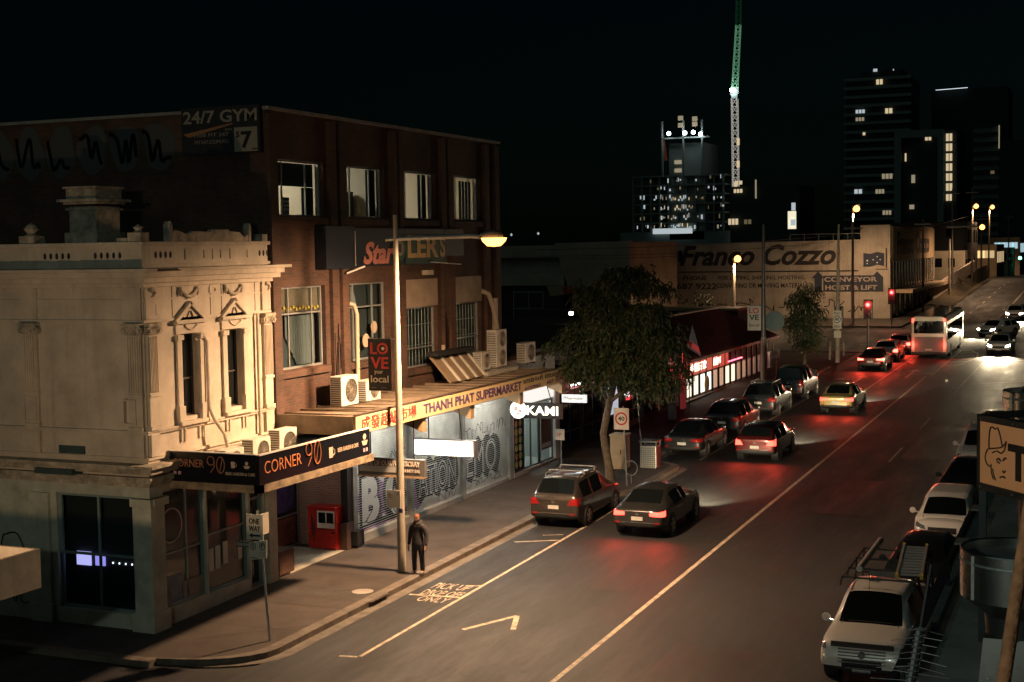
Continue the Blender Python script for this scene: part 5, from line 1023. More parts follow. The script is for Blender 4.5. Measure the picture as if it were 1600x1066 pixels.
# ---- moving traffic, shown at rest with its lamps lit
TR = 'traffic in the lane heading away'
t2 = car('traffic_car', 'grey sedan with lit tail lights in the traffic lane beside the bronze grey SUV', 'car', SEDP(4.7, 1.45), paint('mid_grey_paint', (.05, .05, .05), .5), [4, 5, 7], [8], [3], TR, axles=(-1.4, 1.4), tails='on', heads='on', tail_kind='bar'); put(t2, -14.2, 45.2)
t3 = car('traffic_car', 'dark red hatchback with lit tail lights abreast of the parked grey sedan', 'car', SUVP(4.3, 1.5, .89, .93, .93), paint('dark_red_paint', (.12, .012, .012), .4), [3, 4, 6, 7], SW_, SR_, TR, axles=(-1.27, 1.3), tails='on', heads='on'); put(t3, -14.1, 60.5)
t4 = car('traffic_car', 'pale yellow car with lit tail lights farthest along before the braking cars', 'car', SEDP(4.8, 1.48), paint('pale_yellow_paint', (.5, .38, .14), .1), [4, 5, 7], [8], [3], TR, axles=(-1.4, 1.4), tails='on', heads='on', tail_kind='bar'); put(t4, -13.6, 76.5)
b1 = car('traffic_car', 'sedan with bright red brake lights waiting last in the left lane at the signals', 'car', SEDP(4.7, 1.46), paint('dark_red_paint', None), [4, 5, 7], [8], [3], TR, axles=(-1.4, 1.4), tails='brake', tail_kind='bar'); put(b1, -15.4, 98.8)
b2 = car('traffic_car', 'small white car with red brake lights second in the queue at the signals', 'car', SUVP(4.1, 1.5, .87, .93, .93), paint('white_car_paint', None), [3, 4, 6, 7], SW_, SR_, TR, axles=(-1.22, 1.25), tails='brake'); put(b2, -15.4, 105.2)
put_copy(b2, -15.3, 111.0, 'small white car at the front of the queue beside the bus')
o1 = car('oncoming_car', 'pale car with dazzling headlights crossing the junction beyond the bus', 'car', SUVP(4.4, 1.5, .9, .95, .95), paint('white_car_paint', None), [3, 4, 6, 7], SW_, SR_, 'oncoming cars with headlights on', axles=(-1.27, 1.3), heads='on'); put(o1, -9.6, 128, math.pi*.86)
put_copy(o1, -8.2, 112, 'pale car with headlights on coming down the right lane, nearest the camera', math.pi); put_copy(o1, -9.6, 150, 'pale car with headlights on at the foot of the rising road', math.pi)
# ---- bus
bus = thing('bus', 'long single deck bus with four lit red lamps stopped beside the braking cars', 'bus')
m = MB(); m.prism([(-1.25, .32), (1.25, .32), (1.25, 2.7), (1.12, 3.05), (.95, 3.12), (-.95, 3.12), (-1.12, 3.05), (-1.25, 2.7)], 'y', -6, 6); m.build('body', M('bus_paint', (.42, .36, .26), .35, .1, noise=(.6, .2), coat=.5), bus, bevel=.06)
m = MB(); m.box(-1.05, 1.05, -6.03, -5.98, 1.85, 2.75); m.build('rear_window', CARGLASS, bus)
m = MB()
for sx in (-1, 1):
    for k in range(6): m.box(sx*1.25-.012, sx*1.25+.012, -5.5+k*1.8, -3.85+k*1.8, 1.35, 2.45)
m.build('side_window', CARGLASS, bus); m = MB(); m.box(-1.1, 1.1, 5.98, 6.03, 1.0, 2.7); m.build('windscreen', CARGLASS, bus)
m = MB(); m.box(-1.0, 1.0, -6.03, -5.98, .5, 1.6); m.build('engine_cover', M('bus_grey', (.16, .16, .16), .5), bus); m = MB(); m.box(-1.22, 1.22, -6.06, -5.97, .34, .5); m.build('bumper', TRIM, bus)
for sx in (-1, 1):
    for z0, z1 in ((.75, 1.25), (2.65, 2.95)):
        m = MB(); m.box(sx*1.12-.07, sx*1.12+.07, -6.05, -5.98, z0, z1); m.build('tail_light', TAILON, bus, bevel=.015)
    l = bpy.data.lights.new('tail_glow', 'POINT'); l.energy = 25; l.color = (1, .06, .03); l.shadow_soft_size = .1; lo = bpy.data.objects.new('tail_glow', l); COL.objects.link(lo); lo.parent = bus; lo.location = (sx*1.1, -6.4, 1.0)
for y in (-3.2, 3.4):
    for sx in (-1, 1): m = MB(); m.lathe([(.3, sx*1.0), (.48, sx*1.02), (.5, sx*1.05), (.5, sx*1.22), (.46, sx*1.265), (.28, sx*1.265), (.25, sx*1.2)], (0, y, .5), 'x', 24); wo = m.build('wheel', TYRE, bus, smooth=40); m = MB(); m.lathe([(.27, sx*1.21), (.2, sx*1.24), (0, sx*1.24)], (0, y, .5), 'x', 18); m.build('rim', STEEL, wo)
m = MB(); m.box(-.25, .25, -6.045, -6.03, .62, .73); m.build('number_plate', PLATE, bus)
put(bus, -12.75, 112.2)
# ================================================================ STREET FURNITURE, TREES, PERSON
POLEM = M('concrete_pole', (.42, .37, .29), .75, noise=(1.5, .35), bump=(30, .2))
SOD = (1, .61, .34)
def street_lamp(label, x, y, H, ax, ay, hz, energy, group='street lamps', polem=POLEM, r=.13, hs=1.0, col=None):
    g = gz(y)+(.145 if x < -18.4 or x > -4.4 else 0); t = thing('street_lamp', label, 'street lamp', (x, y, g), 0, group)
    m = MB(); m.tube([(x, y, g-.1), (x+.0, y, g+1), (x+.02, y, H)], [r, r*.95, r*.5], 12); m.build('pole', polem, t, smooth=40)
    m = MB(); m.tube([(x-ax*.1, y-ay*.1, hz-.02), (x, y, hz), (x+ax*.8, y+ay*.8, hz+.03), (x+ax*.93, y+ay*.93, hz)], .035*hs, 8); m.build('arm', STEEL, t, smooth=True)
    hx, hy = x+ax, y+ay; m = MB(); m.T = Matrix.Translation((hx, hy, hz)) @ Matrix.Rotation(math.atan2(ay, ax), 4, 'Z')
    m.lathe([(.02, -.34), (.08, -.3), (.15, -.1), (.17, .12), (.14, .3), (.03, .38)], (0, 0, .03), 'x', 14); m.build('lamp_head', GREYM, t, smooth=True)
    m = MB(); m.T = Matrix.Translation((hx, hy, hz-.03)) @ Matrix.Rotation(math.atan2(ay, ax), 4, 'Z') @ Matrix.Scale(hs, 4)
    m.lathe([(0, -.13), (.1, -.12), (.17, -.05), (.19, 0.0), (.0, .0)] if hs < 2 else [(0, -.13), (.06, -.115), (.1, -.07), (.11, -.02), (.08, .05), (0, .09)], (0.06, 0, 0), 'z', 16); m.build('lens', LAMPGLOW if not col else M('cool_lens', (.8, .9, .8), .4), t, smooth=True)  # hs swells the lens to imitate the lamp's bloom
    if energy:
        l = bpy.data.lights.new('lamp_light', 'POINT' if col else 'SPOT'); l.energy = energy; l.color = col or SOD; l.shadow_soft_size = .3
        if not col: l.spot_size = R(180); l.spot_blend = 1
        lo = bpy.data.objects.new('lamp_light', l); COL.objects.link(lo); lo.parent = t; lo.location = (hx-x, hy-y, hz-.16-.16*hs-g); lo.rotation_euler = (0, R(13 if ax > 1 else 0), 0)
    return t
street_lamp('tall pale pole with a long arm and the nearest glowing orange lamp', -19.17, 36.07, 11.0, 3.0, .0, 10.32, LAMP1, hs=1.9)
street_lamp('street lamp on the right footpath close to the camera, outside the frame', -3.9, -6, 12.6, -2.6, 0, 12.1, LAMP0, col=(.86, 1, .86))
street_lamp('orange lamp on a bare pole in front of the painted warehouse wall, left', -33.3, 130, 8.6, .25, -.1, 8.75, 4200, r=.2, hs=3.0)
street_lamp('tall pole with an orange lamp on top, above the red signals', -24.2, 141, 13.6, .2, 0, 13.4, 5500, r=.16, hs=3.0)
street_lamp('orange lamp on a slanting arm at the foot of the rising road', -19.2, 180, 10.2, 3.6, 0, 11.7, 3000, r=.16, hs=3.0)
street_lamp('left one of the pair of orange lamps high above the rising road', -18.4, 200, 14.6, .3, 0, 14.7, 3500, r=.16, hs=3.0)
street_lamp('right one of the pair of orange lamps high above the rising road', -18.7, 230, 15.1, .3, 0, 15.2, 3500, r=.16, hs=3.0)
street_lamp('far orange lamp low over the road crest, upper of two', -19.7, 300, 9.9, .3, 0, 9.8, 700, r=.16, hs=3.0); street_lamp('far orange lamp low over the road crest, lower of two', -20.4, 290, 8.3, .3, 0, 8.3, 700, r=.16, hs=3.0)
street_lamp('dark pole carrying the love your local banner by the red roofed shop', -20.4, 86.9, 11.1, .001, 0, 11.0, 0, r=.17) if False else None
# ---- banners and signs on poles
b = thing('love_banner', 'dark banner reading LOVE your local in red on the nearest lamp post', 'banner', (-19.7, 36.05, 5.95))
m = MB(); m.box(-20.1, -19.36, 36.0, 36.03, 5.92, 7.43); m.build('cloth', M('banner_black', (.018, .018, .02), .7), b); m = MB(); m.tube([(-20.1, 36.02, 7.43), (-19.2, 36.02, 7.43)], .018, 6); m.tube([(-20.1, 36.02, 5.92), (-19.2, 36.02, 5.92)], .018, 6); m.build('bracket', STEEL, b)
LR = M('banner_red', (.5, .05, .035), .7); text('LO', (-20.02, 36.0, 6.98), Xa, Za, .58, .34, LR, b, bold=.02); text('VE', (-20.02, 36.0, 6.56), Xa, Za, .58, .34, LR, b, bold=.02); CW = M('banner_cream', (.65, .58, .45), .7)
text('your', (-19.9, 36.0, 6.38), Xa, Za, .28, .12, CW, b); text('local', (-20.02, 36.0, 6.16), Xa, Za, .58, .2, CW, b, bold=.01)
m = MB(); m.add([(-19.6+.055*math.cos(t)*abs(math.cos(t))**.2, 35.985, 7.15+.05*math.sin(t)) for t in [k*.5 for k in range(12)]], [tuple(range(12))]); m.build('heart', CW, b)
m = MB(); m.box(-20.0, -19.85, 35.99, 36.0, 6.0, 6.005); m.box(-19.7, -19.5, 35.99, 36.0, 6.0, 6.005); m.build('rule', CW, b)
SGN = M('sign_white', (.68, .63, .52), .5, noise=(2, .15)); SRED = M('sign_red', (.5, .03, .03), .5)
t = thing('parking_sign', 'cream parking sign plate strapped low on the nearest lamp post', 'sign', (-19.35, 35.93, 2.5)); m = MB(); m.box(-19.55, -19.1, 35.92, 35.94, 2.52, 3.03); m.build('plate', SGN, t); m = MB(); ringlet(m, (-19.42, 35.92, 2.88), Xa, Za, .07, .07, .008); m.build('symbol', M('sign_grey_print', (.2, .18, .16), .6), t); text('P', (-19.45, 35.92, 2.84), Xa, Za, .06, .08, M('sign_grey_print', None), t); text('P', (-19.2, 35.92, 2.88), Xa, Za, .07, .1, M('sign_grey_print', None), t)
m = MB(); m.box(-19.16, -19.04, 35.92, 35.945, 2.38, 2.5); m.build('blue_tag', M('tag_blue', (.03, .05, .2), .5), t)
t = thing('one_way_sign', 'leaning sign post with ONE WAY arrow and parking plates at the street corner', 'sign post', (-18.99, 28.74, gz(28.7)+.145))
m = MB(); m.tube([(-18.95, 28.74, .5), (-19.15, 28.76, 3.0), (-19.24, 28.77, 3.72)], .032, 8); m.build('post', STEEL, t)
m = MB(); m.box(-19.5, -19.03, 28.68, 28.7, 3.02, 3.64); m.build('plate', SGN, t); o = text('ONE', (-19.42, 28.68, 3.4), Xa, Za, .3, .14, BLACK, t, bold=.02); text('WAY', (-19.43, 28.68, 3.22), Xa, Za, .33, .14, BLACK, t, bold=.02)
m = MB(); m.prism([(-19.43, 3.12), (-19.33, 3.06), (-19.33, 3.1), (-19.1, 3.1), (-19.1, 3.14), (-19.33, 3.14), (-19.33, 3.18)], 'y', 28.67, 28.68); m.build('arrow', BLACK, t)
m = MB(); m.prism([(-19.46, 2.5), (-18.95, 2.58), (-18.93, 3.02), (-19.44, 2.94)], 'y', 28.68, 28.7); m.build('parking_plate', SGN, t); m = MB()
for x in (-19.32, -19.06): ringlet(m, (x, 28.68, 2.85+.3*(x+19.3)*.2), Xa, Za, .075, .085, .008)
m.box(-19.42, -19.2, 28.672, 28.68, 2.56, 2.575); m.build('symbol', BLACK, t); text('S', (-19.35, 28.68, 2.8), Xa, Za, .06, .1, BLACK, t); text('P', (-19.09, 28.68, 2.82), Xa, Za, .06, .1, BLACK, t)
m = MB()
for k in range(3): m.box(-19.15, -18.98, 28.673, 28.68, 2.62+k*.045, 2.63+k*.045)
m.build('print', M('pink_print', (.5, .25, .2), .6), t)
m = MB(); m.box(-19.25, -19.23, 28.75, 29.25, 3.08, 3.6); m.build('cross_plate', SGN, t); m = MB(); m.box(-19.85, -19.24, 28.72, 28.74, 2.8, 2.95); m.build('street_name_blade', M('blade_dark', (.1, .1, .09), .5), t); text('DALMAHOY', (-19.82, 28.72, 2.83), Xa, Za, .55, .08, SGN, t)
t = thing('speed_sign', 'square 40 speed limit sign with red ring on a thin post by the street tree', 'sign post', (-17.26, 50.93, gz(51)+.145)); m = MB(); m.tube([(-17.26, 50.93, .7), (-17.4, 50.95, 3.9)], .03, 8); m.build('post', STEEL, t); m = MB(); m.box(-17.75, -17.15, 50.88, 50.9, 3.0, 3.83); m.build('plate', SGN, t)
m = MB(); m.add([(-17.45+r*math.cos(k*math.pi/16), 50.87, 3.42+r*math.sin(k*math.pi/16)) for r in (.19, .25) for k in range(32)], [(k, (k+1) % 32, 32+(k+1) % 32, 32+k) for k in range(32)]); m.build('ring', SRED, t); text('40', (-17.58, 50.88, 3.34), Xa, Za, .26, .17, BLACK, t, bold=.02)
t = thing('bike_hoop', 'pale metal bicycle hoop standing beside the 40 sign post', 'bike hoop', (-17.2, 51.4, .85)); m = MB(); m.tube([(-17.25, 51.4, .8), (-17.25, 51.4, 1.2)], .025); m.tube([(-17.25+.25*math.cos(k*math.pi/12), 51.4, 1.45+.28*math.sin(k*math.pi/12)) for k in range(25)], .02, 6); m.build('hoop', STEEL, t)
t = thing('parking_sign', 'small cream parking sign on a post before the sushi shop pillar', 'sign post', (-21.2, 54, .9)); m = MB(); m.tube([(-21.15, 54, .8), (-21.15, 54, 2.5)], .035, 8); m.build('post', STEEL, t); m = MB(); m.box(-21.38, -20.98, 53.94, 53.96, 2.05, 2.5); m.build('plate', SGN, t); text('1P', (-21.3, 53.94, 2.2), Xa, Za, .2, .15, SRED, t)
t = thing('sign_post', 'bare leaning grey sign post behind the street tree trunk', 'sign post', (-19.9, 60.8, .97)); m = MB(); m.tube([(-19.9, 60.8, .9), (-20.15, 60.8, 4.0)], .035, 8); m.build('post', STEEL, t); m = MB(); m.box(-20.3, -20.0, 60.7, 60.72, 3.55, 4.0); m.build('plate', SGN, t)
t = thing('utility_cabinet', 'tall beige metal utility cabinet behind the tree trunk', 'utility cabinet', (-18.8, 54.6, .9)); m = MB(); m.box(-19.12, -18.5, 54.3, 55.0, .9, 2.25); m.box(-19.15, -18.47, 54.27, 55.03, 2.25, 2.32); m.build('casing', M('cabinet_beige', (.52, .42, .27), .5, noise=(2, .2)), t, bevel=.015); m = MB(); m.box(-19.05, -18.6, 54.285, 54.3, 1.0, 2.18); m.build('door', M('cabinet_beige', None), t); m = MB(); m.box(-18.68, -18.65, 54.26, 54.29, 1.5, 1.7); m.build('handle', BLACK, t); m = MB(); m.box(-19.1, -19.0, 54.32, 54.4, .82, .9); m.box(-18.62, -18.52, 54.32, 54.4, .82, .9); m.build('foot', GREYM, t)
t = thing('litter_bin', 'perforated steel litter bin with dark poster side near the kerb', 'litter bin', (-17.6, 54.9, .89)); PERF = M('perforated_steel', (.36, .35, .32), .4, .6)
m = MB(); m.box(-17.95, -17.27, 54.65, 55.25, .95, 1.85); m.build('shell', PERF, t, bevel=.02); m = MB()
for a in range(8):
    for c in range(10): m.lathe([(.022, 54.64), (.022, 54.648)], (-17.88+a*.077, 0, 1.02+c*.082), 'y', 6)
m.build('perforation', BLACK, t); m = MB(); m.box(-17.99, -17.23, 54.6, 55.3, 2.0, 2.06)
for x in (-17.95, -17.29):
    for y in (54.66, 55.2): m.box(x, x+.04, y, y+.04, 1.85, 2.0)
m.build('hood', GREYM, t); m = MB(); m.box(-17.27, -17.24, 54.72, 55.18, 1.0, 1.8); m.build('poster', M('bin_poster', (.1, .025, .03), .5, noise=(5, .8)), t); m = MB(); m.box(-17.92, -17.3, 54.66, 55.22, .85, .95); m.build('base', BLACK, t)
t = thing('information_post', 'grey upright information post with a small round emblem on the footpath', 'information post', (-21, 69.2, 1.1)); m = MB(); m.box(-21.18, -20.78, 69.1, 69.35, 1.05, 1.98); m.build('body', M('post_grey', (.33, .34, .33), .5), t, bevel=.02); m = MB(); ringlet(m, (-20.98, 69.095, 1.72), Xa, Za, .08, .08, .012); m.build('emblem', WHITE, t)
# second banner pole
t = thing('banner_pole', 'tall dark pole with a white love your local banner and a round disc', 'pole', (-20.4, 86.94, gz(87)+.145)); m = MB(); m.tube([(-20.4, 86.94, 1.2), (-20.4, 86.94, 4.2)], [.19, .17], 12); m.build('sleeve', POLEM, t, smooth=True); m = MB(); m.tube([(-20.4, 86.94, 4.2), (-20.38, 86.94, 11.2)], [.15, .08], 10); m.build('pole', GREYM, t, smooth=True)
b = thing('love_banner', 'white banner reading LOVE your local on the tall dark pole near the red roof', 'banner', (-20.9, 86.9, 4.6)); m = MB(); m.box(-21.4, -20.55, 86.9, 86.93, 4.62, 6.15); m.build('cloth', M('banner_white', (.5, .48, .45), .7), b); m = MB(); m.tube([(-21.4, 86.92, 6.15), (-20.4, 86.92, 6.15)], .02, 6); m.tube([(-21.4, 86.92, 4.62), (-20.4, 86.92, 4.62)], .02, 6); m.build('bracket', STEEL, b)
text('LO', (-21.3, 86.9, 5.68), Xa, Za, .62, .34, LR, b, bold=.02); text('VE', (-21.3, 86.9, 5.25), Xa, Za, .62, .34, BLACK, b, bold=.02); text('local', (-21.3, 86.9, 4.85), Xa, Za, .62, .2, BLACK, b)
t = tag(MB().lathe([(0, 87.1), (.62, 87.12), (.62, 87.16), (0, 87.16)], (-19.75, 0, 5.2), 'y', 28).build('round_disc_sign', M('teal_disc', (.08, .13, .14), .5)), 'round blue grey disc mounted behind the tall dark banner pole', 'sign')
t = thing('sign_post', 'small square white sign on a post behind the farthest parked van', 'sign post', (-20.75, 92, gz(92)+.145)); m = MB(); m.tube([(-20.75, 92, 1.3), (-20.75, 92, 3.0)], .035, 8); m.build('post', STEEL, t); m = MB(); m.box(-20.98, -20.52, 91.95, 91.97, 2.5, 3.05); m.build('plate', SGN, t); text('P', (-20.85, 91.95, 2.68), Xa, Za, .16, .22, SRED, t)
t = thing('chevron_sign', 'black chevron arrow board beside the farthest parked van', 'sign', (-17.0, 85.5, 1.2)); m = MB(); m.tube([(-17.2, 85.6, 1.1), (-17.2, 85.6, 2.4)], .03); m.build('post', STEEL, t); m = MB(); m.box(-17.6, -16.85, 85.55, 85.58, 1.7, 2.35); m.build('board', BLACK, t); m = MB(); m.prism([(-17.45, 2.28), (-17.2, 2.28), (-16.98, 2.02), (-17.2, 1.77), (-17.45, 1.77), (-17.23, 2.02)], 'y', 85.54, 85.55); m.build('arrow', WHITE, t)
t = thing('speed_zone_pole', 'tall pale pole with END 40 AREA sign at the intersection corner', 'sign post', (-18.55, 102.1, 1.5)); m = MB(); m.tube([(-18.6, 102.1, 1.4), (-18.58, 102.1, 5.0), (-18.5, 102.1, 11.3)], [.16, .14, .07], 10); m.build('pole', POLEM, t, smooth=True); m = MB(); m.box(-18.88, -18.28, 101.9, 101.93, 3.85, 5.15); m.build('plate', SGN, t); text('END', (-18.8, 101.9, 4.88), Xa, Za, .42, .18, BLACK, t); text('40', (-18.73, 101.9, 4.42), Xa, Za, .3, .22, BLACK, t, bold=.02); text('AREA', (-18.82, 101.9, 3.92), Xa, Za, .46, .18, BLACK, t); m = MB(); ringlet(m, (-18.58, 101.89, 4.53), Xa, Za, .24, .24, .025); m.build('ring', BLACK, t); m = MB(); m.box(-18.8, -18.3, 101.88, 101.9, 3.2, 3.7); m.build('lower_plate', SGN, t)
def signal(label, x, y, hz, lit=True, H=None):
    g = gz(y)+.14; t = thing('traffic_light', label, 'traffic light', (x, y, g), 0, 'traffic lights at the junction'); m = MB(); m.tube([(x, y, g-.1), (x, y, H or hz+.2)], .07, 8); m.build('pole', GREYM, t)
    m = MB(); m.box(x-.28, x+.28, y-.12, y+.1, hz-1.05, hz+.3); m.box(x-.36, x+.36, y+.1, y+.12, hz-1.15, hz+.4); m.build('housing', BLACK, t); 
    for k in range(3):
        m = MB(); m.lathe([(.0, y-.145), (.15, y-.135), (.16, y-.12)], (x, 0, hz-k*.38), 'y', 16); m.build('lens', REDGLOW if (k == 0 and lit) else M('dark_lens', (.02, .02, .02), .2), t); m = MB(); m.tube([(x+.15*math.cos(a), y-.13, hz-k*.38+.15*math.sin(a)) for a in [i*math.pi/8 for i in range(9)]], .02, 4); m.build('visor', BLACK, t)
    if lit:
        l = bpy.data.lights.new('red_glow', 'POINT'); l.energy = 150; l.color = (1, .04, .03); l.shadow_soft_size = .12; lo = bpy.data.objects.new('red_glow', l); COL.objects.link(lo); lo.parent = t; lo.location = (0, -.4, hz-g)
signal('traffic light glowing red in front of the painted arrow sign, left of two', -18.2, 113, 5.1); signal('traffic light glowing red beside the shuttered shop corner, right of two', -20.0, 138, 5.2); signal('dark traffic light head seen from behind, left of the glowing red ones', -20.3, 112, 4.6, False)
for k, (x, y) in enumerate(((-19.6, 104.5), (-20.3, 108.5), (-22.6, 109), (-19.2, 108), (-24.5, 107.5), (-26.5, 110))):
    m = MB(); g = gz(y); m.lathe([(.06, g-.05), (.06, g+.95), (.05, g+1.0), (0, g+1.02)], (x, y, 0), n=10); tag(m.build('bollard', M('pale_bollard', (.45, .43, .38), .5)), ['pale bollard just right of the END 40 pole', 'pale bollard beyond the END 40 pole, before the signals', 'pale bollard under the dark signal head', 'pale bollard nearest the braking cars', 'pale bollard right of the bushy corner tree', 'pale bollard left of the bushy corner tree'][k], 'bollard', 'bollards at the junction corner')
# ================================================================ TREES
def leaf_cloud(mb, blobs, n, size, seed):
    """hanging sprays: short drooping strands of narrow leaves starting inside uneven clumps"""
    rr = random.Random(seed); tot = sum(b[3]*b[4]*b[5] for b in blobs); per = 9
    for (cx, cy, cz, rx, ry, rz) in blobs:
        den = rr.uniform(.35, 1.7)
        for _ in range(max(1, int(n/per*den*rx*ry*rz/tot))):
            d = Vector((rr.gauss(0, 1), rr.gauss(0, 1), rr.gauss(0, 1))).normalized(); r = rr.random()**.5*(1.25 if rr.random() < .15 else 1)
            p = Vector((cx+d.x*rx*r, cy+d.y*ry*r, cz+d.z*rz*r+rz*.3)); dr = Vector((d.x*.7, d.y*.7, .25)); tone = rr.choice((0, 0, 1, 2, 2, 3)); L_ = size*rr.uniform(.35, .75)
            for k in range(rr.randint(5, 12)):
                dr = (dr+Vector((rr.gauss(0, .18), rr.gauss(0, .18), -.27))).normalized(); p = p+dr*L_*.5
                a = (dr*.6+Vector((rr.gauss(0, .6), rr.gauss(0, .6), -.5))).normalized(); b = a.cross(Vector((rr.gauss(0, 1), rr.gauss(0, 1), rr.gauss(0, 1)))).normalized()
                l = size*rr.uniform(.6, 1.3); w_ = l*rr.uniform(.1, .17); mb.mi = tone if rr.random() < .75 else rr.randint(0, 3); mb.quad(p, p+a*l*.45+b*w_, p+a*l, p+a*l*.45-b*w_)
tr_ = thing('street_tree', 'large drooping gum tree on the left footpath hiding the shops behind it', 'tree', (-17.58, 50.2, .83))
m = MB(); m.tube([(-17.62, 50.2, .75), (-17.78, 50.25, 1.8), (-17.98, 50.3, 2.9), (-17.8, 50.4, 3.9), (-17.5, 50.5, 5.2), (-17.4, 50.7, 6.8)], [.2, .16, .14, .14, .12, .06], 10)
for q in (((-17.78, 50.4, 4.0), (-18.4, 50.6, 5.2), (-19.2, 50.8, 6.0)), ((-17.75, 50.4, 4.1), (-16.6, 50.3, 5.0), (-15.6, 50.4, 5.6)), ((-17.5, 50.5, 5), (-17.9, 51.4, 6.4), (-18.6, 51.8, 7.6)), ((-17.5, 50.5, 5.2), (-16.8, 50.6, 6.6), (-16.2, 50.5, 7.6))): m.tube(q, [.09, .06, .025], 6)
m.build('trunk', BARK, tr_, smooth=60)
rr = random.Random(12); bl = []
for (cx, cy, cz, s_) in ((-18.9, 51, 6.3, 1.15), (-19.3, 51.2, 5.7, .9), (-18.2, 51.2, 7.6, 1.2), (-17.5, 51, 8.5, 1.15), (-16.8, 50.8, 7.7, 1.15), (-16.2, 50.8, 6.6, 1.1), (-15.6, 50.5, 5.9, .85), (-17.4, 50.8, 6.5, 1.3), (-18.4, 50.3, 5.5, .9), (-16.4, 50.2, 5.3, .85), (-15.2, 50.4, 5.3, .6), (-17.4, 49.9, 5.6, .9), (-16.3, 50.6, 5.0, .7), (-15.8, 50.4, 4.7, .6), (-16.7, 50.9, 5.2, .5), (-19.6, 51, 6.6, .6), (-18.9, 51.2, 8.2, .7), (-17.0, 51.5, 9.1, .6), (-15.6, 50.6, 5.0, .5), (-18.2, 50.4, 5.6, .5)):
    for k in range(5): q_ = rr.uniform(.3, .62); bl.append((cx+rr.uniform(-.75, .75)*s_, cy+rr.uniform(-.8, .8)*s_, cz+rr.uniform(-.65, .65)*s_, s_*q_, s_*q_, s_*q_*.8))
m = MB(); leaf_cloud(m, bl, 52000, .2, 3); m.build('crown', LEAF, tr_)
def small_tree(label, x, y, zb, blobs, n, size, seed, trunk_top, r=.14, cat='tree'):
    t = thing('street_tree', label, cat, (x, y, zb)); m = MB(); m.tube([(x, y, zb-.1), (x+.05, y, (zb+trunk_top)/2), (x, y, trunk_top)], [r, r*.8, r*.4], 8)
    for k in range(4): a = k*1.7; m.tube([(x, y, zb+(trunk_top-zb)*.55), (x+.7*math.cos(a), y+.7*math.sin(a), trunk_top+.2)], [r*.5, r*.2], 5)
    m.build('trunk', BARK, t, smooth=60); m = MB(); leaf_cloud(m, blobs, n, size, seed); m.build('crown', LEAF, t); return t
bl = [(-18.9+rr.uniform(-1, 1)*(1-abs(h)/3.2), 92+rr.uniform(-.8, .8), 4.9+h, .62, .62, .55) for h in [-1.7, -1.4, -1.2, -.9, -.6, -.3, 0, .2, .5, .8, 1.1, 1.4, 1.7, 2.0] for _ in (0, 1, 2)]
small_tree('dense dark bushy tree on the corner beyond the parked van', -18.9, 92, 1.4, bl, 9000, .2, 8, 5.2)
bl = [(-35.8+rr.uniform(-1.6, 1.6), 128+rr.uniform(-1, 1), 4.2+rr.uniform(-1.2, 1.0), .7, .7, .6) for _ in range(16)]
small_tree('thin sparse tree against the painted warehouse wall', -35.8, 128, 1.8, bl, 1800, .3, 9, 4.5)
bl = [(-17.6+rr.uniform(-1.2, 1.2), 190+rr.uniform(-2, 2), 4.2+rr.uniform(-.6, .5), .8, .8, .5) for _ in range(8)]
small_tree('low dark shrub against the white parapet by the rising road', -20.6, 190, 2.5, [(x-3, y, z, a, b, c) for x, y, z, a, b, c in bl], 1500, .25, 10, 3.8, .06, 'shrub')
# ================================================================ PERSON
def skin(name, verts, edges, radii, mat, parent, lv=2, smooth=True):
    me = bpy.data.meshes.new(name); me.from_pydata(verts, edges, []); o = bpy.data.objects.new(name, me); COL.objects.link(o)
    md = o.modifiers.new('skin', 'SKIN'); md.use_smooth_shade = smooth; sk_ = me.skin_vertices[0].data
    for i, r in enumerate(radii): sk_[i].radius = r if isinstance(r, tuple) else (r, r); sk_[i].use_root = (i == 0)
    sb = o.modifiers.new('sub', 'SUBSURF'); sb.levels = sb.render_levels = lv
    ev = bpy.data.meshes.new_from_object(o.evaluated_get(bpy.context.evaluated_depsgraph_get())); bpy.data.objects.remove(o)
    off = woff(parent); ev.transform(Matrix.Translation(-off)); ev.materials.clear(); ev.materials.append(mat)
    p = bpy.data.objects.new(name, ev); COL.objects.link(p); p.parent = parent; return p
SKINM = M('skin', (.48, .27, .19), .5); CLOTH = M('dark_jacket', (.035, .033, .034), .85, noise=(8, .3)); JEANS = M('dark_trousers', (.022, .024, .03), .85); HAIRM = M('auburn_hair', (.22, .07, .03), .7); SHOE = M('grey_shoe', (.12, .11, .1), .7)
pz = gz(35.9)+.145; pp_ = thing('person', 'person in a dark hooded jacket standing at the kerb beside the nearest lamp post', 'person', (-18.55, 35.9, pz), 0)
def pv(*a): return [(x-18.55, y+35.9, z+pz) for x, y, z in a]     # faces -Y (towards the camera), x across
bodyv = pv((0, 0, .95), (0, .01, 1.12), (0, .015, 1.3), (0, .01, 1.42), (0, 0, 1.5), (0, -.02, 1.56), (-.1, 0, .88), (-.115, -.02, .5), (-.13, .02, .1), (-.135, -.12, .04), (.1, 0, .88), (.12, 0, .5), (.13, .03, .1), (.14, -.11, .04), (-.19, .01, 1.4), (-.25, .03, 1.12), (-.26, -.04, .9), (.19, .01, 1.4), (.26, .03, 1.12), (.28, -.05, .9), (-.265, -.06, .83), (.29, -.07, .83))
be = [(0, 1), (1, 2), (2, 3), (3, 4), (4, 5), (0, 6), (6, 7), (7, 8), (8, 9), (0, 10), (10, 11), (11, 12), (12, 13), (3, 14), (14, 15), (15, 16), (3, 17), (17, 18), (18, 19), (16, 20), (19, 21)]
br_ = [(.14, .11), (.135, .105), (.16, .11), (.14, .09), .06, .05, .095, .062, .045, .04, .095, .062, .045, .04, .068, .05, .034, .068, .05, .034, .03, .03]
skin('body', bodyv, be, br_, SKINM, pp_)
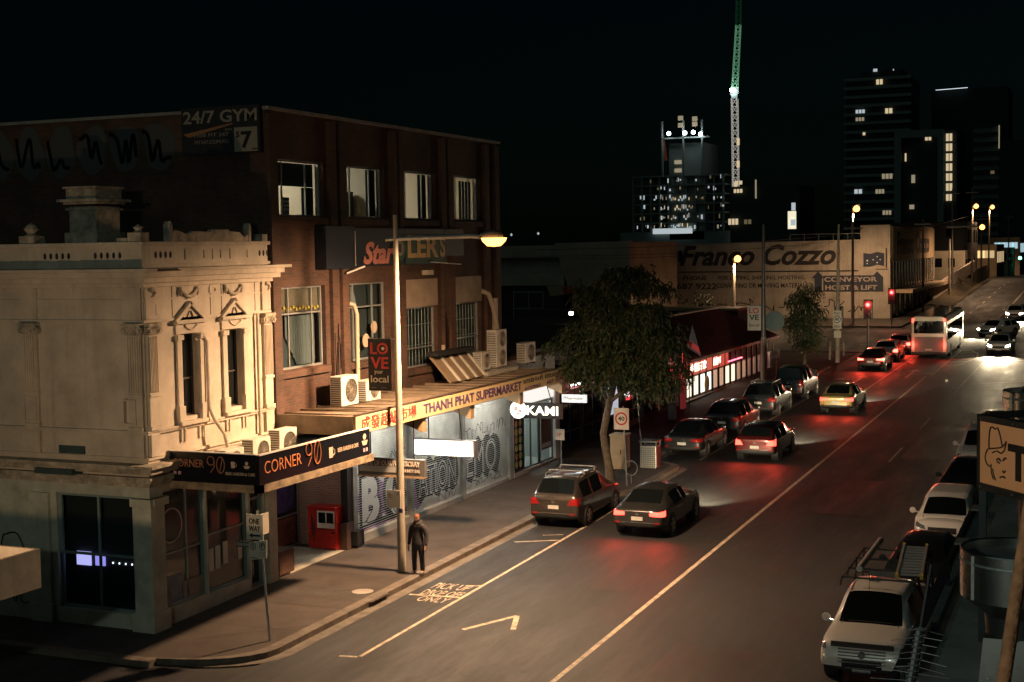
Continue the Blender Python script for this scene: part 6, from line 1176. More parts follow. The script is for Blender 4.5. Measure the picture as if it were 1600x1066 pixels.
skin('trousers', pv((0, 0, .99), (0, 0, .93), (-.1, 0, .8), (-.115, -.02, .5), (-.13, .02, .06), (.1, 0, .8), (.12, 0, .5), (.13, .03, .06)), [(0, 1), (1, 2), (2, 3), (3, 4), (1, 5), (5, 6), (6, 7)], [(.16, .13), (.165, .13), .105, .08, .07, .105, .08, .07], JEANS, pp_)
skin('jacket', pv((0, 0, .76), (0, 0, .9), (0, .01, 1.12), (0, .015, 1.3), (0, .01, 1.42), (0, .01, 1.53), (-.19, .01, 1.4), (-.26, .03, 1.12), (-.265, -.055, .84), (.19, .01, 1.4), (.27, .03, 1.12), (.288, -.065, .84)), [(0, 1), (1, 2), (2, 3), (3, 4), (4, 5), (4, 6), (6, 7), (7, 8), (4, 9), (9, 10), (10, 11)], [(.205, .165), (.2, .155), (.175, .14), (.185, .14), (.155, .115), (.08, .08), .085, .068, .05, .085, .068, .05], CLOTH, pp_)
for sx in (-1, 1): skin('shoe', pv((sx*.13, .05, .05), (sx*.135, -.06, .045), (sx*.14, -.17, .035)), [(0, 1), (1, 2)], [.05, .05, .038], SHOE, pp_)
m = MB(); cx, cy, cz = -18.55, 35.88, pz+1.63
hd = []
for i in range(13):
    ph = math.pi*i/12; zz = math.cos(ph)
    for k in range(20):
        th = 2*math.pi*k/20; rx, ry = .077, .096
        taper = 1-.22*max(0, -zz)**1.2; x = rx*math.sin(ph)*math.cos(th)*taper; y = ry*math.sin(ph)*math.sin(th)*(1-.08*max(0, -zz)); z = .118*zz
        if y < -.05: 
            if abs(x) < .022 and -.04 < z < .03: y -= .02*(1-abs(x)/.022)*(1-abs(z+.012)/.05)
            if abs(abs(x)-.033) < .018 and .0 < z < .035: y += .01
        hd.append((cx+x, cy+y, cz+z))
m.add(hd, [(i*20+k, i*20+(k+1) % 20, (i+1)*20+(k+1) % 20, (i+1)*20+k) for i in range(12) for k in range(20)]); ho = m.build('head', SKINM, pp_, smooth=True)
m = MB()
for sx in (-1, 1): m.lathe([(0, -.02), (.014, -.01), (.018, .01), (0, .02)], (cx+sx*.079, cy+.01, cz-.005), 'z', 8)
m.build('ear', SKINM, ho, smooth=True)
m = MB()
for sx in (-1, 1): m.lathe([(0, -.083), (.008, -.08), (.011, -.074), (0, -.07)], (cx+sx*.031, cy, cz+.016), 'y', 10)
m.build('eye', M('eye_dark', (.03, .025, .02), .2), ho); m = MB(); m.tube([(cx-.024, cy-.079, cz-.056), (cx, cy-.086, cz-.058), (cx+.024, cy-.079, cz-.056)], [.003, .006, .003], 6); m.build('mouth', M('lip', (.3, .1, .09), .5), ho)
m = MB(); hv = []
for i in range(9):
    ph = math.pi*.62*i/8
    for k in range(20):
        th = 2*math.pi*k/20; s_ = math.sin(ph); f = .6 if (math.sin(th) < -.3 and i > 5) else 1
        ph2 = ph*f if f < 1 else ph; hv.append((cx+.087*math.sin(ph2)*math.cos(th), cy+.006+.105*math.sin(ph2)*math.sin(th), cz+.012+.125*math.cos(ph2)))
m.add(hv, [(i*20+k, i*20+(k+1) % 20, (i+1)*20+(k+1) % 20, (i+1)*20+k) for i in range(8) for k in range(20)]); m.build('hair', HAIRM, pp_, smooth=True)
m = MB(); m.tube([(cx+.095*math.cos(a), cy+.04+.085*math.sin(a), pz+1.5+.03*math.sin(a)) for a in [k*math.pi/8 for k in range(17)]], .05, 8); m.build('hood', CLOTH, pp_, smooth=True)
for sx, (wx, wy, wz) in ((-1, (-.265, -.06, .83)), (1, (.29, -.07, .83))):
    palm = [(wx, wy+.01, wz+.06), (wx, wy-.005, wz-.05), (wx, wy-.01, wz-.085)]; V_ = list(palm); E_ = [(0, 1), (1, 2)]; Rr = [(.026, .03), (.018, .038), (.014, .036)]
    for k, (dy, ln) in enumerate(((-.03, .068), (-.01, .078), (.01, .073), (.028, .058))):
        i = len(V_); V_ += [(wx, wy-.01+dy, wz-.095), (wx-sx*.008, wy-.012+dy*1.05, wz-.095-ln*.5), (wx-sx*.022, wy-.012+dy*1.05, wz-.095-ln)]; E_ += [(2, i), (i, i+1), (i+1, i+2)]; Rr += [.009, .0085, .007]
    i = len(V_); V_ += [(wx-sx*.012, wy-.04, wz-.045), (wx-sx*.02, wy-.055, wz-.08), (wx-sx*.024, wy-.056, wz-.105)]; E_ += [(1, i), (i, i+1), (i+1, i+2)]; Rr += [.012, .01, .008]
    skin('hand', pv(*V_), E_, Rr, SKINM, pp_, 1)
# ================================================================ BEYOND THE JUNCTION
WW = M('warehouse_render', (.52, .45, .36), .85, noise=(.35, .4), streak=.4); INK = M('faded_sign_ink', (.035, .03, .028), .8); NAVY = M('painted_navy', (.04, .05, .075), .8)
fb = thing('painted_warehouse', 'long pale warehouse whose blank wall carries big italic painted lettering', 'warehouse', (-33, 152, 2.0))
m = MB(); m.box(-48.4, -24.6, 148, 176, 1.6, 10.05); m.prism([(-48.4, 10.05), (-24.6, 10.05), (-24.6, 10.3), (-40, 10.12)], 'y', 148, 148.4); m.box(-24.6, -21.6, 148.0, 184, 1.6, 11.75); m.build('wall', WW, fb)
text('Franco Cozzo', (-43.9, 148, 7.72), Xa, Za, 16.8, 2.2, INK, fb, bold=.03, shear=.32, ext=.03)
m = MB(); m.box(-44, -24.8, 147.97, 148, 7.02, 7.14); m.build('painted_rule', INK, fb)
text('PHONE', (-43.5, 148, 6.2), Xa, Za, 2.6, .45, INK, fb, bold=.02); text('687 9222', (-44.2, 148, 5.2), Xa, Za, 4.4, .68, INK, fb, bold=.02)
text('FOR LIFTING, SHIFTING, HOISTING,', (-39.6, 148, 6.15), Xa, Za, 9.3, .5, INK, fb, bold=.015); text('CONVEYING OR MOVING MATERIALS', (-39.8, 148, 5.35), Xa, Za, 9.8, .5, INK, fb, bold=.015)
m = MB(); m.prism([(-28.4, 4.95), (-22.3, 4.95), (-22.3, 6.5), (-22.9, 6.5), (-22.9, 6.75), (-21.9, 6.1), (-22.7, 6.6), (-28.4, 6.6)][:3]+[(-22.3, 6.4), (-22.9, 7.0), (-23.3, 6.6), (-28.4, 6.6)], 'y', 147.96, 148); m.build('arrow_panel', NAVY, fb)
m = MB(); m.prism([(-29.6, 6.35), (-28.95, 7.05), (-28.3, 6.35), (-28.55, 6.35), (-28.55, 4.95), (-29.3, 4.95), (-29.3, 6.35)], 'y', 147.95, 148); m.build('tree_emblem', NAVY, fb)
text('CONVEYOR', (-28.3, 147.96, 5.95), Xa, Za, 5.4, .5, WW, fb, bold=.03, ext=.02); text('HOIST & LIFT', (-28.2, 147.96, 5.1), Xa, Za, 5.3, .5, WW, fb, bold=.03, ext=.02)
m = MB(); m.prism([(-24.3, 7.5), (-24.3, 8.9), (-23.6, 8.8), (-22.9, 9.0), (-22.2, 8.85), (-22.2, 7.55), (-22.9, 7.7), (-23.6, 7.5)], 'y', 147.95, 148); m.build('painted_flag', NAVY, fb)
m = MB()
for x, z, r in ((-23.9, 8.1, .1), (-23.9, 7.8, .07), (-22.9, 8.5, .07), (-23.3, 8.2, .07), (-22.6, 8.2, .07), (-22.9, 7.9, .08)): m.lathe([(r, 147.93), (r, 147.95)], (x, 0, z), 'y', 7)
m.build('flag_star', WHITE, fb); m = MB(); m.box(-22.05, -21.95, 147.9, 148, 7.4, 9.4); m.box(-23, -21.8, 147.95, 148, 7.2, 7.25); m.build('flag_staff', INK, fb)
gf = MB(); rr = random.Random(77)
for k in range(9): scribble(gf, (-45+k*2.4, 147.985, 2.6+rr.uniform(0, 1.2)), Xa, Za, 2.0, .8, 80+k, 9, .1)
gf.build('graffiti', INK, fb)
m = MB(); m.box(-46.5, -45.3, 147.95, 148, 7.8, 9.6); m.box(-44.0, -43.6, 147.9, 148, 8.2, 9.4); m.build('window', DGLASS, fb)
m = MB(); m.box(-32, -22.9, 148.5, 148.56, 10.9, 10.95)
for k in range(7): m.box(-32+k*1.5, -31.95+k*1.5, 148.5, 148.56, 10.1, 10.9)
m.build('roof_railing', STEEL, fb)
# corner facade facing the street
PF = M('tan_facade', (.5, .37, .24), .8, noise=(.5, .25)); m = MB(); m.box(-21.6, -21.4, 148.6, 183.5, 8.0, 11.6); m.build('sign_parapet', PF, fb)  # tan base colour with slight noise
m = MB(); text_into(m, 'Franco Cozzo', (-21.4, 151.5, 8.6), Ya, Za, 27, 2.5, bold=.05); m.build('lettering', INK, fb)
m = MB(); m.box(-21.58, -21.45, 148.8, 183.2, 5.2, 7.9); m.build('window', M('dusty_glass', (.10, .085, .06), .25, noise=(.8, .6)), fb); m = MB()
for k in range(17): m.box(-21.5, -21.38, 148.8+k*2.15, 149.0+k*2.15, 5.2, 8.0)
m.build('mullion', WHITE, fb); m = MB(); m.box(-21.6, -19.4, 148.4, 183.8, 4.75, 5.1); m.build('verandah', PF, fb); m = MB()
for k in range(9): m.box(-21.58, -21.48, 149+k*3.9, 151.6+k*3.9, 2.0, 4.7)
m.build('shop_window', DGLASS, fb); m = MB()
for k in range(9): m.box(-21.6, -21.35, 151.7+k*3.9, 152.8+k*3.9, 1.9, 4.72)
m.build('pier', PF, fb)
# pale two storey building on the left with lit windows
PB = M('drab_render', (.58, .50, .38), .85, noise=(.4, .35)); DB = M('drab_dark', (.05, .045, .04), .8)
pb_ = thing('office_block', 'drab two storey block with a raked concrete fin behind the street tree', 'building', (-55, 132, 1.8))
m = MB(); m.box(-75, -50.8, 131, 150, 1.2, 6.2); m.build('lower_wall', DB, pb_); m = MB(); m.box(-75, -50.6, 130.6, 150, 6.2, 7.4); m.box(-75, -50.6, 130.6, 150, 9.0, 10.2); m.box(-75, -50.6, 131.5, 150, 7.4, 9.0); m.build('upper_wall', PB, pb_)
for k in range(5): window(pb_, FY(131.5), -60.6+k*2.0, -58.8+k*2.0, 7.5, 8.9, (-59.7+k*2.0,), (8.2,), ALU, M('lit_pane_%d' % (k in (2, 4)), (.3, .32, .3), .3, emit=((.95, .9, .6), .75) if k in (2, 4) else ((.4, .75, .7), .07)), -.03, .08)
window(pb_, FY(131), -56.3, -53.0, 2.6, 5.6, (-54.6,), (3.9,), ALU, M('green_lit_pane', (.3, .4, .36), .3, emit=((.55, .9, .75), .16)), -.03, .1)
m = MB(); m.prism([(-51.2, 10.4), (-43.4, 10.5), (-43.4, 6.0), (-49.8, 6.0)], 'y', 129.6, 130.4); m.box(-49.6, -43.6, 130.2, 146, 1.5, 10.4); m.build('raked_fin', PB, pb_); m = MB(); m.box(-47.4, -44.6, 130.1, 130.15, 7.4, 8.8); m.build('window', DGLASS, pb_)
m = MB(); m.prism([(-51.6, 5.2), (-49.3, 5.4), (-49.5, 6.2), (-52.0, 6.2)], 'y', 129.4, 129.6); o = m.build('angled_sign', M('angled_sign', (.5, .36, .24), .6)); tag(o, 'slanted orange and pink sign on the drab office block above the green lit window', 'sign'); m = MB(); m.prism([(-50.2, 5.35), (-49.3, 5.45), (-49.5, 6.15), (-50.3, 6.15)], 'y', 129.35, 129.4); m.build('red_panel', SRED, o)
sh_ = thing('roofed_shed', 'low shed with a pale lit roof edge behind the big tree and red roof', 'shed', (-40, 118, 1.6)); m = MB(); m.box(-48, -28.5, 112.5, 116, 1.4, 4.6); m.build('wall', DB, sh_); m = MB(); m.box(-36, -28.4, 112.3, 116.2, 4.6, 4.8); m.build('roof_edge', M('tan_panel', None), sh_); m = MB(); m.box(-33.5, -30, 112.4, 112.5, 3.2, 4.5); m.build('white_panel', WHITE, sh_)
# rooftop mass behind the left shops
rb = thing('rear_warehouse', 'dark flat roofed warehouse behind the shops, under the drab office block', 'building', (-45, 95, 1)); m = MB(); m.box(-60, -27, 76, 108, .8, 4.2); m.box(-60, -28, 60, 75.5, .8, 4.0); m.build('wall', DB, rb)
m = MB(); m.box(-38, -37.7, 99, 99.1, 4.9, 5.15); tag(m.build('security_light', E('security_lamp', (.9, 1, .95), 8)), 'tiny white security lamp on the dark warehouse wall left of the green lit window', 'lamp')
# white parapet, retaining bank and small buildings up the hill
m = MB()
pts = [(-20.2, 172), (-20.0, 180), (-19.6, 188), (-18.9, 196), (-18.3, 203)]
for (x0, y0), (x1, y1), h0, h1 in ((pts[i], pts[i+1], 1.2+.45*i, 1.2+.45*(i+1)) for i in range(4)):
    m.add([(x0, y0, gz(y0)+h0-.9), (x1, y1, gz(y1)+h1-.9), (x1, y1, gz(y1)+h1+.6), (x0, y0, gz(y0)+h0+.6), (x0-.3, y0, gz(y0)+h0-.9), (x1-.3, y1, gz(y1)+h1-.9), (x1-.3, y1, gz(y1)+h1+.6), (x0-.3, y0, gz(y0)+h0+.6)], [(0, 1, 2, 3), (4, 5, 6, 7), (3, 2, 6, 7), (0, 3, 7, 4), (1, 2, 6, 5)])
tag(m.build('white_parapet_wall', M('white_parapet', (.62, .52, .45), .8, noise=(.5, .4))), 'white curved parapet wall climbing beside the far road', 'wall')
m = MB(); vs = []
for y in range(168, 226, 8): vs += [(-23, y, gz(y)+.05), (-20.0+min(1, (y-168)/40)*1.6, y, gz(y)+.3+min(1, (y-168)/40)*1.9), (-18.3, y, gz(y)+.14), (-17.6, y, gz(y)+.1)]
m.add(vs, [(i*4+k, i*4+k+1, i*4+k+5, i*4+k+4) for i in range(7) for k in range(3)]); tag(m.build('embankment', M('dry_bank', (.10, .075, .045), .95, noise=(1, .5))), kind='structure')
rr = random.Random(31)
for i, (x0, x1, y, z0, z1, c, lab) in enumerate(((-30, -19.8, 205, 5.2, 8.6, PB, 'low tan building behind the white parapet wall'), (-34, -20.4, 214, 6, 12.8, DB, 'dark blocky building above the tan one by the far road'), (-24, -18.6, 244, 4, 9.3, PF, 'small lit shopfront row at the crest of the road, left'), (-24, -18.4, 268, 4, 8.6, PB, 'small dim shopfront row at the crest of the road, middle'), (-24, -18.2, 296, 4, 10.5, PF, 'small warm shopfront row farthest along the crest'))):
    t = thing('hill_building', lab, 'building', ((x0+x1)/2, y, z0)); m = MB(); m.box(x0, x1, y, y+16, 3, z1); m.build('wall', c, t); m = MB()
    for k in range(5): m.box(x0+1+k*(x1-x0-1.5)/5, x0+1.9+k*(x1-x0-1.5)/5, y-.05, y, z1-2.2, z1-1.0); m.box(x1, x1+.05, y+1+k*3, y+2.6+k*3, z1-3, z1-1.2)
    m.build('window', [DGLASS, DGLASS, E('hill_window', (1, .75, .4), .5), DGLASS, E('hill_window2', (.6, .9, 1), .6)][i], t)
t = thing('signal_far', 'tiny green traffic signal at the crest of the road', 'traffic light', (-17.0, 280, 4)); t.name = 'traffic_light'; m = MB(); m.tube([(-17.2, 280, 3.5), (-17.2, 280, 8.0)], .08, 6); m.build('pole', BLACK, t); m = MB(); m.lathe([(0, 279.7), (.3, 279.75), (.3, 279.8)], (-17.2, 0, 6.6), 'y', 10); m.build('lens', E('green_signal', (.15, 1, .65), 10), t)
# bare poles and the wires between them
for k, (x, y, h, lab) in enumerate(((-23.9, 139.5, 10.6, 'bare grey pole with a short mast arm before the painted flag'), (-19.6, 158, 10.8, 'dark utility pole standing in front of the corner facade'), (-19.5, 186, 14.0, 'bare pole right of the corner facade, left of two'), (-18.9, 205, 14.0, 'bare pole right of the corner facade, right of two'), (-18.6, 216, 10.2, 'dark timber pole beside the tan building'), (-18.0, 262, 11.5, 'thin pole at the road crest'))):
    t = thing('utility_pole', lab, 'pole', (x, y, gz(y))); m = MB(); m.tube([(x, y, gz(y)), (x, y, gz(y)+h-.5)], [.14, .08], 8); m.build('pole', [GREYM, BARK][k in (1, 4)], t)
    m = MB(); m.box(x-.9, x+.9, y-.05, y+.05, gz(y)+h-1.2, gz(y)+h-1.08); m.build('cross_arm', GREYM, t)
WIRE = M('wire', (.03, .03, .03), .6)
for k, (a, b, s_) in enumerate((((-49, 120, 9.8), (-19.6, 158, 11.6), .5), ((-49, 120, 9.2), (-19.6, 158, 11.2), .7), ((-33.3, 130, 9.5), (-18.9, 205, 13.5), .9), ((-19.6, 158, 12.1), (-18.6, 216, 12.5), .6), ((-52, 126, 9), (-33.3, 130, 9.3), .3), ((-18.6, 216, 12.3), (-18.0, 262, 14), .5))):
    m = MB(); m.tube([tuple(a[i]+(b[i]-a[i])*t_/12-(s_*4*(t_/12)*(1-t_/12) if i == 2 else 0) for i in (0, 1, 2)) for t_ in range(13)], .025, 4); tag(m.build('overhead_wire', WIRE), ['upper overhead wire crossing the painted lettering', 'lower overhead wire crossing the painted lettering', 'long overhead wire running from the warehouse lamp towards the rising road', 'overhead wire beside the corner facade', 'short overhead wire over the drab office block', 'overhead wire over the crest of the far road'][k], 'wire')
# ================================================================ SKYLINE (about half a kilometre away)
TW = M('tower_concrete', (.26, .32, .30), .8); TWD = M('tower_dark', (.035, .05, .05), .8)
WL = [E('tower_window_%d' % i, c, s_) for i, (c, s_) in enumerate((((1, .78, .48), .62), ((1, .82, .55), .26), ((.85, .95, 1), .5), ((1, .75, .4), .1)))]
def tower(label, x0, x1, y, z1, bands, lit, mat=TWD, depth=25, dz=3.0, bandm=TW):
    t = thing('tower_block', label, 'tower', ((x0+x1)/2, y, 2), 0, 'towers on the skyline'); m = MB(); m.box(x0, x1, y, y+depth, 0, z1); m.build('shell', mat, t)
    if bands:
        m = MB(); z = z1-1
        while z > 4: m.box(x0-.6, x1+.6, y-1.2, y+2, z, z+1.0); z -= dz
        m.build('balcony_bands', bandm, t)
    for (x, z, w_, h, c) in lit:
        m = MB(); n = max(1, int(w_/1.0))
        for k in range(n): m.box(x+k*w_/n, x+(k+.78)*w_/n, y-1.35, y-1.28, z, z+h)
        m.build('lit_window', WL[c], t)
    return t
def at(px, py, Y):   # build-time map of the skyline: bearings converted to metres at the distance Y
    d = Vector((math.cos(R(23.3315)), math.sin(R(23.3315)), 0)); f_ = Vector((-math.sin(R(23.3315))*math.cos(R(3.7723)), math.cos(R(23.3315))*math.cos(R(3.7723)), -math.sin(R(3.7723)))); u_ = d.cross(f_); ro = R(-.9224)
    r_ = d*math.cos(ro)+u_*math.sin(ro); u2 = -d*math.sin(ro)+u_*math.cos(ro); v = f_+r_*((px-800)/2205.7)-u2*((py-533)/2205.7); v = v*(Y/v.y); return v.x, v.z+10
def P5(px, py): return at(px, py, 500)
def lits(L): 
    out = []
    for px, py, w_, h, c in L: x, z = P5(px, py+h); out.append((x, z, w_*.2213, h*.245, c))
    return out
tower('tall tower with pale balcony bands and scattered lit windows on the right skyline', -88, -66.5, 500, 66.5, True, lits([(1370, 126, 11, 7, 0), (1338, 173, 15, 5, 2), (1384, 171, 12, 7, 0), (1338, 185, 14, 5, 1), (1349, 208, 5, 4, 0), (1379, 273, 17, 7, 1), (1336, 297, 13, 6, 2), (1369, 297, 14, 6, 1), (1380, 330, 14, 6, 1), (1340, 320, 6, 6, 3)]))
tower('stepped tower top of the pale banded tower with a bright roof lamp', -84, -70, 506, 69.5, False, lits([(1361, 106, 8, 4, 2), (1392, 106, 2, 2, 2)]), depth=12)
tower('framed apartment block with a column of lit stair windows', -70, -50, 490, 46.5, False, lits([(1452, 211, 10, 12, 0), (1421, 244, 3, 11, 0), (1431, 277, 7, 11, 1), (1428, 322, 9, 6, 1)] + [(1484, 214+15.2*k, 10, 10, 0) for k in range(7)]), mat=TWD)
m = MB()
for a, b, c, d_ in ((-70, -54, 44.5, 47), (-70, -67.8, 12, 44.5), (-56, -54, 12, 44.5), (-70, -54, 10, 12)): m.box(a, b, 488, 489.8, c, d_)
tag(m.build('pale_frame', TW), 'pale picture-frame surround on the apartment block left of the lit stair windows', 'facade frame')
tower('dark broad tower behind the framed block with a thin lit roof line', -63, -37, 530, 64, False, [], mat=TWD)
m = MB(); a, b = at(1462, 141, 528), at(1500, 138, 528); c = at(1512, 137, 528); m.tube([(a[0], 528, a[1]), (b[0], 528, b[1]), (c[0], 528, c[1])], .12, 4); tag(m.build('roof_light_strip', E('roof_strip', (.8, .9, 1), 1.2)), 'thin bright strip of light along the dark broad tower roof', 'light')
tower('slim tower with rounded balconies on its right edge', -44, -36, 480, 47.5, True, lits([(1568, 208, 2, 30, 1), (1556, 272, 7, 4, 3)]), mat=TW, bandm=TWD)
tower('plain low tower at the right edge of the skyline', -35, -20, 470, 41, False, [], mat=TWD)
tower('small dark apartment house with a few lit windows right of the crane', -119, -96, 460, 29, False, lits([(1194, 290, 12, 5, 0), (1192, 302, 14, 5, 0), (1223, 290, 3, 25, 1), (1184, 345, 16, 8, 0), (1207, 346, 12, 6, 3)]))
t = thing('lit_stairwell', 'bright lit stairwell block right of the small dark apartment house', 'stairwell', (-107, 440, 15)); 
(x, z), (x2, z2) = at(1231, 358, 440), at(1243, 330, 440); m = MB(); m.box(x, x2, 440, 441, z, z2); m.build('lit_wall', E('stair_wall', (1, .9, .65), .9), t); m = MB(); m.box(x2-1.2, x2, 439.6, 440, z2+.2, z2+2.6); m.box(x2-1.5, x2, 439.6, 440, z+1, z+3); m.build('lamp', WL[2], t)
# construction site
cs_ = thing('construction_site', 'unfinished tower with bright white floodlit floors and a core rising above', 'construction site', (-148, 500, 5))
m = MB(); m.box(-171, -128, 500, 530, 0, 15); m.box(-152, -139, 500, 520, 12, 47)
for z in (18, 21.4, 24.8, 28.2, 31.6, 35): m.box(-166, -131, 499, 528, z, z+.5)
for k in range(11): m.box(-166+k*3.4, -165.4+k*3.4, 499.2, 500, 15, 35)
m.box(-154, -136, 497, 498, 48.5, 49)
for x in (-154, -146, -139): m.box(x, x+.5, 497, 498, 35, 55)
m.build('frame', TW, cs_)
rr = random.Random(9); q = {0: MB(), 1: MB(), 2: MB(), 3: MB()}
for f in range(6):
    for k in range(52):
        x = -165.5+k*.66; pr = (.6 if -155 < x < -144 else .2)*(1 if f < 4 else .5)
        if rr.random() < pr: c = rr.choice((2, 2, 1, 3) if pr < .5 else (2, 2, 0, 1)); z_ = 15.8+f*3.4+rr.uniform(0, 1.2); q[c].box(x, x+rr.uniform(.15, .6), 498.8, 498.9, z_, z_+rr.uniform(.5, 1.6))
q[2].box(-158, -143, 498.6, 498.8, 14.2, 16.2)
for z in (36.5, 39.5): q[1].box(-149.8, -147.2, 499.5, 499.8, z, z+1.4)
for px_, py_ in ((1068, 186), (1068, 197), (1090, 195), (1090, 187)): x, z = P5(px_, py_); q[1].box(x-.9, x+.9, 496, 496.3, z-.8, z+.8)
for c, mb in q.items(): mb.build('lit_floor', WL[c], cs_)
for i, (px_, py_) in enumerate(((1050, 210), (1075, 209), (1088, 208), (1099, 211))):
    x, z = P5(px_, py_); m = MB(); m.lathe([(0, -.8), (.7, -.4), (.7, .4), (0, .8)], (x, 496, z), 'z', 10); tag(m.build('flood_lamp', E('flood_lamp', (.9, .97, 1), 14)), ['white floodlight on the construction tower, far left of four', 'brightest white floodlight on the construction tower, second of four', 'white floodlight on the construction tower, third of four', 'white floodlight on the construction tower, far right of four'][i], 'floodlight', 'floodlights on the construction tower')
# tower crane with a green lit jib
cr_ = thing('tower_crane', 'tall lattice tower crane with a green lit upper section and white lit mast', 'crane', (-126.8, 500, 8))
def lattice(mb, p, q_, w0, w1, n, r):
    p, q_ = Vector(p), Vector(q_); C = []
    for i in range(n+1):
        c = p+(q_-p)*i/n; w_ = (w0+(w1-w0)*i/n)/2; C.append([c+Vector((sx*w_, sy*w_, 0)) for sx, sy in ((-1, -1), (1, -1), (1, 1), (-1, 1))])
    for i in range(n):
        for k in range(4):
            mb.tube([C[i][k], C[i+1][k]], r, 4, False); mb.tube([C[i][k], C[i+1][(k+1) % 4]], r*.7, 4, False); mb.tube([C[i][k], C[i][(k+1) % 4]], r*.6, 4, False)
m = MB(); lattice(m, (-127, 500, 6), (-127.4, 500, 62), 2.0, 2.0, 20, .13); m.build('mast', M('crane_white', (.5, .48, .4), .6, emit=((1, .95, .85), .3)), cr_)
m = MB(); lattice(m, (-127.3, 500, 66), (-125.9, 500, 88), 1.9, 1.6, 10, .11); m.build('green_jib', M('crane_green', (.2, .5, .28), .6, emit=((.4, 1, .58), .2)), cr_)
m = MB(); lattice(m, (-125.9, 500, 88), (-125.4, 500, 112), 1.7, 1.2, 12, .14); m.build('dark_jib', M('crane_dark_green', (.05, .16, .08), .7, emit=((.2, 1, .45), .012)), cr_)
m = MB(); m.box(-128.4, -126.2, 499, 501, 62, 63.4); m.box(-129, -126, 500, 503, 63.4, 66); m.build('cab', TW, cr_)
x, z = P5(1147, 142); m = MB(); m.lathe([(0, -.8), (.9, -.4), (.9, .4), (0, .8)], (x, 497.5, z), 'z', 12); m.build('flood_lamp', E('crane_flood', (.92, .97, 1), 30), cr_)
m = MB()
for px_, py_ in ((1155, 222), (1155, 257), (1147, 315), (1151, 290)): x, z = P5(px_, py_); m.box(x-.5, x+.5, 498.3, 498.6, z-1.2, z+1.2)
m.build('mast_lamp', WL[0], cr_)
m = MB(); a, b = P5(1028, 195), P5(1034, 250); m.tube([(a[0], 505, a[1]), (b[0], 505, b[1])], [.15, .7], 5); tag(m.build('crane_boom', M('red_boom', (.25, .07, .05), .6, emit=((1, .25, .15), .03))), 'thin red crane boom at the left side of the construction tower', 'crane')
for i, (px_, py_, lab) in enumerate(((799, 367, 'tiny distant light just right of the nearest street lamp'), (841, 365, 'tiny distant light farther right of the nearest street lamp'))):
    x, z = at(px_, py_, 420); m = MB(); m.lathe([(0, -.5), (.45, 0), (0, .5)], (x, 420, z), 'z', 8); tag(m.build('distant_lamp', WL[2]), lab, 'lamp')
# ================================================================ RIGHT FOREGROUND: awning, sign, flues
BT = M('gunmetal', (.045, .055, .055), .5, .4, noise=(2, .4)); FLUE = M('stainless_flue', (.55, .54, .5), .28, 1, noise=(1.2, .15)); IRON = M('awning_sheet', (.26, .28, .27), .5, .3, noise=(.9, .5))
ra = thing('near_awning', 'dark corrugated awning roof below the camera with a broad gutter', 'awning', (-1.2, 26, 4.3))
def az(y): return 4.1+.03*(y-18)
m = MB(); N = 60
for k in range(100):
    y = 8+k*.34; z = az(y); m.add([(-2.25, y, z), (-2.25, y+.17, z+.09), (-2.25, y+.34, az(y+.34)), (3, y, z+.35), (3, y+.17, z+.44), (3, y+.34, az(y+.34)+.35)], [(0, 1, 4, 3), (1, 2, 5, 4)])
m.build('corrugated_sheet', IRON, ra)
m = MB(); m.prism([(8, az(8)-.25), (42, az(42)-.25), (42, az(42)+.12), (8, az(8)+.12)], 'x', -2.75, -2.68); m.build('gutter_face', BT, ra)
m = MB(); m.prism([(8, az(8)-.05), (42, az(42)-.05), (42, az(42)+.02), (8, az(8)+.02)], 'x', -2.68, -2.25); m.build('gutter', M('gutter_grey', (.30, .34, .32), .6, .3, noise=(1.5, .5)), ra)
m = MB()
for y, l in ((20.4, 1.1), (26.5, .5), (29.5, .5)): m.box(-2.72, -2.5, y, y+l, az(y)+.12, az(y)+.16)
m.build('gutter_cap', M('grey_frame', None), ra)
m = MB(); m.prism([(18.6, az(18.6)+.3), (24, az(24)+.3), (24, az(24)+.36), (18.6, az(18.6)+.36)], 'x', -2.62, -2.5); m.tube([(-2.56, 24, az(24)+.36), (-2.56, 24, az(24))], .03); m.tube([(-2.56, 18.7, az(18.7)+.33), (-2.56, 18.7, az(18.7))], .03); m.build('pipe_rail', BT, ra)
# taco sign, turned towards the traffic
sd_ = Vector((-math.sin(R(39)), math.cos(R(39)), 0)); A0 = Vector((-1.8, 20.9, 6.57)); RT = -sd_
ts = thing('shop_sign', 'orange tan sign board with a line drawn hatted face and big dark letters', 'sign', tuple(A0))
nn = RT.cross(Za)
def brd(mb, u0, u1, z0, z1, d0, d1):
    vs = [tuple(A0+RT*u+Za*z+nn*d) for z in (z0, z1) for d in (d0, d1) for u in (u0, u1)]; mb.add(vs, [(0, 2, 3, 1), (4, 5, 7, 6), (0, 1, 5, 4), (2, 6, 7, 3), (0, 4, 6, 2), (1, 3, 7, 5)])
m = MB(); brd(m, .0, 3.2, 0, .88, -.06, 0); m.build('panel', M('tan_orange_board', (.62, .31, .13), .5, noise=(1.2, .12), emit=((1, .42, .16), .13)), ts)  # faint glow added to the board colour to brighten it
m = MB(); brd(m, -.02, 3.22, .88, .97, -.1, .03); brd(m, -.02, 3.22, -.1, 0, -.1, .03); brd(m, -.04, -.0, -.1, .97, -.1, .03); m.build('frame', BT, ts); m = MB()
for u in (.06, .8, 1.6, 2.4, 3.1):
    for z in (.92, -.05): p = A0+RT*u+Za*z+nn*.03; m.tube([p, p+nn*.012], .016, 6)
m.build('bolt', STEEL, ts)
INK2 = M('sign_brown_ink', (.035, .028, .024), .6); m = MB()
def drw(pts, r=.011): m.tube([A0+RT*u+Za*v+nn*.005 for u, v in pts], r, 5)
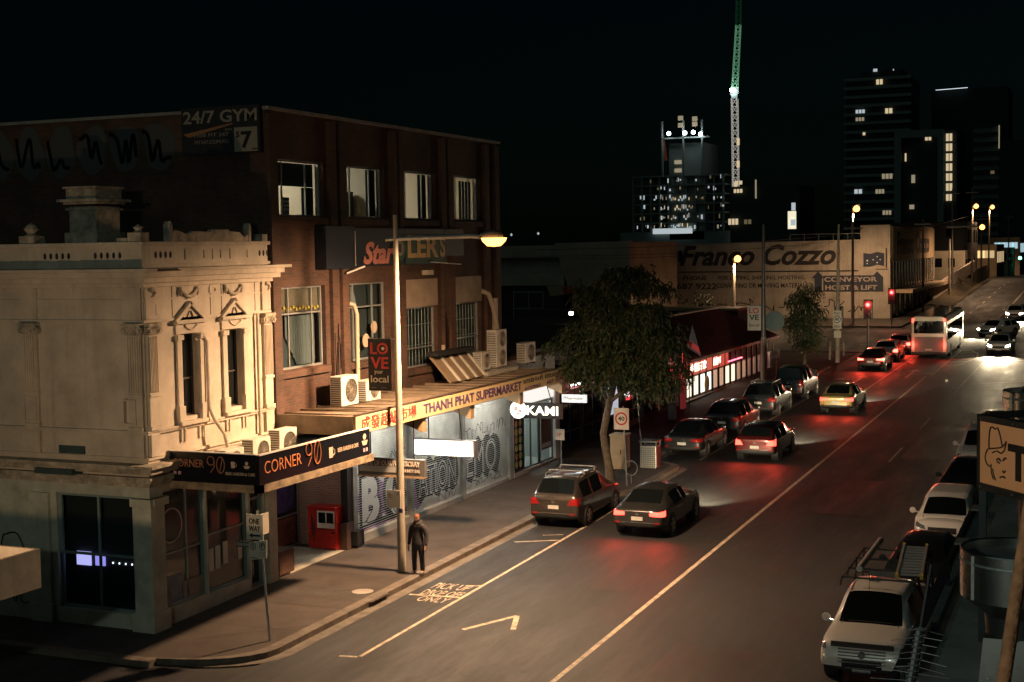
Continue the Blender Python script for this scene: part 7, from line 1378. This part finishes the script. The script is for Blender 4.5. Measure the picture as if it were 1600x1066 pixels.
def sm(pts, n=6):
    o = []
    for i in range(len(pts)-1):
        p0, p1, p2, p3 = pts[max(i-1, 0)], pts[i], pts[i+1], pts[min(i+2, len(pts)-1)]
        for k in range(n): u = k/n; o.append(tuple(.5*(2*b+(c-a)*u+(2*a-5*b+4*c-d)*u*u+(3*b-a-3*c+d)*u**3) for a, b, c, d in zip(p0, p1, p2, p3)))
    return o+[pts[-1]]
drw(sm([(.22, .52), (.22, .66), (.25, .8), (.31, .82), (.36, .8), (.42, .82), (.48, .72), (.53, .58)])); drw(sm([(.15, .44), (.2, .5), (.35, .53), (.52, .57), (.62, .66)])); drw(sm([(.15, .44), (.13, .36), (.18, .28), (.26, .26)])); drw(sm([(.3, .46), (.4, .5), (.5, .48), (.58, .54), (.62, .66)]))
drw(sm([(.27, .3), (.28, .18), (.33, .09)])); drw(sm([(.31, .24), (.33, .16), (.38, .08)])); drw(sm([(.4, .37), (.44, .4), (.5, .37)]), .013); drw(sm([(.55, .38), (.58, .42), (.62, .42)]), .013); drw(sm([(.41, .35), (.47, .34)]), .012); drw(sm([(.54, .24), (.57, .22), (.6, .25)]), .013); drw(sm([(.48, .14), (.54, .16), (.6, .15)]), .013); m.build('face_drawing', INK2, ts)
text('Tacos', A0+RT*.66+Za*.14+nn*.0, RT, Za, 1.75, .5, INK2, ts, bold=.035)
m = MB()
for u in (.05, 2.6): p = A0+RT*u; m.box(p.x-.05, p.x+.05, p.y+.1, p.y+.2, 4.2, 6.6)
brd(m, .1, 3.0, .95, 1.0, -.9, -.84); brd(m, .0, .06, .9, 1.0, -.9, -.1); m.build('support', BT, ts)
def flue(label, x, y, zb, ztop, rad, nk):
    t = thing('exhaust_flue', label, 'flue', (x, y, zb)); m = MB(); m.lathe([(rad, ztop-rad*.82), (rad, ztop), (rad*.985, ztop+.012), (rad*.96, ztop), (rad*.96, ztop-rad*.7), (rad*.3, ztop-rad*.62), (0, ztop-rad*.55)], (x, y, 0), n=40); m.build('cowl', FLUE, t, smooth=30); m = MB(); m.lathe([(rad, ztop-rad*.2), (rad+.006, ztop-rad*.19), (rad+.006, ztop-rad*.16), (rad, ztop-rad*.15)], (x, y, 0), n=40); m.box(x-rad*.72-.012, x-rad*.72+.012, y-rad*.71-.004, y-rad*.69, ztop-rad*.8, ztop-.01); m.build('seam_band', STEEL, t)
    m = MB(); m.lathe([(rad*.99, ztop-rad*.82), (rad*.58, ztop-rad*1.15), (rad*.55, ztop-rad*1.6)], (x, y, 0), n=32); m.build('collar', M('flue_dark', (.10, .1, .095), .4, .8), t, smooth=30)
    if nk: m = MB(); a = rad*.55; b = rad*.62; z1, z0 = ztop-rad*1.5, ztop-rad*2.3; m.add([(x-a, y-a, z1), (x+a, y-a, z1), (x+a, y+a, z1), (x-a, y+a, z1), (x-b, y-b, z0), (x+b, y-b, z0), (x+b, y+b, z0), (x-b, y+b, z0)], [(0, 1, 2, 3), (0, 1, 5, 4), (1, 2, 6, 5), (2, 3, 7, 6), (3, 0, 4, 7)]); m.build('hopper', FLUE, t); m = MB(); m.box(x-b, x+b, y-b, y+b, zb, z0-.02); m.build('duct', BT, t, bevel=.01)
    else: m = MB(); m.lathe([(rad*.55, zb), (rad*.55, ztop-rad*1.5)], (x, y, 0), n=24); m.build('duct', BT, t, smooth=30)
    return t
flue('big open topped stainless exhaust flue nearest the camera over the corrugated awning', -.75, 12.35, 4.3, 7.42, .47, True)
flue('round stainless exhaust flue rising behind the tan orange sign', -1.12, 23.2, 4.6, 7.66, .55, False)
t = thing('rusty_brace', 'out of focus rusty steel brace slanting up at the lower right corner', 'brace', (-.2, 3.1, 8.9)); m = MB(); m.tube([(-.283, 3.03, 8.55), (-.149, 3.18, 9.6), (-.06, 3.28, 10.4)], .015, 12); m.build('tube', M('rust', (.22, .09, .035), .9, noise=(18, .6), bump=(60, .4)), t, smooth=True)
t = thing('bird_spike_strut', 'dark strut bristling with bird deterrent spikes at the bottom right', 'bird spikes', (-.53, 4.05, 8.7))
m = MB(); m.tube([(-.56, 3.99, 8.55), (-.51, 4.08, 8.9)], .012, 8); m.tube([(-.51, 4.08, 8.9), (-.495, 4.2, 9.06)], .005, 6); m.build('strut', BLACK, t); m = MB(); rr = random.Random(6)
for k in range(13):
    f = k/12; x, y, z = -.545+.035*f, 4.02+.06*f, 8.66+.24*f
    for sg in (-1, 1): m.tube([(x, y, z), (x+sg*rr.uniform(.09, .17)*(1-.5*f), y+rr.uniform(-.03, .03), z-.01+rr.uniform(-.015, .01))], .0011, 4)
m.build('spikes', GREYM, t); m = MB()
for k in range(16): f = k/15; m.lathe([(0, -.008), (.018, 0), (0, .008)], (-.545+.035*f, 4.02+.06*f, 8.66+.24*f), 'z', 8)
m.build('clip', GREYM, t)

nb = thing('near_building', 'rendered parapet and wall of the building the view is taken from, below the frame', 'building', (2.5, 0, 0))
m = MB(); m.box(-.6, 6, -3, 4.3, 0, 8.4); m.build('wall', BRICKD, nb); m = MB(); m.box(-.72, 6.1, -3.1, 4.42, 8.4, 8.58); m.build('coping', CONC, nb)
m = MB(); m.box(-.12, 6, 3.1, 3.5, 10.3, 10.5); m.box(.6, .8, 3.2, 3.4, 8.58, 10.3); m.build('canopy_frame', BT, nb)
